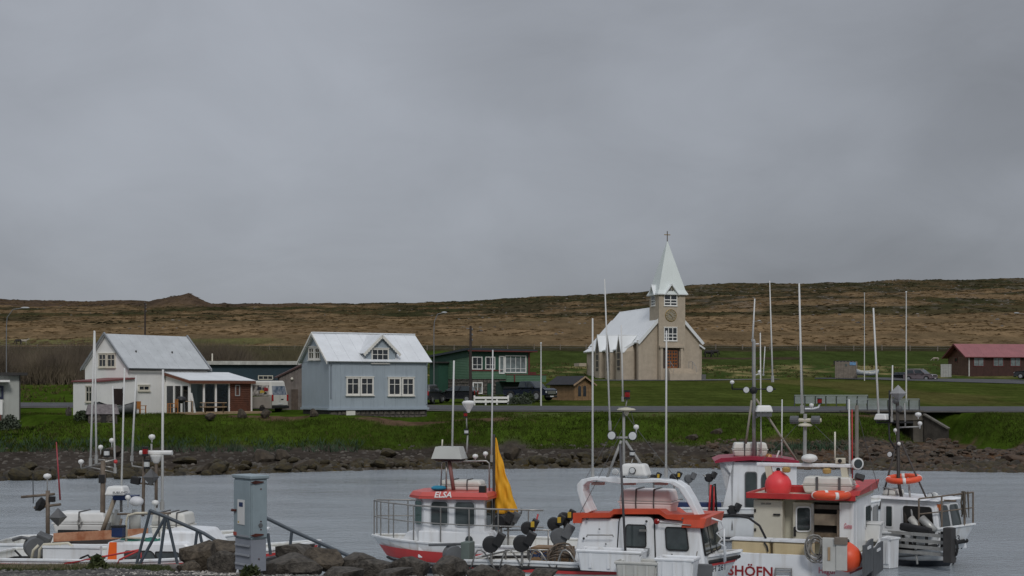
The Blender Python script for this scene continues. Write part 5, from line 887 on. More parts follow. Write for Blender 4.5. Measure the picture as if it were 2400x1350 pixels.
WPL = mat('white_plastic', (.74, .74, .72), .4, .06, 3); RAFT = mat('life_raft_grp', (.66, .65, .60), .45, .08, 2, streak=.18, dirt=(.4, .38, .33)); GREYP = mat('grey_plastic', (.11, .115, .12), .6, .2); SAIL = mat('yellow_sail', (.74, .36, .014), .75, .14, 3.5, bump=.6, bscale=4, stretch=(3, 3, .5)); NAVY = mat('navy_paint', (.012, .03, .10), .5, .15); ORANGEP = mat('orange_float', (.75, .09, .03), .45, .08); PINKP = mat('pink_float', (.80, .06, .07), .45, .06); YEL = mat('yellow_label', (.55, .36, .03), .5, .1); DRED = mat('dark_red_lens', (.25, .01, .01), .25, .1)
SALMON = mat('salmon_board', (.48, .17, .075), .75, .3, 5, col2=(.55, .30, .18)); GNET = mat('green_net', (.03, .16, .12), .9, .4, 6, bump=.8, bscale=16); ROPE = mat('grey_rope', (.26, .25, .23), .9, .25, 9); TXR = mat('dark_red_lettering', (.26, .012, .015), .5, .05); TXW = mat('white_lettering', (.78, .78, .76), .5, .03); TXB = mat('black_lettering', (.02, .022, .03), .5, .05); TXP = mat('pink_lettering', (.55, .16, .2), .5, .1); HULLB = mat('dark_antifouling', (.02, .025, .035), .6, .2); STRAP = mat('grey_strap', (.10, .10, .10), .8, .2); SOLAS = mat('orange_panel', (.85, .13, .01), .5, .05)
HULLW = mat('white_hull_paint', (.72, .74, .75), .35, .06, 1.5, streak=.5, dirt=(.36, .30, .22))
class Boat(T):
    def hull(s, L, B, zst, zmid, zbow, m=None, deck=None, inset=.42, n=18, fine=1.0):
        m = m or HULLW; s.L, s.B = L, B
        fb = lambda f: B / 2 * float(np.interp(f, [0, .15, .4, .62, .78, .9, .97, 1], [.84, .93, 1, .95, .78, .47, .2, .04]))
        zs = lambda f: zmid + ((zst - zmid) * (1 - f / .4) ** 2 if f < .4 else (zbow - zmid) * ((f - .4) / .6) ** 2)
        s.fb, s.zs = fb, zs; sec = lambda f: [(1.0, zs(f)), (.985 - .05 * f, zs(f) * .55), (.93 - .30 * f ** 3, .03), (.72 - .35 * f ** 3, -.32), (0, -.55)]
        vs = []; k = 9
        for i in range(n):
            f = i / (n - 1); b = fb(f); q = sec(f); pr = [(y * b, z) for y, z in q] + [(-y * b, z) for y, z in q[-2::-1]]
            for y, z in pr: vs.append((L * f - .65 * f ** 6 * (zs(f) - z) / max(zs(f), .1), y, z))
        fs = [(i * k + j, i * k + j + 1, (i + 1) * k + j + 1, (i + 1) * k + j) for i in range(n - 1) for j in range(k - 1)] + [tuple(range(k)), tuple((n - 1) * k + j for j in range(k))[::-1]]
        h = s.part(MB().add(vs, fs), 'hull', m, smooth=True); s.h = h
        dv = []; 
        for i in range(n): f = i / (n - 1); dv += [(L * f - .03 * f, fb(f) * .97, zs(f) - inset * (1 - f ** 3)), (L * f - .03 * f, -fb(f) * .97, zs(f) - inset * (1 - f ** 3))]
        s.part(MB().add(dv, [(2 * i, 2 * i + 1, 2 * i + 3, 2 * i + 2) for i in range(n - 1)]), 'deck', deck or GELC)
        pts = [(L * i / (n - 1), -fb(i / (n - 1)), zs(i / (n - 1)) + .01) for i in range(n)]; pts = pts + [(x, -y, z) for x, y, z in pts[::-1]]
        s.part(MB().tube(pts, .035, 6, closed=True), 'gunwale', m); s.band(-.02, .16, HULLB, 'boot_top', low=True); return h
    def band(s, d0, d1, m, name='stripe', f0=0., f1=1., low=False, n=30):
        vs = []; side = lambda f, z: s.fb(f) * float(np.interp(z, [-.32, .03, s.zs(f) * .55, s.zs(f)], [.72 - .35 * f ** 3, .93 - .3 * f ** 3, .985 - .05 * f, 1.]))
        for sg in (-1, 1):
            k0 = len(vs)
            for i in range(n):
                f = f0 + (f1 - f0) * i / (n - 1); za, zb = (d0, d1) if low else (s.zs(f) - d1, s.zs(f) - d0)
                for z in (za, za + (zb - za) / 3, za + (zb - za) * 2 / 3, zb): vs.append((s.L * f - .65 * f ** 6 * (s.zs(f) - z) / max(s.zs(f), .1) + .01 * f, sg * (side(f, z) + .045), z))
            mb = MB().add(vs[k0:], [(4 * i + j, 4 * i + 4 + j, 4 * i + 5 + j, 4 * i + 1 + j) for i in range(n - 1) for j in range(3)]); s.part(mb, name, m, smooth=True)
    def rubrail(s, d, r, m, name='rubbing_strake', n=40):
        for sg in (-1, 1):
            pts = []
            for i in range(n): f = i / (n - 1); z = s.zs(f) - d; pts.append((s.L * f - .65 * f ** 6 * d / max(s.zs(f), .1) + .02, sg * (s.fb(f) * (1 - .03 * d) + .01), z))
            s.part(MB().tube(pts, r, 8), name, m, smooth=True)
        s.part(MB().tube([(-.01, -s.fb(0), s.zs(0) - d), (-.01, s.fb(0), s.zs(0) - d)], r, 8), name, m, smooth=True)
    def ant(s, p0, p1, y, r=.018, r1=.008, m=None, base=True, name='whip_antenna', **kw):
        a = s.p(*p0, **(kw or {'y': y})); b = s.p(*p1, **(kw or {'y': y})); o = s.part(MB().tube([a, a.lerp(b, .5), b], r, 6, r1), name, m or WPOLE, smooth=True)
        if base: MB().tube([a - Vector((0, 0, .01)), a.lerp(b, .06)], r * 1.6, 6).build('antenna_base', GREYM, o)
        return o
    def tubes(s, name, m, lines, r, y=0., n=6, smooth=True):
        for ln in lines: o = s.part(MB().tube([s.p(q[0], q[1], y=(q[2] if len(q) > 2 else y)) for q in ln], r, n), name, m, smooth=smooth)
        return o
    def mush(s, px, py, y, r=.07, stalk=.18, name='gps_antenna'):
        r *= .82
        c = s.p(px, py, y=y); return s.part(MB().lathe([(.013, -stalk), (.015, -.05), (r * .5, -.035), (r, -.005), (r * 1.04, .025), (r * .8, .06), (.001, .078)], c, 12), name, WPL, smooth=True)
    def flood(s, px, py, y, r=.09, axis=(0, -1, .05), m=None):
        c = s.p(px, py, y=y); o = s.part(MB().lathe([(.03, -.16), (r * .7, -.12), (r, -.02), (r, .02), (r * .88, .02)], c, 16, axis), 'floodlight', m or BLK, smooth=True); MB().lathe([(.001, .021), (r * .86, .021), (r * .80, .032), (.001, .036)], c, 16, axis).build('lens', HEADL, o); return o
    def lampbox(s, px, py, y, m, h=.2, w=.1, name='navigation_light'):
        c = s.p(px, py, y=y); o = s.part(MB().lathe([(w * .7, -h / 2), (w * .7, -h * .3), (w * .55, -h * .28), (w * .55, h * .28), (w * .7, h * .3), (w * .7, h / 2)], c, 10), name, BLK); MB().lathe([(w * .6, -h * .26), (w * .62, 0), (w * .6, h * .26)], c, 10).build('lens', m, o)
    def reflector(s, px, py, y, r=.2, m=None):
        c = s.p(px, py, y=y); o = s.part(MB().add([c + Vector(q) * r for q in ((1, 0, 0), (-1, 0, 0), (0, 1, 0), (0, -1, 0), (0, 0, 1.05), (0, 0, -1.05))], [(0, 2, 4), (2, 1, 4), (1, 3, 4), (3, 0, 4), (2, 0, 5), (1, 2, 5), (3, 1, 5), (0, 3, 5)]), 'radar_reflector', m or mat('grey_metal_sheet', (.14, .14, .14), .5, .2, metal=.4)); o.data.transform(Matrix.Translation(c) @ Matrix.Rotation(.6, 4, 'Z') @ Matrix.Translation(-c)); return o
    def radome(s, px0, py0, px1, py1, y, dep=.5, m=None, under=None, name='radar_dome'):
        a = s.p(px0, py1, y=y); b = s.p(px1, py0, y=y); w = b.x - a.x; h = b.z - a.z; sl = .12 * w
        o = s.part(MB().hexa([(a.x, y - dep / 2, a.z), (b.x, y - dep / 2, a.z), (b.x, y + dep / 2, a.z), (a.x, y + dep / 2, a.z)], [(a.x + sl, y - dep * .4, b.z), (b.x - sl, y - dep * .4, b.z), (b.x - sl, y + dep * .4, b.z), (a.x + sl, y + dep * .4, b.z)]), name, m or WPL, bevel=min(w, h) * .22, seg=3, smooth=False)
        if under: s.part(MB().hexa([(a.x + w * .1, y - dep * .3, a.z - h * .18), (b.x - w * .1, y - dep * .3, a.z - h * .18), (b.x - w * .1, y + dep * .3, a.z - h * .18), (a.x + w * .1, y + dep * .3, a.z - h * .18)], [(a.x + w * .03, y - dep * .45, a.z - .004), (b.x - w * .03, y - dep * .45, a.z - .004), (b.x - w * .03, y + dep * .45, a.z - .004), (a.x + w * .03, y + dep * .45, a.z - .004)]), 'radar_base', under)
        return o
    def winquad(s, q, rect, parent=None, rad=.05, fm=None, g=None, fr=.035, dep=.02, name='window'):
        a, b, c, d = map(Vector, q); U = (b - a).normalized(); V = (d - a).normalized(); Nn = U.cross(V).normalized(); u0, u1, v0, v1 = rect; LU = (b - a).length; LV = (d - a).length
        def rr(e):
            x0, x1, y0, y1 = u0 * LU - e, u1 * LU + e, v0 * LV - e, v1 * LV + e; r = rad + e; pts = []
            for cx_, cy_, st in ((x1 - r, y0 + r, -90), (x1 - r, y1 - r, 0), (x0 + r, y1 - r, 90), (x0 + r, y0 + r, 180)):
                for k in range(5): an = R(st + k * 22.5); x = cx_ + r * math.cos(an); y = cy_ + r * math.sin(an); pts.append((x, y))
            return pts
        def P3(x, y, n_):
            f = y / LV; left = a.lerp(d, f); right = b.lerp(c, f); return left.lerp(right, x / LU) + Nn * n_
        o = MB().ext([P3(x, y, .002) for x, y in rr(fr)], Nn * dep).build(name, fm or RUB, parent or s.o); MB().ext([P3(x, y, dep + .003) for x, y in rr(0)], Nn * .006).build('pane', g or BGL, o); return o
    def winpx(s, px0, py0, px1, py1, plane, **k):
        pts = [s.p(px0, py1, **plane), s.p(px1, py1, **plane), s.p(px1, py0, **plane), s.p(px0, py0, **plane)]; return s.winquad(pts, (0, 1, 0, 1), **k)
def reel(b, px, py, y, face=1, body=None, lab=None, pole=.5, s=1., name='jigging_reel'):
    """electric hand-line machine: drum, motor box, lamp-like roller arm and post"""
    c = b.p(px, py, y=y); ax = Vector((face * .35, -.94, 0)); o = b.part(MB().lathe([(.03, -.12 * s), (.17 * s, -.12 * s), (.19 * s, -.08 * s), (.15 * s, -.02 * s), (.19 * s, .05 * s), (.17 * s, .09 * s), (.05, .1 * s)], c, 18, ax), name, body or BLK, smooth=False)
    MB().obox(c + Vector((face * .2 * s, .02, .12 * s)), (.2 * s, .26 * s, .3 * s), (0, face * .5, .3)).build('motor_box', body or BLK, o, bevel=.02)
    if lab is not None: MB().obox(c + Vector((face * .2 * s, -.125 * s, .13 * s)), (.1 * s, .02, .16 * s), (0, 0, .3)).build('label_plate', lab, o)
    MB().tube([c + Vector((0, .05, -.1)), c + Vector((0, .05, -pole))], .03, 6).build('post', STAIN, o); return o
def liferaft(b, px0, py0, px1, py1, y, dep, label, straps=2, m=None, loc=True):
    a = b.p(px0, py1, y=y); c = b.p(px1, py0, y=y); cen = Vector(((a.x + c.x) / 2, y + dep / 2, a.z)); t = T('life_raft', label, 'life raft', b.M @ cen, math.degrees(b.o.rotation_euler.z)); w = (c.x - a.x) / 2; h = c.z - a.z; d = dep / 2; m = m or RAFT
    for z0, z1, nm in ((0, h * .47, 'lower_shell'), (h * .53, h, 'upper_shell')):
        k0, k1 = (.9, 1.) if z0 == 0 else (1., .9); t.part(MB().hexa([(-w * k0, -d * k0, z0), (w * k0, -d * k0, z0), (w * k0, d * k0, z0), (-w * k0, d * k0, z0)], [(-w * k1, -d * k1, z1), (w * k1, -d * k1, z1), (w * k1, d * k1, z1), (-w * k1, d * k1, z1)]), nm, m, bevel=.05, seg=3)
    t.part(MB().box(-w * 1.02, w * 1.02, -d * 1.02, d * 1.02, h * .472, h * .528), 'seam_flange', m)
    for i in range(straps): x = -w + 2 * w * (i + 1) / (straps + 1); t.part(MB().tube([(x, -d * .92, 0), (x, -d * 1.05, h * .5), (x, -d * .93, h + .012), (x, d * .93, h + .012), (x, d * 1.05, h * .5), (x, d * .92, 0)], .018, 4), 'strap', STRAP)
    return t
def buoy(loc, r, m, label, name='fender_buoy'):
    t = T(name, label, 'buoy', loc); t.part(MB().lathe([(.001, -r), (r * .5, -r * .86), (r * .87, -r * .5), (r, 0), (r * .93, r * .37), (r * .75, r * .68), (r * .45, r * .93), (r * .2, r * 1.1), (.001, r * 1.12)], (0, 0, 0), 20), 'float', m, smooth=True); t.part(MB().lathe([(r * .12, r * 1.05), (r * .16, r * 1.2), (r * .1, r * 1.32)], (0, 0, 0), 10), 'eye', BLK); return t
def lifebuoy(loc, rx, rz_, label, m=None, R_=.34, r=.075):
    t = T('life_ring', label, 'life ring', loc, rz_); t.part(MB().tube([(R_ * math.cos(k * .2618), R_ * math.sin(k * .2618), 0) for k in range(24)], r, 10, closed=True), 'ring', m or ORANGEP, smooth=True)
    for k in range(4): a = k * 1.5708 + .5; t.part(MB().tube([(R_ * math.cos(a - .1), R_ * math.sin(a - .1), 0), (R_ * math.cos(a + .1), R_ * math.sin(a + .1), 0)], r * 1.05, 10), 'reflective_band', TXW, smooth=True)
    t.o.rotation_euler[0] = rx; return t
# ================= boat with orange-red trim, nearest (its bow to the right)
b = Boat('orange_trim_boat', 'white fishing boat with orange-red cabin roof and radar arch, nearest in the centre', 'boat', (-.75, 33.3, 0), -20)
b.hull(6.15, 2.3, .72, .78, 1.08); b.rubrail(.12, .04, RUB); b.band(.14, .22, REDS)
yN = -.98; q = lambda px, py, y=yN: b.p(px, py, y=y)
bl, br = q(1338, 1335), q(1652, 1335); tl, tr = q(1358, 1214), q(1634, 1226); bw_, tw_ = .98, .86
cab = b.part(MB().hexa([(bl.x, -bw_, .45), (br.x + .06, -bw_, .45), (br.x + .06, bw_, .45), (bl.x, bw_, .45)], [(tl.x, -tw_, tl.z), (tr.x, -tw_, tl.z), (tr.x, tw_, tl.z), (tl.x, tw_, tl.z)]), 'wheelhouse', GEL, bevel=.05)
sideq = [Vector((bl.x, -bw_, .45)), Vector((br.x + .06, -bw_, .45)), Vector((tr.x, -tw_, tl.z)), Vector((tl.x, -tw_, tl.z))]
def suv(px, py): p = q(px, py, -.93); v = (p.z - .45) / (tl.z - .45); x0 = bl.x + (tl.x - bl.x) * v; x1 = br.x + .06 + (tr.x - br.x - .06) * v; return (p.x - x0) / (x1 - x0), v
def swin(px0, py0, px1, py1, **k): a = suv(px0, (py0 + py1) / 2); c = suv(px1, (py0 + py1) / 2); return b.winquad(sideq, (a[0], c[0], suv(px0, py1)[1], suv(px0, py0)[1]), **k)
dr = swin(1449, 1210, 1533, 1330, rad=.12, fr=.03, dep=.012, g=GEL, name='side_door'); swin(1468, 1232, 1512, 1280, rad=.04, dep=.04, fr=.03); swin(1562, 1238, 1609, 1287, rad=.05, dep=.03, fr=.03)
q2 = suv(1518, 1300); 
fq = [Vector((br.x + .06, -bw_, .45)), Vector((br.x + .06, bw_, .45)), Vector((tr.x, tw_, tl.z)), Vector((tr.x, -tw_, tl.z))]
for u0, u1 in ((.06, .32), (.37, .63), (.68, .94)): b.winquad(fq, (u0, u1, .46, .92), rad=.06, dep=.03)
rp = [q(*p_, -.95) for p_ in ((1343, 1202), (1428, 1202), (1438, 1193), (1545, 1193), (1562, 1206), (1640, 1206), (1640, 1236), (1606, 1221), (1562, 1216), (1545, 1205), (1438, 1205), (1430, 1213), (1364, 1214), (1362, 1226), (1343, 1226))]
b.part(MB().ext([Vector((p_.x, -.96, p_.z)) for p_ in rp], (0, 1.92, -.11)), 'roof', ORED)
ft = q(1634, 1214); b.part(MB().hexa([(tr.x - .35, -1.0, ft.z - .22), (tr.x + .14, -1.0, ft.z - .22), (tr.x + .14, 1.0, ft.z - .22), (tr.x - .35, 1.0, ft.z - .22)], [(tr.x - .3, -.95, ft.z + .0), (tr.x + .2, -.95, ft.z + .0), (tr.x + .2, .95, ft.z + .0), (tr.x - .3, .95, ft.z + .0)]), 'visor', ORED, bevel=.02)
lettering('261', TXP, b, (tr.x + .2, -.5, ft.z - .16), (0, 1, 0), (0, 0, 1), .13, 'roof_lettering')
ap = [q(*p_, -.78) for p_ in ((1372, 1205), (1360, 1178), (1352, 1150), (1352, 1135), (1362, 1124), (1382, 1119), (1440, 1120), (1560, 1125), (1585, 1129), (1605, 1142), (1622, 1170), (1642, 1212))]
mb = MB(); n = len(ap); cen_ = sum(ap, Vector()) / n; inn = [p_ + (Vector((cen_.x, p_.y, cen_.z - .1)) - p_).normalized() * .15 for p_ in ap]
mb.v = [tuple(p_) for p_ in ap] + [tuple(p_) for p_ in inn] + [tuple(p_ + Vector((0, .5, 0))) for p_ in ap] + [tuple(p_ + Vector((0, .5, 0))) for p_ in inn]
for i in range(n - 1): mb.f += [(i, i + 1, n + i + 1, n + i), (2 * n + i, 3 * n + i, 3 * n + i + 1, 2 * n + i + 1), (i, 2 * n + i, 2 * n + i + 1, i + 1), (n + i, n + i + 1, 3 * n + i + 1, 3 * n + i)]
mb.f += [(0, n, 3 * n, 2 * n), (n - 1, 2 * n + n - 1, 3 * n + n - 1, n + n - 1)]; b.part(mb, 'radar_arch', GEL, bevel=.02)
for px in (1402, 1475, 1550): c = q(px, 1131, -.55); b.part(MB().box(c.x - .13, c.x + .13, c.y - .1, c.y + .1, c.z - .05, c.z + .01), 'arch_light', mat('pink_lens', (.5, .32, .28), .4, .1))
y1 = -.5
b.tubes('mast', GREYM, [[(1462, 1120), (1462, 955)], [(1423, 1118), (1456, 1033)], [(1522, 1118), (1466, 1033)]], .03, y1, 8); b.tubes('mast_arm', GREYM, [[(1432, 1026), (1488, 1026)], [(1450, 958), (1478, 958)]], .03, y1)
b.ant((1389, 1118), (1389, 746), y1, .026, .018); b.ant((1430, 1008), (1417, 654), y1, .022, .014); b.ant((1460, 940), (1456, 762), y1, .02, .014); b.ant((1561, 1118), (1562, 775), y1, .026, .018)
b.flood(1434, 1021, y1 - .05, .105); b.flood(1483, 1022, y1 - .05, .105); b.mush(1491, 1003, y1, .075); b.lampbox(1470, 925, y1, DRED, .2, .1); b.ant((1466, 956), (1471, 930), y1, .015, .015, GREYM, False, 'light_stalk')
c = q(1468, 960, y1); b.part(MB().lathe([(.02, -.14), (.06, -.08), (.06, -.03), (.2, -.02), (.21, 0), (.18, .02), (.03, .05)], c, 16), 'radio_horn', GELC)
b.lampbox(1482, 1063, y1, HEADL, .14, .1); b.tubes('light_bracket', GREYM, [[(1483, 1075), (1478, 1092), (1458, 1096)]], .015, y1)
rd = b.radome(1455, 1087, 1523, 1114, y1, .5); b.flood(1482, 1103, y1 - .3, .075, m=RUB); b.flood(1442, 1106, y1 - .28, .07, m=WPL)
b.ant((1467, 1318), (1453, 1040), -1.25, .028, .026, mat('dark_grey_pole', (.07, .07, .075), .5), False, 'boat_pole')
c = q(1540, 1222, -1.0); b.part(MB().lathe([(.001, 0), (.06, 0), (.065, .03), (.03, .05)], c, 12, (0, -1, 0)), 'side_light', DRED)
for px, py in ((1376, 1216), (1368, 1262), (1515, 1222)): c = q(px, py, -.97); b.part(MB().ball(c, .028, 8, 6), 'hinge_knob', BLK)
c = q(1508, 1243, -1.0); b.part(MB().box(c.x - .08, c.x + .08, -1.06, -1.0, c.z - .02, c.z + .02), 'door_handle', STAIN); c = q(1516, 1293, -1.0); b.part(MB().box(c.x - .06, c.x + .06, -1.04, -.99, c.z - .05, c.z + .08), 'latch_box', STEEL)
b.tubes('bow_rail', GEL, [[(1668, 1215, -.9), (1690, 1222, -.8), (1697, 1238, -.7), (1680, 1250, -.8), (1692, 1262, -.7), (1684, 1272, -.8), (1700, 1282, -.6), (1700, 1316, -.6)], [(1697, 1238, -.7), (1698, 1318, -.6)]], .022, yN)
for k_, (px, py) in enumerate(((1661, 1342), (1680, 1340))): pass
p0, p1 = q(1664, 1341, -.78), q(1701, 1334, -.5); lettering('ÞH 261', TXB, b, p0 + Vector((0, -.06, 0)), (p1 - p0).normalized(), (0, 0, 1), .17, 'registration', width=(p1 - p0).length)
# aft working deck with hoops, winch and reels
yh = -1.12
hoops = []
for x0 in (1103, 1170, 1236, 1303): hoops.append([(x0, 1333), (x0 + 10, 1300), (x0 + 16, 1290), (x0 + 24, 1289), (x0 + 32, 1295), (x0 + 57, 1333)])
for h_ in hoops: b.part(MB().tube([q(*p_, yh) for p_ in h_], .02, 6), 'gear_hoop', STAIN, smooth=True)
b.part(MB().tube([q(1060, 1334, yh), q(1360, 1334, yh)], .022, 6), 'rail', RUB); b.tubes('aft_rail', STAIN, [[(1130, 1305, -.9), (1200, 1288, -.6), (1340, 1290, -.6)]], .022)
for px in (1185, 1240, 1270, 1300, 1335): b.part(MB().tube([q(px, 1288, -.55), q(px, 1335, -.55)], .022), 'rail_stanchion', STAIN)
reel(b, 1150, 1276, -1.2, 1, BLK, pole=.45); reel(b, 1222, 1274, -1.2, 1, BLK, pole=.45); reel(b, 1310, 1258, -.6, 1, GREYP, pole=.6, s=1.05); reel(b, 1236, 1238, -.4, 1, BLK, YEL, .7, .8); reel(b, 1298, 1228, -.5, 1, BLK, YEL, .8, .8); reel(b, 1322, 1216, -.3, 1, BLK, YEL, .9, .8)
c = q(1062, 1300, -.9); wn_ = b.part(MB().lathe([(.03, -.2), (.2, -.2), (.22, -.14), (.16, -.1), (.16, .06), (.22, .1), (.2, .16), (.03, .17)], c, 18, (.6, -.8, 0)), 'hydraulic_winch', GREYP); MB().box(c.x + .2, c.x + .42, c.y - .05, c.y + .3, c.z - .35, c.z + .3).build('gearbox', mat('grey_green_metal', (.12, .15, .135), .6, .15), wn_, bevel=.02); MB().tube([c + Vector((-.6, 0, .2)), c + Vector((-.3, 0, .22)), c + Vector((.2, 0, .25))], .035, 6).build('winch_arm', GREYP, wn_)
b.tubes('red_flag_pole', RED, [[(1252, 1245, -.3), (1261, 1205, -.3)]], .02); b.part(MB().box(q(1250, 1, .5).x, q(1335, 1, .5).x, .3, .9, .35, .95), 'deck_locker', mat('brown_ply', (.24, .15, .08), .7, .2))
CM = b
lr = liferaft(b, 1449, 1150, 1574, 1205, -.35, .75, 'pinkish-white life raft case on the orange-trimmed cabin roof', 2, mat('pinkish_raft', (.72, .68, .66), .5, .1, 2))
def fishtub(b, px0, py0, px1, py1, y, dep, label, m):
    a = b.p(px0, py1, y=y); c = b.p(px1, py0, y=y); w = (c.x - a.x) / 2; h = c.z - a.z; d = dep / 2; t = T('fish_tub', label, 'fish tub', b.M @ Vector((a.x + w, y + d, a.z)), math.degrees(b.o.rotation_euler.z)); tt = .035; k = .9
    mb = MB()
    for s_ in (-1, 1):
        mb.hexa([(-w * k, s_ * d * k - tt, 0), (w * k, s_ * d * k - tt, 0), (w * k, s_ * d * k + tt, 0), (-w * k, s_ * d * k + tt, 0)], [(-w, s_ * d - tt, h), (w, s_ * d - tt, h), (w, s_ * d + tt, h), (-w, s_ * d + tt, h)]); mb.hexa([(s_ * w * k - tt, -d * k, 0), (s_ * w * k + tt, -d * k, 0), (s_ * w * k + tt, d * k, 0), (s_ * w * k - tt, d * k, 0)], [(s_ * w - tt, -d, h), (s_ * w + tt, -d, h), (s_ * w + tt, d, h), (s_ * w - tt, d, h)])
    mb.box(-w * k, w * k, -d * k, d * k, 0, .04); t.part(mb, 'tub_shell', m); t.part(MB().tube([(-w - .03, -d - .03, h), (w + .03, -d - .03, h), (w + .03, d + .03, h), (-w - .03, d + .03, h)], .035, 6, closed=True), 'rim', m)
    for i in range(3): x = -w * .6 + i * w * .6; t.part(MB().box(x - .03, x + .03, -d - .05, -d * .92, h * .15, h * .9), 'rib', m)
    return t
fishtub(b, 1356, 1296, 1500, 1336, -1.55, .5, 'long white fish tub beside the orange-trimmed cabin', GEL)
tubm = mat('dirty_white_plastic', (.50, .50, .47), .6, .12, 2.5, streak=.35, dirt=(.25, .23, .2))
fishtub(b, 1446, 1322, 1536, 1360, -2.0, .55, 'scuffed white tub in front of the cabin door', tubm); fishtub(b, 1540, 1314, 1622, 1360, -1.95, .55, 'clean white tub right of the scuffed one', GEL)
c = q(1643, 1345, -1.5); t = T('grey_fender_board', 'dark grey fender board hanging at the bow of the orange-trimmed boat', 'fender', b.M @ Vector((c.x, -1.42, c.z - .3)), -20); t.part(MB().box(-.22, .22, -.06, .06, 0, .5), 'board', GREYP, bevel=.02); t.part(MB().tube([(-.15, 0, .5), (-.12, .1, .75)], .012), 'lanyard', ROPE)
t = T('yellow_shovel', 'yellow shovel handle leaning at the cabin door', 'shovel', b.M @ q(1494, 1330, -1.35), -20); hz = .28; t.part(MB().tube([(0, 0, -.1), (0, .05, .12)], .02), 'shaft', ORANGEW); t.part(MB().tube([(0, .05, .12), (-.09, .06, .22), (-.05, .07, .31), (.06, .07, .31), (.07, .06, .22)], .022, 6, closed=True), 'grip', mat('yellow_plastic', (.7, .5, .02), .5), smooth=True)
# ================= the boat named ELSA (bow to the left)
b = Boat('red_roof_boat', 'white boat with coral-red roof lettered ELSA and a yellow steadying sail', 'boat', (2.5, 35.5, 0), 166)
b.hull(6.3, 2.35, .72, .76, .84); b.band(.20, .48, REDS, f1=.985); b.rubrail(.55, .03, RUB)
yp = 1.02                                   # port side faces the viewer
q = lambda px, py, y=.85: b.p(px, py, y=y)
a0, a1 = q(1136, 1250), q(986, 1250); zt = q(1080, 1168).z; zb = .5
# wheelhouse: plan polygon seen from above (port side to the viewer, chamfered front corners)
xa, xf = a0.x, a1.x + .05; W_ = .86
plan = [(xa, W_), (xf - .12, W_), (xf + .26, .42), (xf + .26, -.42), (xf - .12, -W_), (xa, -W_)]
def prism(plan, z0, z1, k=1., kc=(0, 0)): n = len(plan); return MB().add([(x, y, z0) for x, y in plan] + [(kc[0] + (x - kc[0]) * k, y * k, z1) for x, y in plan], [tuple(range(n)), tuple(range(n, 2 * n))[::-1]] + [(i, (i + 1) % n, n + (i + 1) % n, n + i) for i in range(n)])
kc = ((xa + xf) / 2, 0)
b.part(prism(plan, zb, zt, .98, kc), 'wheelhouse', GEL, bevel=.03)
def wallq(i, j): return [Vector((plan[i][0], plan[i][1], zb)), Vector((plan[j][0], plan[j][1], zb)), Vector((kc[0] + (plan[j][0] - kc[0]) * .98, plan[j][1] * .98, zt)), Vector((kc[0] + (plan[i][0] - kc[0]) * .98, plan[i][1] * .98, zt))]
LG = mat('pale_grey_seal', (.42, .44, .46), .5)
vq = lambda py: (q(1080, py).z - zb) / (zt - zb)
va, vb = vq(1232), vq(1177)
sq = wallq(1, 0)
for u0, u1 in ((.13, .40), (.53, .84)): b.winquad(sq, (u0, u1, va, vb), rad=.08, fm=LG, dep=.025)
b.winquad(wallq(2, 1), (.18, .85, va, vb), rad=.08, fm=LG, g=TEALGL, dep=.025); b.winquad(wallq(3, 2), (.1, .45, va, vb), rad=.06, fm=LG); b.winquad(wallq(3, 2), (.55, .9, va, vb), rad=.06, fm=LG)
aq = wallq(0, 5); b.winquad(aq, (.08, .40, va, vb), rad=.07, fm=LG); b.winquad(aq, (.55, .9, va - .15, vb), rad=.07, fm=LG)
rpl = [(xa - .12, W_ + .12), (xf - .05, W_ + .12), (xf + .36, .5), (xf + .36, -.5), (xf - .05, -W_ - .12), (xa - .12, -W_ - .12)]; RC_ = mat('coral_red_paint', (.56, .09, .075), .4, .06, 2)
zr0, zr1 = zt - .02, q(1080, 1154).z
b.part(prism(rpl, zr0, zr0 + .05, 1.0, kc), 'roof_edge', RC_); b.part(prism(rpl, zr0 + .052, zr1, .93, kc), 'roof', RC_, bevel=.02)
p0 = q(1017, 1168, W_ + .14); p1 = q(1053, 1168, W_ + .14); lettering('ELSA', TXW, b, p0 + Vector((0, -.015, .02)), (p1 - p0), (0, -.22, 1), .205, 'name_lettering', width=(p1 - p0).length * 1.15, shear=.2, ext=.02)
lettering('ÞH 101', TXP, b, (xa - .1, .25, zr0 + .08), (0, -1, 0), (.15, 0, 1), .12, 'roof_lettering', ext=.02)
# trunk cabin and rails
xb = q(938, 1270).x; b.part(MB().hexa([(xf - .3, -.7, .45), (xb + .3, -.45, .5), (xb + .3, .45, .5), (xf - .3, .7, .45)], [(xf - .3, -.66, q(1000, 1247).z), (xb - .05, -.4, q(960, 1249).z), (xb - .05, .4, q(960, 1249).z), (xf - .3, .66, q(1000, 1247).z)]), 'trunk_cabin', GEL, bevel=.04)
b.part(MB().hexa([(xa - .5, .2, .4), (xf, .2, .4), (xf, .95, .4), (xa - .5, .95, .4)], [(xa - .1, .2, q(1080, 1246).z), (xf, .2, q(1080, 1246).z), (xf, .9, q(1080, 1246).z), (xa - .1, .9, q(1080, 1246).z)]), 'side_trunk', GEL, bevel=.03)
pts = []; tops = []
for f in (.30, .42, .54, .66, .78, .88, .95, .99):
    x = b.L * f; y = b.fb(f) * .96; pts.append((x, y, b.zs(f)))
hr = .92
full = [(b.L * .24, b.fb(.24) * .96, b.zs(.24) + hr)] + [(x, y, b.zs(x / b.L) + hr) for x, y, z in pts] + [(x, -y, b.zs(x / b.L) + hr) for x, y, z in pts[:3:-1]]
b.part(MB().tube(full, .022, 6), 'bow_rail', STAIN, smooth=True); b.part(MB().tube([(x, y, z - hr * .45) for x, y, z in full], .016, 6), 'middle_rail', STAIN, smooth=True)
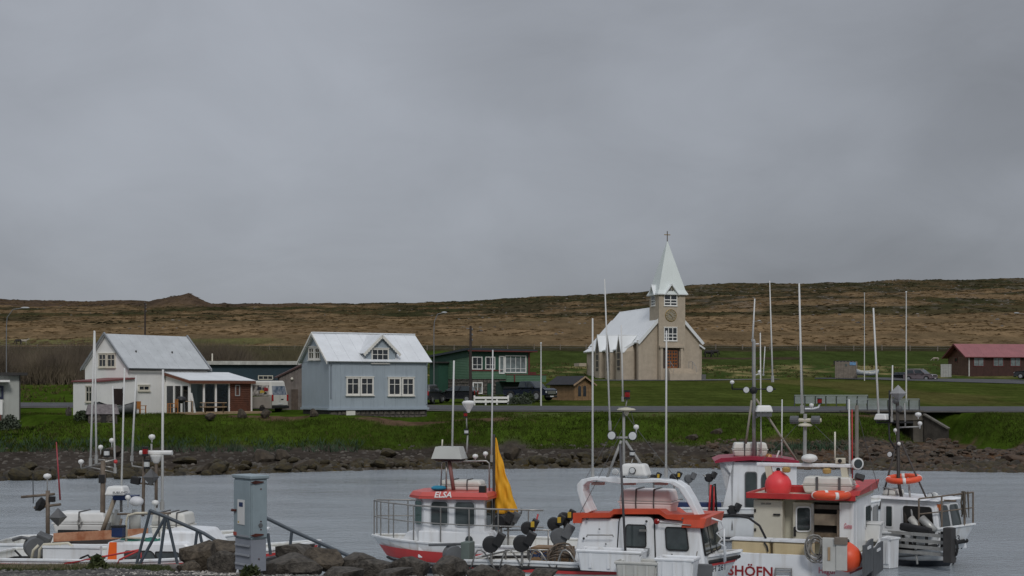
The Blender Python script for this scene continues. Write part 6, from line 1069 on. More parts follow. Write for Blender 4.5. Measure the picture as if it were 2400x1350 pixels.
for x, y, z in pts: 
    for s_ in ((1, -1) if x > b.L * .7 else (1,)): b.part(MB().tube([(x, s_ * y, z), (x, s_ * y, z + hr)], .018, 6), 'rail_stanchion', STAIN)
mb = MB(); mb.lathe([(.001, 0), (.09, 0), (.1, .03), (.02, .04)], q(1100, 1265, .91), 12, (0, 1, 0)); b.part(mb, 'porthole', BGL)
# roof gear
y0 = .2
b.radome(1018, 1047, 1089, 1074, y0, .55, mat('pale_grey_radome', (.50, .51, .48), .5, .05), RUB); b.tubes('radar_strut', mat('red_brown_strut', (.22, .10, .09), .6, .2), [[(1053, 1080), (1063, 1148)]], .05, y0); b.tubes('radar_frame', STAIN, [[(1033, 1148), (1036, 1082), (1140, 1080), (1147, 1086), (1147, 1150)], [(1046, 1146), (1046, 1082)]], .022, y0)
b.ant((1060, 1046), (1064, 845), y0, .026, .022, base=False); b.ant((1094, 1062), (1096, 1020), y0, .025, .02, GREYM, False, 'mast'); b.lampbox(1093, 1012, y0, HEADL, .14, .09); b.ant((1094, 1005), (1093, 965), y0, .018, .015, GREYM, False, 'light_stalk'); b.lampbox(1091, 972, y0, DRED, .14, .08)
c = q(1098, 945, y0); b.part(MB().lathe([(.03, -.24), (.07, -.16), (.16, -.02), (.17, .02), (.12, .06), (.02, .07)], c, 14), 'wind_vane_light', WPL); b.ant((1095, 968), (1097, 950), y0, .02, .02, GREYM, False, 'light_stalk')
b.ant((1152, 1082), (1155, 820), y0, .024, .016); b.mush(1114, 1071, y0, .09, .08); b.mush(1138, 1065, y0, .08, .1); b.ant((1036, 1046), (1037, 1030), y0, .02, .02, CREAM, False, 'light_stalk'); c = q(1132, 1150, .75); b.part(MB().box(c.x - .08, c.x + .08, .7, .85, c.z - .08, c.z + .12), 'camera_box', BLK)
c = q(1028, 1144, .4); b.part(MB().ball(c, (.2, .2, .07), 12, 6), 'blue_cover', mat('blue_cloth', (.02, .22, .35), .8, .2))
# steadying sail on its mast and boom
ym = .1; m0, m1 = q(1158, 1206, ym), q(1157, 1018, ym); b.part(MB().tube([m0 - Vector((0, 0, 1.0)), m1], .035, 8), 'mizzen_mast', mat('dark_mast', (.06, .06, .06), .5)); be = q(1222, 1203, ym); b.part(MB().tube([m0, be, be + Vector((0, 0, .12))], .028, 6), 'boom', mat('dark_boom', (.06, .06, .06), .5))
n = 26; vs = []
A, B_, C_ = q(1162, 1026, ym), q(1160, 1204, ym), q(1213, 1199, ym)
for i in range(n):
    for j in range(n):
        f, g = i / (n - 1), j / (n - 1); p_ = A.lerp(B_, f).lerp(A.lerp(C_, f), g); p_ = p_ + Vector((.012 * math.sin(f * 21 + g * 4) * g, .05 * math.sin(g * 11 + f * 6) * f + .028 * math.sin(f * 17 - g * 13) * f + .10 * math.sin(math.pi * g) * f, .02 * math.sin(g * 12) * f)); vs.append(p_)
o = b.part(MB().add(vs, [(i * n + j, i * n + j + 1, (i + 1) * n + j + 1, (i + 1) * n + j) for i in range(n - 1) for j in range(n - 1)]), 'sail', SAIL, smooth=True, recalc=False); md = o.modifiers.new('solid', 'SOLIDIFY'); md.thickness = .012
# reels at its stern and hull lettering
reel(b, 1192, 1222, .7, -1, GREYP, None, .6, .9); reel(b, 1176, 1222, .9, -1, BLK, None, .6, .9)
p0, p1 = q(1122, 1312, 1.24), q(1172, 1304, 1.24); lettering('ELSA ÞH', REDS, b, p0 + Vector((0, .03, 0)), (p1 - p0), (0, 0, 1), .2, 'hull_lettering', width=(p1 - p0).length, ext=.02)
b.tubes('aft_rail', STAIN, [[(1180, 1243, 1.0), (1240, 1242, 1.0), (1330, 1243, 1.0)]], .02); b.tubes('aft_rail_post', STAIN, [[(1285, 1242, 1.0), (1285, 1292, 1.0)]], .02)
liferaft(b, 1141, 1122, 1043, 1148, -.35, .55, 'white roll-shaped life raft on the coral-red roof', 2)
# ================= boat with SHÖFN across its stern
b = Boat('stern_lettered_boat', 'white boat with red roof seen from astern, SHÖFN lettered on its transom', 'boat', P(1852, 916, 33.4) * Vector((1, 1, 0)) if False else Vector(((1852 - 1200) * 33.4 / F, 33.4, 0)), 67)
b.hull(5.6, 3.25, .72, .76, 1.1, deck=GELC, inset=.3); b.band(.30, .36, TXR, f1=.98)
zg = b.p(1850, 1306, x=-.02).z; qa = lambda px, py, x=-.03: b.p(px, py, x=x)
b.part(MB().box(-.03, .03, -b.fb(0), b.fb(0), -.1, .74), 'transom', GEL)
p0, p1 = qa(1706, 1347), qa(1811, 1347); lettering('SHÖFN', TXR, b, p0, (0, -1, 0), (0, 0, 1), .33, 'stern_lettering', width=(p1 - p0).length, ext=.01)
b.part(MB().tube([qa(1816, 1360, -.1), qa(1818, 1332, -.1), qa(1855, 1333, -.1), qa(1855, 1360, -.1)], .025), 'boarding_ladder', STAIN)
b.part(MB().tube([qa(1818, 1340, -.1), qa(1855, 1340, -.1)], .02), 'ladder_rung', STAIN)
p0 = qa(1918, 1343); lettering('Hagur', TXP, b, p0, (0, -1, 0), (0, 0, 1), .2, 'small_lettering', width=.42, ext=.01)
LOCK = mat('buff_locker', (.58, .47, .28), .5, .08, 2, streak=.25, dirt=(.36, .25, .12))
zl0, zl1 = 1.0, qa(1800, 1268, .1).z
for px0, px1 in ((1714, 1804), (1810, 1902)):
    a, c = qa(px0, 1290, .05), qa(px1, 1290, .05); o = b.part(MB().box(.035, .5, c.y, a.y, .55, zl1), 'stern_locker', LOCK, bevel=.06); MB().box(.0, .52, c.y - .02, a.y + .02, zl1, zl1 + .04).build('lid', GEL, o)
    MB().tube([(.0, c.y + .12, zl1 - .02), (-.01, c.y + .05, zl1 - .12), (.0, c.y + .03, zl1 - .24)], .022, 5).build('locker_strap', RUB, o)
b.part(MB().tube([qa(1672, 1266, .1), qa(1900, 1270, .1)], .03), 'stern_rail', STAIN); b.part(MB().tube([qa(1690, 1212, .25), qa(1720, 1207, .25), qa(1755, 1214, .25), qa(1780, 1232, .25), qa(1795, 1262, .25)], .028, 8), 'stern_hoop', RUB, smooth=True)
# deckhouse
xc = 1.85; qc = lambda px, py, x=xc: b.p(px, py, x=x); yl, yr = qc(1764, 1220).y, qc(2001, 1220).y; zt = qc(1880, 1170).z; dl = 2.3
hb = b.part(MB().box(xc + .35, xc + dl, yr + .02, yl, .55, zt), 'deckhouse', mat('pale_greenish_cream', (.50, .49, .41), .5, .06, 2)); HC = mat('pale_cream_door', (.55, .53, .45), .5, .06, 2)
def ab(name, px0, py0, px1, py1, m, d0=0., d1=.35, **k): a, c = qc(px0, (py0 + py1) / 2), qc(px1, (py0 + py1) / 2); return b.part(MB().box(xc + d0, xc + d1, c.y, a.y, qc((px0 + px1) / 2, py1).z, qc((px0 + px1) / 2, py0).z), name, m, **k)
lk_ = ab('locker_door', 1766, 1172, 1834, 1290, HC, .0, .34, bevel=.02); ab('door_handle', 1813, 1204, 1829, 1208, BLK, -.04, -.002); ab('hinge', 1768, 1193, 1772, 1200, BLK, -.03, -.002); ab('hinge', 1768, 1238, 1772, 1245, BLK, -.03, -.002)
p0 = qc(1783, 1180); lettering('250-2020', TXB, b, p0 + Vector((-.004, 0, -.02)), (0, -1, 0), (0, 0, 1), .06, 'door_lettering', width=.26)
ab('door', 1855, 1178, 1903, 1300, HC, .15, .34, bevel=.02); b.winquad([qc(1869, 1243, xc + .15), qc(1899, 1243, xc + .15), qc(1899, 1190, xc + .15), qc(1869, 1190, xc + .15)], (0, 1, 0, 1), rad=.06, fm=GEL, dep=.03, fr=.04); ab('handle', 1858, 1236, 1863, 1258, BLK, .1, .148)
ab('aft_post', 1968, 1178, 2001, 1310, GEL, -.02, .34); ab('hatch_back', 1904, 1180, 1967, 1262, mat('dark_hatch', (.02, .019, .017), .8), .28, .34); ab('hatch_shelf', 1905, 1206, 1966, 1232, mat('stained_board', (.30, .25, .19), .8, .25), .1, .24); ab('hatch_shelf', 1905, 1184, 1966, 1194, mat('grey_stained_board', (.13, .115, .10), .8, .3), .05, .24); ab('catch_bin', 1905, 1250, 1966, 1275, mat('brown_catch', (.12, .09, .06), .9, .5, 6), .02, .26)
ab('pipe', 1903, 1180, 1909, 1290, STAIN, -.1, -.03); ab('pipe', 1962, 1195, 1967, 1290, BROWNM, -.03, .0)
p0 = qc(1978, 1238); lettering('Gunna', TXP, b, p0 + Vector((-.04, 0, 0)), (0, -1, 0), (0, 0, 1), .18, 'script_lettering', width=.2, shear=.3)
# starboard side of the deckhouse
sy = yr + .02; hq = lambda px, py: b.p(px, py, y=sy); b.part(MB().box(xc + .34, xc + dl + .3, sy - .03, sy - .002, .6, zt), 'side_wall', GEL)
for px0, px1 in ((2024, 2036), (2041, 2053)):
    a, c = hq(px0, 1210), hq(px1, 1210); za, zc_ = hq(px0, 1236).z, hq(px0, 1188).z; b.winquad([Vector((a.x, sy - .03, za)), Vector((c.x, sy - .03, za)), Vector((c.x, sy - .03, zc_)), Vector((a.x, sy - .03, zc_))], (0, 1, 0, 1), rad=.04, fm=GEL, g=BGL)
# red roof with raised coaming
zr = qc(1880, 1158).z
b.part(MB().box(xc - .2, xc + dl + .4, yr - .06, yl + .06, zr - .10, zr - .03), 'roof', GELC); b.part(MB().box(xc - .27, xc - .202, yr - .08, yl + .1, zr - .12, zr + .02), 'roof_fascia', RED, bevel=.01); b.part(MB().box(xc - .2, xc + dl + .4, yl + .062, yl + .12, zr - .12, zr + .02), 'roof_fascia', RED); b.part(MB().box(xc + dl + .401, xc + dl + .46, yr, yl + .1, zr - .12, zr + .04), 'roof_fascia', RED); b.part(MB().hexa([(xc - .1, yr - .14, zr + .003), (xc + dl + .5, yr - .14, zr + .003), (xc + dl + .5, yr + .5, zr + .003), (xc - .1, yr + .5, zr + .003)], [(xc - .05, yr - .18, zr + .12), (xc + dl + .6, yr - .18, zr + .24), (xc + dl + .6, yr + .46, zr + .2), (xc - .05, yr + .46, zr + .04)]), 'roof_coaming', RED)
b.part(MB().box(xc + .9, xc + .96, yr + .9, yl - .1, zr - .03, zr + .12), 'roof_board', RED)
p0 = b.p(2040, 1172, y=yr - .2); lettering('250', TXP, b, (p0.x, yr - .19, zr + .03), (1, 0, 0), (0, 0, 1), .16, 'roof_number', ext=.01)
# gantry with lights
xg = xc + .5; qg = lambda px, py, x=xg: b.p(px, py, x=x)
a, c = qg(1774, 1088), qg(2010, 1092); b.part(MB().bar(a, c, .14, .09), 'gantry_beam', GEL, bevel=.02)
for (p_, r_) in (((1800, 1092), (1812, 1152)), ((1978, 1094), (1986, 1150))): b.part(MB().bar(qg(*p_), qg(*r_), .12, .16), 'gantry_leg', GELC)
for px, py in ((1843, 1100), (1938, 1103)): c = qg(px, py, xg - .05); o = b.part(MB().lathe([(.06, -.08), (.1, -.06), (.11, .03), (.06, .06)], c, 14), 'deck_light', mat('amber_lamp', (.42, .27, .09), .4, .2))
c = qg(2010, 1087, xg - .1); o = b.part(MB().lathe([(.06, -.14), (.13, -.1), (.15, .0), (.15, .03), (.12, .03)], c, 18, (-.8, -.6, 0)), 'search_light', WPL, smooth=True); MB().lathe([(.001, .031), (.115, .031), (.105, .042), (.001, .045)], c, 16, (-.8, -.6, 0)).build('lens', BGL, o)
o = b.part(MB().ball(qg(1897, 1074), (.26, .2, .11), 14, 8), 'satellite_dome', WPL, smooth=True); c = qg(1970, 1080); b.part(MB().box(c.x - .08, c.x + .08, c.y - .12, c.y + .12, c.z - .07, c.z + .07), 'horn_box', GELC, bevel=.02); b.part(MB().lathe([(.001, 0), (.05, 0), (.05, .02), (.001, .02)], c + Vector((-.085, 0, 0)), 12, (-1, 0, 0)), 'horn', BLK)
b.part(MB().tube([qg(1886, 1086), qg(1887, 970)], .045, 8), 'mast', GREYM); b.ant((1880, 968), (1873, 664), 0, .032, .022, x=xg); b.part(MB().tube([qg(1852, 985), qg(1925, 985)], .05, 8), 'mast_crossbar', GELC)
for px in (1862, 1912): b.part(MB().lathe([(.06, -.11), (.1, -.1), (.1, .1), (.06, .11)], qg(px, 984), 12, (0, 1, 0)), 'loudspeaker', GREYP)
b.part(MB().lathe([(.03, -.03), (.17, -.02), (.18, 0), (.14, .04), (.04, .06)], qg(1887, 997), 14), 'radio_horn', GELC); b.part(MB().tube([qg(1887, 958), qg(1905, 958), qg(1918, 955), qg(1922, 945)], .022, 6), 'light_arm', GEL); c = qg(1921, 940); o = b.part(MB().lathe([(.06, -.07), (.06, -.05), (.05, -.05), (.05, .05), (.06, .05), (.06, .07)], c, 10), 'navigation_light', BLK); MB().lathe([(.055, -.045), (.056, .045)], c, 10).build('lens', DRED, o); b.part(MB().lathe([(.03, -.06), (.06, 0), (.05, .04), (.001, .05)], qg(1902, 950), 12), 'gps_antenna', WPL, smooth=True)
b.ant((1992, 1110), (1990, 936), 0, .028, .02, x=xg); b.part(MB().tube([qg(1998, 1150), qg(1997, 960)], .018, 6, .014), 'red_whip', RED, smooth=True); b.part(MB().tube([qg(2008, 1085), qg(2008, 950)], .045, 8), 'grey_post', mat('grey_beige_post', (.22, .20, .17), .6)); b.ant((1957, 1078), (1957, 1012), 0, .022, .022, CREAM, False, 'short_mast', x=xg)
b.part(MB().tube([qg(1953, 1140), qg(1955, 1124), qg(2015, 1124), qg(2024, 1128)], .025, 6), 'roof_rail', BROWNM)
c = qg(2015, 1118, xg - .3); b.part(MB().obox(c, (.16, .22, .14), (.3, .2, .4)), 'camera_light', BLK, bevel=.02)
b.part(MB().obox(b.p(1960, 1322, x=-.2), (.08, .95, .7), (0, .05, 0)), 'steel_plate', tubm) if False else None
p0 = b.p(2010, 1230, y=yr - .3); SDb = b
def world(bt, px, py, **k): return bt.M @ bt.p(px, py, **k)
for px0, py0, px1, py1, nm in ((2021, 1262, 2042, 1352, 'left'), (2043, 1268, 2065, 1352, 'right')):
    a = world(b, px0, py1, y=-1.75); c = world(b, px1, py0, y=-1.75); t = T('hatch_board', 'dark grey hatch board standing on the rail, %s of the pair' % nm, 'board', a, 67); w = (c - a).xy.length; h = c.z - a.z; t.part(MB().ext([(0, 0, 0), (w, 0, 0), (w, 0, h), (w * .6, 0, h), (w * .35, 0, h * .93), (0, 0, h * .95)], (0, -.05, 0)), 'board', mat('slate_board', (.085, .09, .095), .7, .2, 3)); t.part(MB().box(w * .3, w * .6, -.08, -.052, h * .78, h * .86), 'grip', GEL)
a = world(b, 1928, 1338, x=-.62); c = world(b, 1986, 1262, x=-.62); t = T('grey_flap', 'dirty white plate hung over the stern beside the rope coil', 'plate', a, 67); w = (c - a).xy.length; t.part(MB().box(-.03, .03, -w * .55, 0, 0, c.z - a.z), 'plate', tubm, bevel=.01); t.part(MB().box(-.06, .0, -w, -w * .555, .03, c.z - a.z - .05), 'plate', tubm, bevel=.01); t.part(MB().box(-.09, .05, -w, -w * .5, c.z - a.z - .14, c.z - a.z + .02), 'clamp', GREYPL); t.part(MB().box(-.05, -.032, -w * .32, -w * .22, .25, .55), 'wood_strip', DECKW)
# rope coil
cc = world(b, 1912, 1286, x=-.3); t = T('rope_coil', 'coil of grey rope hanging over the stern rail', 'rope', cc, 67); rn = random.Random(3); mb = MB()
for k in range(9):
    r0, r1 = rn.uniform(.14, .26), rn.uniform(.18, .34); dx, dy = rn.uniform(-.05, .05), rn.uniform(-.06, .06); tw = rn.uniform(-.5, .5); o_ = MB().tube([(dx + .03 * math.sin(a_ * .785 * 2), dy + r0 * math.cos(a_ * .3927 + tw), r1 * math.sin(a_ * .3927)) for a_ in range(16)], .016, 5, closed=True); t.part(o_, 'rope_turn', ROPE, smooth=True)
buoy(world(b, 1986, 1308, x=-.30), .33, ORANGEP, 'orange-red round fender buoy hanging at the stern beside the plate'); buoy(world(b, 1824, 1138, x=xc + .55), .34, PINKP, 'bright pink round buoy on the red roof'); buoy(world(b, 2000, 1150, x=xc + 1.1), .2, PINKP, 'small pink buoy at the right end of the red roof', 'small_buoy')
lifebuoy(world(b, 1948, 1160, x=xc - .32), 0.0, 67, 'orange life ring lying on the edge of the red roof', R_=.40, r=.085)
lf = T('life_raft', 'white life raft case behind the orange life ring', 'life raft', b.M @ Vector((xc + .5, qc(1935, 1130).y, zr + .02)), 67); hgt = .36
for z0, z1, k0, k1, nm in ((0, .19, .9, 1., 'lower_shell'), (.21, .40, 1., .9, 'upper_shell')): lf.part(MB().hexa([(-.3 * k0, -.62 * k0, z0), (.3 * k0, -.62 * k0, z0), (.3 * k0, .62 * k0, z0), (-.3 * k0, .62 * k0, z0)], [(-.3 * k1, -.62 * k1, z1), (.3 * k1, -.62 * k1, z1), (.3 * k1, .62 * k1, z1), (-.3 * k1, .62 * k1, z1)]), nm, RAFT, bevel=.04)
lf.part(MB().box(-.31, .31, -.63, .63, .19, .21), 'seam_flange', RAFT)
for y in (-.3, .25): lf.part(MB().box(-.32, -.3, y - .03, y + .03, 0, .4), 'strap', STRAP)
# small detail boards near the right rail
t = T('white_box', 'white plastic tote box on the starboard rail', 'box', world(b, 2044, 1268, y=-1.3), 67); t.part(MB().hexa([(-.2, -.2, 0), (.2, -.2, 0), (.2, .2, 0), (-.2, .2, 0)], [(-.25, -.25, .45), (.25, -.25, .45), (.25, .25, .45), (-.25, .25, .45)]), 'tote_body', WPL, bevel=.03); t.part(MB().box(-.27, .27, -.27, .27, .45, .49), 'lid', WPL)
# ================= boat with crimson roof behind
b = Boat('crimson_roof_boat', 'white boat with curved crimson roof and tall grey mast, behind the lettered stern', 'boat', (4.7, 44.6, 0), -6)
b.hull(7.6, 2.6, 1.0, 1.02, 1.4); b.rubrail(.2, .05, RUB); yn = -1.0; q = lambda px, py, y=yn: b.p(px, py, y=y)
xa, xb_ = q(1692, 1140).x, q(1868, 1140).x; zt = q(1760, 1082).z
b.part(MB().box(xa + .4, xb_, -.95, .95, .7, zt), 'wheelhouse', GEL, bevel=.04); b.part(MB().ext([Vector((q(*p_).x, -1.0, q(*p_).z)) for p_ in ((1690, 1206), (1716, 1206), (1712, 1110), (1700, 1088), (1684, 1078), (1720, 1076))][::-1], (0, .08, 0)), 'aft_wing', GEL); b.part(MB().box(q(1716, 1100).x, q(1742, 1100).x, -1.0, -.951, .9, zt - .02), 'side_panel', GEL)
rp = [q(1674, 1080), q(1690, 1073), q(1760, 1069), q(1830, 1073), q(1872, 1080), q(1872, 1088), q(1830, 1082), q(1760, 1078), q(1700, 1082), q(1676, 1085)]
b.part(MB().ext([Vector((p_.x, -1.15, p_.z)) for p_ in rp], (0, 2.3, 0)), 'roof', CRIM)
for rect, g in (((1748, 1108, 1772, 1192), BGL), ((1786, 1106, 1822, 1160), BGL)): a, c = q(rect[0], 1150, -.95), q(rect[2], 1150, -.95); z0, z1 = q(rect[0], rect[3], -.95).z, q(rect[0], rect[1], -.95).z; b.winquad([Vector((a.x, -.95, z0)), Vector((c.x, -.95, z0)), Vector((c.x, -.95, z1)), Vector((a.x, -.95, z1))], (0, 1, 0, 1), rad=.05 if rect[0] < 1780 else .2, fm=GREYP, g=g, name='door_window' if rect[0] < 1780 else 'window')
b.part(MB().box(q(1588, 1).x, q(1690, 1).x, -1.15, -.6, q(1640, 1210).z, q(1640, 1178).z), 'blue_bulwark', NAVY); b.part(MB().box(q(1590, 1).x, q(1600, 1).x, -1.0, -.9, .9, q(1640, 1180).z), 'post', GEL)
yb2 = -.7; b.tubes('mast', GREYM, [[(1767, 1078), (1767, 800), (1765, 796)]], .055, yb2, 8); b.ant((1764, 800), (1769, 700), yb2, .03, .02); b.tubes('mast_stay', mat('tan_spar', (.28, .25, .20), .6), [[(1772, 935), (1872, 1086)], [(1762, 938), (1748, 1040)]], .035, yb2)
b.tubes('mast_arm', RUB, [[(1716, 912), (1818, 912)], [(1716, 912), (1716, 900)]], .025, yb2); b.flood(1749, 914, yb2 - .05, .105); b.flood(1804, 912, yb2 - .05, .11); b.mush(1716, 897, yb2, .08); b.ant((1811, 895), (1804, 658), yb2, .03, .016); b.ant((1789, 880), (1793, 812), yb2, .02, .014); b.ant((1784, 1080), (1782, 780), yb2, .026, .02); b.ant((1832, 1078), (1833, 936), yb2, .026, .02); c = q(1766, 915, yb2); b.part(MB().ball(c, .12, 10, 8), 'mast_joint', RUB)
b.tubes('antenna_arm', WPOLE, [[(1767, 806), (1779, 806)], [(1767, 880), (1780, 876)]], .02, yb2); b.mush(1780, 873, yb2, .06, .08)
b.radome(1770, 950, 1811, 966, yb2 - .3, .5, WPL); o_ = b.part(MB().box(q(1773, 1).x, q(1808, 1).x, yb2 - .5, yb2 - .1, q(1790, 976).z, q(1790, 968).z), 'radar_base', GREYP); b.tubes('radar_bracket', GREYM, [[(1780, 974), (1768, 980)]], .03, yb2)
c = q(1802, 1070, -.6); b.part(MB().lathe([(.09, -.06), (.1, .0), (.08, .06), (.001, .09)], c, 14), 'beacon', mat('amber_beacon', (.5, .22, .03), .3, .1)); b.part(MB().bar(q(1820, 1072, -.7), q(1826, 1056, -.7), .08, .04), 'mirror_light', WPL)
b.tubes('boom_arm', RED, [[(1661, 1210), (1666, 1136)], [(1672, 1212), (1674, 1140)]], .035, -1.3); b.tubes('boom_hose', RUB, [[(1667, 1210), (1670, 1138), (1676, 1134), (1680, 1205)]], .03, -1.32)
for px, py in ((1532, 1122), (1580, 1120), (1614, 1122), (1662, 1120)): reel(b, px, py, -1.0, 1, GREYP if px == 1614 else BLK, YEL if px < 1600 else None, .55, .7)
b.tubes('light_arm', STAIN, [[(1662, 1130), (1655, 1118), (1648, 1112)]], .02, -1.0); reel(b, 1716, 1196, -1.25, 1, BLK, None, .6, .8); b.tubes('rail', STAIN, [[(1520, 1180), (1600, 1170)], [(1520, 1180), (1520, 1210)], [(1560, 1175), (1560, 1210)]], .025, -1.0)
liferaft(b, 1718, 1038, 1800, 1070, -.55, .75, 'ribbed white life raft case on the crimson roof', 2)
# ================= boat at the right with the black strake
b = Boat('black_strake_boat', 'white boat with black rubbing strake, slatted rail and raised rigging at the right', 'boat', (8.6, 40.3, 0), -44)
b.hull(4.75, 2.6, .80, .82, 1.12); b.rubrail(.44, .055, RUB); yn = -1.15; q = lambda px, py, y=yn: b.p(px, py, y=y)
b.band(.62, .66, GREYP, 'planking_line')
xa, xb_ = q(2062, 1200, -.75).x, q(2196, 1200, -.75).x; zt = q(2130, 1172, -.75).z
b.part(MB().hexa([(xa, -.8, .4), (xb_ + .12, -.72, .4), (xb_ + .12, .72, .4), (xa, .8, .4)], [(xa, -.72, zt), (xb_ - .12, -.62, zt), (xb_ - .12, .62, zt), (xa, .72, zt)]), 'wheelhouse', GEL, bevel=.04); b.part(MB().hexa([(xa - .2, -.85, zt), (xb_ + .02, -.75, zt), (xb_ + .02, .75, zt), (xa - .2, .85, zt)], [(xa - .2, -.8, zt + .07), (xb_ - .05, -.7, zt + .05), (xb_ - .05, .7, zt + .05), (xa - .2, .8, zt + .07)]), 'roof', GEL, bevel=.02)
sq = [Vector((xa, -.8, .4)), Vector((xb_ + .12, -.72, .4)), Vector((xb_ - .12, -.62, zt)), Vector((xa, -.72, zt))]; b.winquad(sq, (.12, .22, .45, .85), rad=.03, fm=GEL, g=BGL); b.winquad(sq, (.42, .93, .42, .88), rad=.08, fm=GEL, g=glass('dark_open', (.012, .011, .010), .3))
fq = [Vector((xb_ + .12, -.72, .4)), Vector((xb_ + .12, .72, .4)), Vector((xb_ - .12, .62, zt)), Vector((xb_ - .12, -.62, zt))]
for u0, u1 in ((.08, .46), (.54, .92)): b.winquad(fq, (u0, u1, .45, .9), rad=.1, fm=GEL)
yr_ = -1.2                                             # slatted working rail
gx0, gx1 = q(2082, 1280, yr_).x, q(2212, 1280, yr_).x
for py in (1251, 1266, 1281, 1294): z = q(2140, py, yr_).z; b.part(MB().box(gx0, gx1, yr_ - .03, yr_ + .01, z - .045, z + .04), 'rail_slat', mat('grey_slat', (.27, .27, .26), .6, .2, 4))
for px in (2085, 2115, 2142, 2170, 2206): c = q(px, 1280, yr_); b.part(MB().box(c.x - .03, c.x + .03, yr_ + .012, yr_ + .07, .6, q(px, 1246, yr_).z), 'rail_post', RUB)
c0, c1 = q(2213, 1245, yr_ - .06), q(2234, 1320, yr_ - .06); b.part(MB().box(c0.x, c1.x, yr_ - .14, yr_ + .1, c1.z, c0.z + .1), 'fender_plate', mat('dark_slate_plate', (.045, .043, .042), .7, .2), bevel=.02)
for px, py, r_ in ((2150, 1262, .0),): pass
b.part(MB().tube([q(2160, 1215, -.9), q(2190, 1245, -.95)], .11, 12), 'exhaust_roller', mat('silver_roller', (.42, .42, .40), .4, .2, metal=.4), smooth=True); b.part(MB().tube([q(2135, 1215, -.85), q(2160, 1246, -.95)], .1, 12), 'exhaust_roller', mat('white_roller', (.55, .54, .5), .5, .2), smooth=True)
b.part(MB().obox(q(2150, 1240, -1.0), (.9, .3, .2), (0, .1, 0)), 'dark_tarpaulin', mat('black_tarp', (.018, .018, .02), .8, .3, 4), bevel=.05)
# mast with rigging
ym = -.35; b.tubes('mast', mat('black_brown_mast', (.035, .028, .024), .6, .3), [[(2137, 1290, -1.1), (2106, 1130), (2103, 930)]], .045, ym, 8); b.tubes('stay', mat('dark_stay', (.06, .05, .045), .6), [[(2112, 1035), (2190, 1210)], [(2100, 1045), (2062, 1190)]], .026, ym); b.tubes('side_post', GREYM, [[(2104, 1290), (2104, 1160), (2098, 1148), (2070, 1142)], [(2150, 1322, -1.25), (2128, 1120)]], .028, ym); b.tubes('crosstree', RUB, [[(2054, 990), (2140, 990)], [(2085, 915), (2085, 990)], [(2083, 990), (2085, 1030), (2100, 1055)]], .025, ym)
b.reflector(2105, 922, ym, .22, mat('pale_reflector', (.30, .30, .30), .5, .1)); b.ant((2060, 985), (2047, 722), ym, .03, .022); b.ant((2090, 988), (2092, 856), ym, .024, .018); b.radome(2054, 970, 2084, 984, ym, .35, WPL, RUB); b.mush(2152, 973, ym, .1, .1); b.mush(2156, 994, ym, .07, .12); b.mush(2100, 1010, ym, .08, .1); b.tubes('antenna_arm', GREYM, [[(2104, 1002), (2155, 1000)], [(2120, 945), (2122, 1000)]], .02, ym)
for py in (940, 958): c = q(2100 if py == 940 else 2108, py, ym); b.part(MB().ball(c, .09, 10, 8), 'mast_lamp', GREYP)
b.flood(2086, 1065, ym - .05, .08, m=RUB); c = q(2107, 1040, ym - .06); b.part(MB().ball(c, .05, 8, 6), 'white_lamp', WPL); b.flood(2180, 1162, ym - .1, .075, m=GREYP); b.flood(2190, 1160, ym - .02, .07, m=WPL)
b.tubes('roof_boom', BROWNM, [[(2115, 1170), (2240, 1174)]], .03, ym); b.part(MB().box(q(2192, 1, ym).x, q(2212, 1, ym).x, ym - .2, ym - .16, q(2200, 1196, ym - .2).z, q(2200, 1182, ym - .2).z), 'orange_panel', mat('orange_board', (.7, .18, .04), .6, .1))
# bow pulpit with hanging net
fb_ = [.78, .88, .97]; up = []
for f in fb_: x, y = b.L * f, -b.fb(f) * .95; b.part(MB().tube([(x, y, b.zs(f)), (x, y, b.zs(f) + .85)], .024), 'pulpit_post', BROWNM); up.append((x, y, b.zs(f) + .85))
for f in fb_[::-1]: x, y = b.L * f, b.fb(f) * .95; b.part(MB().tube([(x, y, b.zs(f)), (x, y, b.zs(f) + .85)], .024), 'pulpit_post', BROWNM); up.append((x, y, b.zs(f) + .85))
b.part(MB().tube(up, .024, 6), 'pulpit_rail', BROWNM); b.part(MB().tube([(x, y, z - .4) for x, y, z in up], .018, 6), 'pulpit_rail', BROWNM)
t = T('hanging_net', 'bundle of brown net hanging on the bow rail at the right', 'net', b.M @ Vector(up[2]), -42)
for k in range(7): a_ = k * .9; t.part(MB().tube([(.05 * math.cos(a_) - .1 + .03 * k, .05 * math.sin(a_), .05), (.1 * math.cos(a_) - .1 + .03 * k, .09 * math.sin(a_), -.25), (.07 * math.cos(a_ + 1) - .1 + .03 * k, .07 * math.sin(a_), -.62)], .03, 5, .012), 'net_strand', mat('brown_net', (.10, .085, .065), .9, .3))
p0 = q(2243, 1292, -.75); nrm = None
f0, f1 = .80, .97
def hullpt(f, z): return Vector((b.L * f, -(b.fb(f) * (.985 - .05 * f) + .03), z))
a_, c_ = hullpt(.865, .66), hullpt(.92, .66); lettering('NS', TXB, b, a_ + Vector((0, 0, .14)), c_ - a_, (0, 0, 1), .17, 'registration', width=.22, ext=.02); lettering('KS', TXB, b, a_ + Vector((0, 0, -.08)), c_ - a_, (0, 0, 1), .17, 'registration', width=.22, ext=.02); a_, c_ = hullpt(.915, .70), hullpt(.975, .70); lettering('123', TXB, b, a_, c_ - a_, (0, 0, 1), .22, 'registration_number', width=.26, ext=.02)
t = lifebuoy(world(b, 2118, 1122, y=ym - .12), 1.35, -42 + 0, 'orange life ring slung flat on the rigging of the right-hand boat', R_=.40, r=.08); t.o.rotation_euler[0] = .12
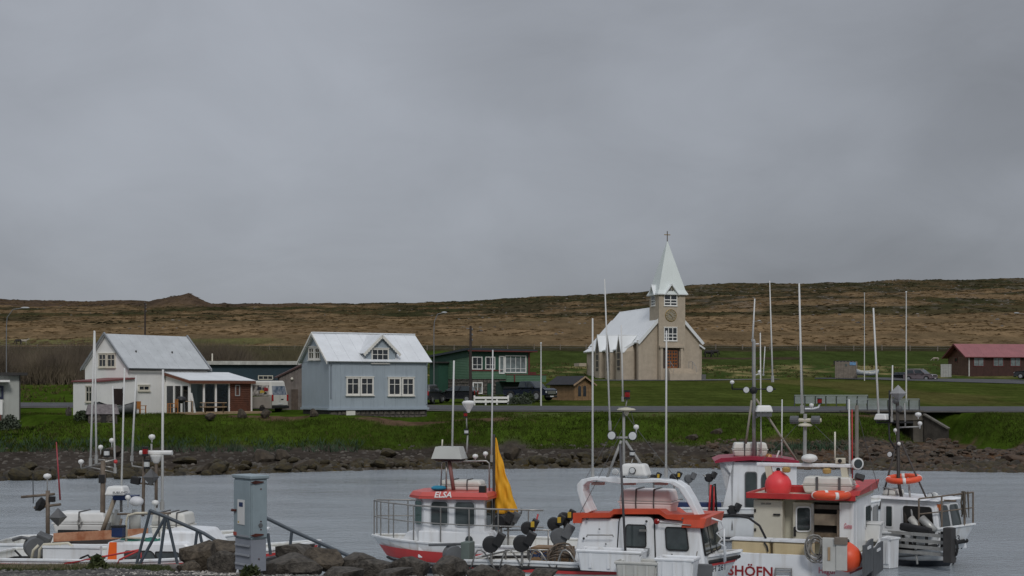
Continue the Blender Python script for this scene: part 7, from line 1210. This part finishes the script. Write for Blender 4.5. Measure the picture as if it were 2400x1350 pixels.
t = T('green_net_heap', 'green net heaped on the right-hand boat roof', 'net', world(b, 2165, 1180, y=-.2), -42)
for k in range(5): t.part(MB().ball((-.35 + k * .17, .05 * (-1) ** k, .02), (.16, .2, .10 + .02 * (k % 2)), 10, 6), 'net_fold', GNET)
liferaft(b, 2066, 1148, 2098, 1174, -.4, .55, 'white life raft case left on the right-hand boat roof', 1)
fishtub(b, 2062, 1264, 2086, 1330, -1.75, .4, 'white tub with faint red lettering at the right-hand boat stern', GEL)
b.part(MB().tube([q(2238 + 12 * math.cos(k * .5236) * .5, 1283 + 20 * math.sin(k * .5236), -1.15) for k in range(12)], .03, 6, closed=True), 'fender_tyre', RUB, smooth=True)
# ================= boat at the left, near
b = Boat('orange_flash_boat', 'white boat with orange flash on its cabin, lying at the left quay', 'boat', (-11.3, 30.9, 0), -7)
b.hull(7.3, 2.5, 1.05, 1.08, 1.42); b.band(.06, .12, REDS); b.rubrail(.2, .04, RUB); yn = -.95; q = lambda px, py, y=yn: b.p(px, py, y=y)
zt = q(330, 1271).z; xa, xb_, xb2 = q(245, 1300).x, q(428, 1285).x, q(512, 1322).x
cb = b.part(MB().hexa([(xa - .06, -.98, .7), (xb2 + .1, -.85, .7), (xb2 + .1, .85, .7), (xa - .06, .98, .7)], [(xa + .03, -.9, zt), (xb_, -.8, zt), (xb_, .8, zt), (xa + .03, .9, zt)]), 'cabin', GEL, bevel=.06)
b.part(MB().hexa([(xa + 1.1, -.75, zt - .3), (xb2 - .05, -.6, zt - .42), (xb2 - .05, .6, zt - .42), (xa + 1.1, .75, zt - .3)], [(xa + 1.1, -.7, zt + .22), (xb_ + .25, -.55, zt + .2), (xb_ + .25, .55, zt + .2), (xa + 1.1, .7, zt + .22)]), 'cabin_top', GEL, bevel=.05)
sq = [Vector((xa - .06, -.98, .7)), Vector((xb2 + .1, -.85, .7)), Vector((xb_, -.8, zt)), Vector((xa + .03, -.9, zt))]
b.winquad(sq, (.035, .125, .02, .98), rad=.01, fm=SOLAS, g=SOLAS, fr=.004, dep=.004, name='orange_flash'); b.winquad(sq, (.22, .52, .1, .72), rad=.06, fm=RUB); b.winquad(sq, (.55, .80, .1, .70), rad=.06, fm=RUB)
fq = [Vector((xb2 + .1, -.85, .7)), Vector((xb2 + .1, .85, .7)), Vector((xb_, .8, zt)), Vector((xb_, -.8, zt))]; b.winquad(fq, (.08, .46, .2, .85), rad=.06); b.winquad(fq, (.54, .92, .2, .85), rad=.06)
b.part(MB().box(q(103, 1).x, xa - .07, -1.0, -.92, .75, q(170, 1284).z), 'bulwark', GEL); b.part(MB().box(q(103, 1).x, xa - .07, -1.03, -.9, q(170, 1284).z, q(170, 1279).z), 'bulwark_cap', GEL)
b.part(MB().tube([q(90, 1322), q(93, 1288), q(103, 1276), q(160, 1273), q(172, 1282)], .028, 8), 'grab_rail', GELC, smooth=True); b.part(MB().tube([q(72, 1320), q(78, 1290), q(90, 1278)], .028, 8), 'grab_rail', GELC, smooth=True); b.part(MB().tube([q(140, 1275), q(142, 1284)], .02), 'grab_rail_post', GELC)
c = q(82, 1282, -.5); wn_ = b.part(MB().lathe([(.03, -.22), (.2, -.22), (.23, -.15), (.15, -.1), (.15, .08), (.23, .12), (.2, .2), (.03, .2)], c, 18, (.5, -.85, 0)), 'net_winch', GREYP); MB().tube([c + Vector((0, 0, .15)), c + Vector((-.3, 0, .2)), c + Vector((-.5, 0, .14))], .04, 6).build('winch_arm', GREYP, wn_); MB().obox(c + Vector((.2, 0, .18)), (.3, .2, .2), (.3, .4, .2)).build('winch_motor', GREYP, wn_, bevel=.02)
b.tubes('hose', RUB, [[(35, 1290), (50, 1305), (62, 1320)], [(178, 1322), (190, 1308), (206, 1301), (216, 1312), (218, 1322)]], .022, -1.1); b.tubes('mooring_line', RED, [[(150, 1322), (330, 1288), (332, 1322)], [(275, 1322), (280, 1312), (330, 1288)]], .02, -1.25)
b.tubes('roof_rail', GELC, [[(296, 1272), (296, 1222), (300, 1208), (318, 1203), (345, 1202)], [(262, 1258), (340, 1262)]], .025, -.8); 
ym = -.3
b.tubes('mast', BROWNM, [[(112, 1280), (112, 1150)]], .045, ym, 8); b.tubes('mast_arm', BROWNM, [[(50, 1165), (128, 1158)], [(80, 1190), (142, 1182)]], .03, ym); b.mush(111, 1118, ym, .1, .3, 'gps_dome'); b.ant((141, 1172), (132, 1036), ym, .02, .012, mat('red_whip_paint', (.35, .05, .06), .5), False); b.reflector(136, 1212, ym - .1, .19); c = q(95, 1183, ym); b.part(MB().lathe([(.05, -.1), (.13, -.05), (.16, .05), (.03, .1)], c, 12, (-.7, -.5, .4)), 'search_light', RUB); b.ant((78, 1180), (77, 1110), ym, .01, .008, RUB, False); b.part(MB().obox(q(122, 1170, ym), (.12, .1, .12)), 'deck_light', RUB, bevel=.01)
b.tubes('mast', BROWNM, [[(335, 1210), (338, 1062)], [(366, 1190), (366, 1070)]], .035, .1, 8); b.part(MB().tube([q(328, 1061, .1), q(404, 1061, .1)], .05, 8), 'bar_radar', WPL); b.part(MB().lathe([(.05, -.18), (.08, -.14), (.13, -.03), (.13, 0)], q(366, 1066, .1), 12), 'radar_motor', WPL); b.lampbox(340, 1058, .0, DRED, .2, .1); b.lampbox(344, 1088, .05, HEADL, .2, .1); b.ant((355, 1082), (355, 1040), .1, .02, .02, GREYM, False, 'stalk'); b.mush(356, 1026, .1, .085, .1); b.reflector(354, 1118, .0, .18); b.ant((380, 1195), (382, 866), .1, .03, .024); c = q(318, 1126, .05); b.part(MB().obox(c, (.2, .12, .16), (0, .2, 0)), 'flood_box', RUB, bevel=.02); b.tubes('lamp_arm', BROWNM, [[(322, 1132), (360, 1136)]], .02, .1)
b.ant((309, 1080), (319, 880), .1, .024, .018); b.tubes('antenna_arm', GREYM, [[(309, 1082), (310, 1092), (336, 1096)]], .018, .1); b.mush(364, 1180, .0, .09, .2); b.mush(300, 1168, .0, .07, .2)
c = q(320, 1175, .0); b.part(MB().ball(c, (.16, .12, .11), 12, 8), 'wrapped_lamp', mat('white_wrap', (.66, .67, .69), .6, .12, 5), smooth=True); b.tubes('platform', BROWNM, [[(275, 1205), (400, 1203)], [(285, 1216), (276, 1258)]], .025, -.1)
AB = b
t = T('green_net_bag', 'green net bag on the left boat cabin roof', 'net', world(b, 336, 1284, y=-.55), -7)
for k in range(5): t.part(MB().ball((-.4 + k * .2, .08 * (-1) ** k, .08), (.2, .2, .13 + .03 * (k % 2)), 10, 6), 'net_fold', GNET)
t = T('navy_battery_box', 'small navy box on the orange board', 'box', world(b, 278, 1258, y=-.9), -7); t.part(MB().box(-.12, .12, -.1, .1, 0, .2), 'case', NAVY, bevel=.015); t.part(MB().box(-.13, .13, -.11, .11, .2, .235), 'lid', RUB)
liferaft(b, 352, 1204, 434, 1264, .15, .7, 'yellowish white slatted life raft case on the left boat, right one', 3)
# ================= boat at the left, behind
b = Boat('orange_board_boat', 'white boat with salmon-orange boards and antenna mast behind the left boat', 'boat', (-12.4, 34.6, 0), -5)
b.hull(6.6, 2.4, .95, .98, 1.3); yn = -.9; q = lambda px, py, y=yn: b.p(px, py, y=y)
b.part(MB().box(q(120, 1).x, q(345, 1).x, -.85, .85, .6, q(230, 1272).z), 'deckhouse', mat('dark_deckhouse', (.05, .04, .035), .7, .2)); a, c = q(126, 1268), q(346, 1262)
b.part(MB().ext([q(125, 1270), q(346, 1260), q(346, 1238), q(125, 1250)], (0, .05, 0)), 'orange_board', SALMON)
ym = -.1; b.tubes('mast', BROWNM, [[(240, 1260), (242, 1080)]], .06, ym, 8); b.tubes('radar_post', mat('tan_post', (.30, .25, .19), .7, .2), [[(239, 1248), (268, 1170)]], .055, -.4, 8)
b.radome(252, 1139, 300, 1160, -.35, .5, WPL); o_ = b.part(MB().hexa([(q(253, 1).x, -.55, q(275, 1171, -.35).z), (q(299, 1).x, -.55, q(275, 1171, -.35).z), (q(299, 1).x, -.15, q(275, 1171, -.35).z), (q(253, 1).x, -.15, q(275, 1171, -.35).z)], [(q(252, 1).x, -.6, q(275, 1161, -.35).z), (q(300, 1).x, -.6, q(275, 1161, -.35).z), (q(300, 1).x, -.1, q(275, 1161, -.35).z), (q(252, 1).x, -.1, q(275, 1161, -.35).z)]), 'radar_base', NAVY)
p0, p1 = q(265, 1157, -.6), q(300, 1156, -.6); lettering('FURUNO', TXB, b, p0 + Vector((0, -.0, 0)), p1 - p0, (0, 0, 1), .07, 'radar_lettering', width=(p1 - p0).length, ext=.03)
b.tubes('antenna_frame', STAIN, [[(190, 1098), (272, 1076)], [(210, 1076), (265, 1080)], [(240, 1092), (266, 1096)], [(200, 1092), (272, 1108)]], .018, ym)
for p0, p1 in (((212, 1092), (221, 775)), ((226, 1086), (222, 776)), ((270, 1108), (264, 905)), ((284, 1170), (292, 862))): b.ant(p0, p1, ym, .026, .018)
b.mush(190, 1084, ym, .08, .12); b.mush(236, 1050, ym, .07, .15); b.mush(262, 1034, ym, .075, .15); c = q(271, 1082, ym); b.part(MB().ball(c, .05, 8, 6), 'red_lamp', RED); b.lampbox(250, 1062, ym, HEADL, .2, .11); b.part(MB().obox(q(240, 1122, ym), (.14, .16, .2)), 'junction_box', RUB, bevel=.01); b.ant((284, 1200), (284, 1172), ym, .035, .035, GREYM, False, 'antenna_socket')
for px, w_ in ((258, .12), (273, .1), (316, .14)): c = q(px, 1248, .2); b.part(MB().lathe([(w_, 0), (w_, .42), (w_ * .5, .5), (w_ * .5, .56), (.001, .57)], c, 14), 'plastic_drum', mat('milky_plastic', (.52, .53, .50), .5, .1), smooth=True)
t = liferaft(b, 122, 1202, 247, 1251, -.25, .75, 'large white life raft case on the left boats, with hanging shackle', 1, WPL); t.part(MB().box(-.5, .5, -.42, -.39, .02, .1), 'carry_handle', RUB)
t.part(MB().tube([(0.05, -.42, .42), (.0, -.44, .3), (.05, -.44, .2), (.1, -.44, .3)], .02, 6, closed=True), 'shackle', STAIN)

# stays and cables
def stays(bt, lines, r=.007, m=None):
    for (p0, k0), (p1, k1) in lines:
        a = bt.p(*p0, **k0); c = bt.p(*p1, **k1); mid = a.lerp(c, .5) - Vector((0, 0, (a - c).length * .012)); bt.part(MB().tube([a, mid, c], r, 4), 'stay_wire', m or STRAP)
Y5 = {'y': -.5}; stays(CM, [(((1462, 965), Y5), ((1372, 1122), Y5)), (((1462, 965), Y5), ((1600, 1140), Y5)), (((1462, 1000), Y5), ((1345, 1230), {'y': -.9})), (((1478, 960), Y5), ((1491, 1010), Y5))])
XG = {'x': xg}; xs_ = 2.35; stays(SDb, [(((1887, 975), {'x': xs_}), ((1780, 1088), {'x': xs_})), (((1887, 975), {'x': xs_}), ((2008, 1090), {'x': xs_})), (((2008, 960), {'x': xs_}), ((2060, 1150), {'x': 3.6})), (((1873, 700), {'x': xs_}), ((1887, 980), {'x': xs_}))])

# loose gear on the near boat's working deck
rn = random.Random(9); cc = CM.M @ CM.p(1318, 1318, y=-.75); t = T('hose_coil', 'brown coiled hose on the working deck left of the orange-trimmed cabin', 'hose', cc, -20)
for k in range(6): t.part(MB().tube([((.30 + .04 * rn.random()) * math.cos(a_ * .3927), .1 * math.sin(a_ * .3927 * 2 + k), (.12 + .03 * k) * math.sin(a_ * .3927) + .03 * k) for a_ in range(16)], .022, 6, closed=True), 'hose_turn', BROWNM, smooth=True)
t = T('blue_rope', 'tangle of blue rope on the rail left of the orange-trimmed cabin', 'rope', CM.M @ CM.p(1262, 1296, y=-.5), -20)
for k in range(4): t.part(MB().tube([(-.25 + .07 * a_, .04 * math.sin(a_ * 1.3 + k), .05 * math.sin(a_ * .9 + k * 2) - .03 * k) for a_ in range(8)], .014, 5), 'rope_strand', mat('blue_rope', (.02, .06, .16), .9, .2))
for k, (px, py) in enumerate(((1405, 1240), (1420, 1275), (1600, 1215), (1575, 1300))): c = CM.p(px, py, y=-.97); CM.part(MB().lathe([(.001, 0), (.02, 0), (.02, .012), (.001, .014)], c, 8, (0, -1, 0)), 'bolt_cap', GREYP)
CM.part(MB().tube([CM.p(1375, 1258, y=-1.0), CM.p(1376, 1254, y=-1.05), CM.p(1436, 1254, y=-1.05), CM.p(1437, 1258, y=-1.0)], .014, 6), 'grab_handle', STAIN, smooth=True)
CM.part(MB().tube([CM.p(1545, 1225, y=-1.02), CM.p(1620, 1231, y=-1.02)], .014, 6), 'grab_handle', STAIN, smooth=True)
# ---------------------------------------------------------------- near quay: kerb, cabinet, handrails, riprap, plants
QC = mat('quay_concrete', (.13, .115, .10), .95, .35, 2, bump=.6, bscale=12)
x0, x1 = -26, (425 - 1200) * 26.3 / F
kb = T('quay_kerb', 'worn concrete kerb along the edge of the left quay', 'kerb', (0, 0, 0))
n = 9
for i in range(n): a = x0 + (x1 - x0) * i / n; c = x0 + (x1 - x0) * (i + 1) / n - .02; kb.part(MB().box(a, c, 25.9, 26.5, .4, 1.385 + .012 * math.sin(i * 2.3)), 'kerb_block', QC, bevel=.03)
CAB = mat('grey_cabinet_steel', (.27, .335, .365), .5, .10, 2.5, streak=.25, dirt=(.16, .2, .215)); CABL = mat('grey_cabinet_base', (.25, .27, .31), .65, .08, 3); RUST = mat('rusty_hinge', (.07, .018, .012), .9, .4, 9)
t = T('electric_cabinet', 'tall grey steel power cabinet with rusty hinges on the riprap', 'cabinet', P(586, 1349, 22.4), 26)
ff_w = t.p(626, 1300, y=0).x; wd = .42
lx = t.p(590, 1300, y=0).x; 
# nearest vertical edge is at local (0,0); front face to the right, side face to the left
t2 = t; t2.o.location = P(589, 1349, 22.3); t2.M = Matrix.Translation(t2.o.location) @ Matrix.Rotation(R(40), 4, 'Z'); t2.o.rotation_euler = (0, 0, R(40)); t2.I = t2.M.inverted()
w_ = t.p(626, 1250, y=0).x; d_ = t.p(549, 1250, x=0).y; h1 = t.p(589, 1266, y=0).z; h2 = t.p(589, 1124, y=0).z
t.part(MB().box(.01, w_ - .01, .01, d_ - .01, .05, h1), 'base_section', CABL, bevel=.008); t.part(MB().box(0, w_, 0, d_, h1 + .004, h2), 'upper_case', CAB, bevel=.008); t.part(MB().box(-.03, w_ + .03, -.03, d_ + .03, h2 + .002, h2 + .06), 'cap', CAB, bevel=.015)
ff = Face(t, 'f', 0); fl = Face(t, 'l', 0)
t.part(ff.box(MB(), .015, w_ - .015, .003, .018, h1 + .03, h2 - .03), 'door_panel', CAB, bevel=.004); t.part(fl.box(MB(), -d_ + .015, -.015, .003, .018, h1 + .03, h2 - .03), 'side_door', CAB, bevel=.004)
for py in (1131, 1255): a = ff.uz(589, py); t.part(MB().ext([ff.pt(-.03, .02, a[1] + .0), ff.pt(.05, .02, a[1] - .025), ff.pt(.20, .02, a[1] - .004), ff.pt(.20, .02, a[1] + .012), ff.pt(.06, .02, a[1] + .028)], ff.Nn * .02), 'hinge', RUST)
u, z = fl.uz(551, 1195); t.part(MB().tube([fl.pt(u - .04, .02, z), fl.pt(u + .02, .07, z), fl.pt(u + .08, .02, z)], .02, 6), 'latch', RUST)
u0, u1, a, c = fl.rect(560, 1171, 576, 1229); lb = t.part(fl.box(MB(), u0, u1, .02, .028, a, c), 'notice', mat('white_sticker', (.66, .67, .66), .5, .03)); fl.box(MB(), u0 + (u1 - u0) * .25, u1 - (u1 - u0) * .2, .029, .031, c - .11, c - .04).build('notice_print', NAVY, lb); fl.box(MB(), u0 + .02, u0 + .05, .029, .031, a + .02, a + .05).build('notice_mark', YEL, lb)
u0, u1, a, c = fl.rect(550, 1246, 557, 1254); t.part(fl.box(MB(), u0, u1, .02, .027, a, c), 'red_sticker', mat('faded_red', (.36, .07, .05), .6))
u, z = ff.uz(609, 1231); t.part(MB().lathe([(.001, 0), (.036, 0), (.036, .012), (.001, .012)], ff.pt(u, .019, z), 16, (0, -1, 0)), 'lock', GREYP)
for py in (1146, 1222, 1241): u, z = ff.uz(610, py); t.part(MB().lathe([(.001, 0), (.012, 0), (.012, .008), (.001, .008)], ff.pt(u, .019, z), 8, (0, -1, 0)), 'bolt', RUST)
for k in range(4): zz = .14 + k * .15; t.part(fl.box(MB(), -d_ + .05, -.05, .003, .02, zz, zz + .03), 'louvre', mat('pale_louvre', (.30, .32, .35), .6))
for px, py in ((602, 1310), (604, 1338)): u, z = ff.uz(px + 5, py); t.part(MB().ball(ff.pt(u, .0, z), .012, 8, 6), 'bolt', RUST)
t.part(MB().box(.05, w_ - .05, .05, d_ - .05, -.3, .05), 'plinth', GREYP)
HRL = mat('slate_handrail', (.060, .076, .092), .55, .15, 3)
def handrail(name, label, Y, segs, r=.035):
    g = P(segs[0][0][0], segs[0][0][1], Y); t = T(name, label, 'handrail', (g.x, Y, 1.6), 0)
    r = .030
    for i, s in enumerate(segs): t.part(MB().tube([t.p(*p_, y=0) for p_ in s[:-1]] if not isinstance(s[-1], tuple) else [t.p(*p_, y=0) for p_ in s], r if i else r * 1.15, 8), 'top_rail' if i == 0 else 'brace', HRL)
handrail('gangway_handrail', 'slate-blue gangway handrail with splayed legs in front of the left boat', 27.6, [[(350, 1196), (388, 1211), (462, 1243), (478, 1250), (524, 1279)], [(352, 1196), (318, 1330)], [(386, 1214), (322, 1332)], [(388, 1214), (372, 1330)], [(392, 1214), (416, 1322)], [(462, 1245), (455, 1300)], [(468, 1247), (477, 1292)]])
handrail('gangway_handrail', 'slate-blue gangway handrail sloping down to the right of the cabinet', 27.0, [[(600, 1203), (628, 1216), (690, 1246), (752, 1274), (822, 1305)], [(684, 1244), (678, 1300)], [(750, 1274), (742, 1305)], [(628, 1250), (634, 1300)], [(784, 1290), (782, 1308)]])
# riprap blocks
def rip(m_, px, py, wpx, hpx, Y, label):
    s = F / Y; rock(m_, P(px, py + hpx / 2, Y), wpx / s / 1.7, wpx / s / 2.1, hpx * 1.3 / s / 1.2, label, rot=(random.uniform(-.15, .15), random.uniform(-.15, .15), random.uniform(-.5, .5)), sink=.2)
for a in ((ROCKT, 468, 1312, 110, 74, 24.6, 'tan boulder at the end of the quay kerb, left of the cabinet'), (ROCKT, 516, 1292, 100, 52, 25.2, 'rounded tan boulder directly left of the cabinet, upper one'), (ROCKG, 530, 1322, 90, 50, 23.6, 'grey-brown boulder leaning on the cabinet foot at left'), (ROCKG, 690, 1298, 150, 56, 24.8, 'broad grey boulder right of the cabinet, upper one'), (ROCKG, 680, 1326, 150, 50, 24.0, 'dark boulder right of the cabinet, lower one'), (ROCKT, 745, 1312, 110, 54, 24.3, 'tan-grey boulder under the sloping handrail'), (ROCKG, 835, 1318, 110, 42, 24.6, 'dark long boulder below the handrail end'), (ROCKG, 880, 1334, 120, 40, 23.2, 'flat grey boulder before the red hull stripe'), (ROCKG, 800, 1352, 130, 40, 22.2, 'pale grey boulder at the bottom edge right of the cabinet'), (ROCKG, 968, 1336, 110, 52, 23.4, 'grey boulder below the bow of the red-roofed boat'), (ROCKG, 1050, 1332, 100, 56, 23.2, 'peaked grey boulder below the winch'), (ROCKG, 1130, 1344, 90, 36, 22.8, 'low dark boulder at the bottom edge below the hoops'), (ROCKG, 1204, 1346, 90, 30, 22.6, 'low boulder at the bottom edge left of the white tub'), (ROCKG, 1270, 1348, 90, 28, 22.6, 'last low boulder at the bottom edge before the white tub'), (ROCKG, 620, 1340, 70, 36, 23.0, 'small dark boulder just right of the cabinet foot'), (ROCKT, 440, 1338, 60, 36, 24.0, 'small tan boulder on the gravel at the kerb end'), (ROCKG, 920, 1352, 120, 34, 22.0, 'mottled grey boulder at the bottom edge below the red stripe')): rip(*a)
tag(pebbles('quay_gravel', 5200, None, lambda r_, n: (r_.uniform(-9.5, 3, n), r_.uniform(19.5, 25.8, n)), .012, .045, mat('gravel_chips', (.06, .058, .055), .9, .5, 6, world=True, col2=(.22, .21, .19)), 31), 'loose gravel on the near quay', 'gravel')
tag(pebbles('white_chippings', 900, None, lambda r_, n: (r_.normal(-4.4, .9, n), r_.normal(23.0, .5, n)), .012, .032, mat('pale_chips', (.40, .37, .33), .9, .4, 3, world=True), 32), 'pale stone chippings round the cabinet foot', 'gravel')
WEED = mat('weed_leaf', (.03, .055, .014), .8, .4, 3, world=True, col2=(.085, .10, .03)); DRYF = mat('dry_flower', (.30, .26, .16), .9, .3, 6, world=True, col2=(.10, .09, .045))
tag(tufts('quay_weeds', 1500, lambda r_, n: (np.where(r_.random(n) < .75, -9.6 + 3.2 * r_.random(n) ** 1.3, r_.uniform(-6.6, -5.9, n)), r_.uniform(24.6, 25.9, n)), .02, .07, .008, .02, WEED, 33, None, 6), 'low green weeds along the quay edge', 'weeds'); tag(tufts('dry_seed_heads', 1100, lambda r_, n: (-9.7 + 3.0 * r_.random(n) ** 1.5, r_.uniform(24.8, 25.9, n)), .04, .10, .008, .016, DRYF, 34, None, 4), 'pale dry seed heads at the left end of the quay', 'weeds')
bush(586, 1341, 40, 22, 21.8, WEED, 'small green weed at the foot of the cabinet', 260, 'weed_clump'); bush(228, 1318, 40, 28, 24.8, WEED, 'taller green weed sprouting on the quay edge', 160, 'weed_clump')
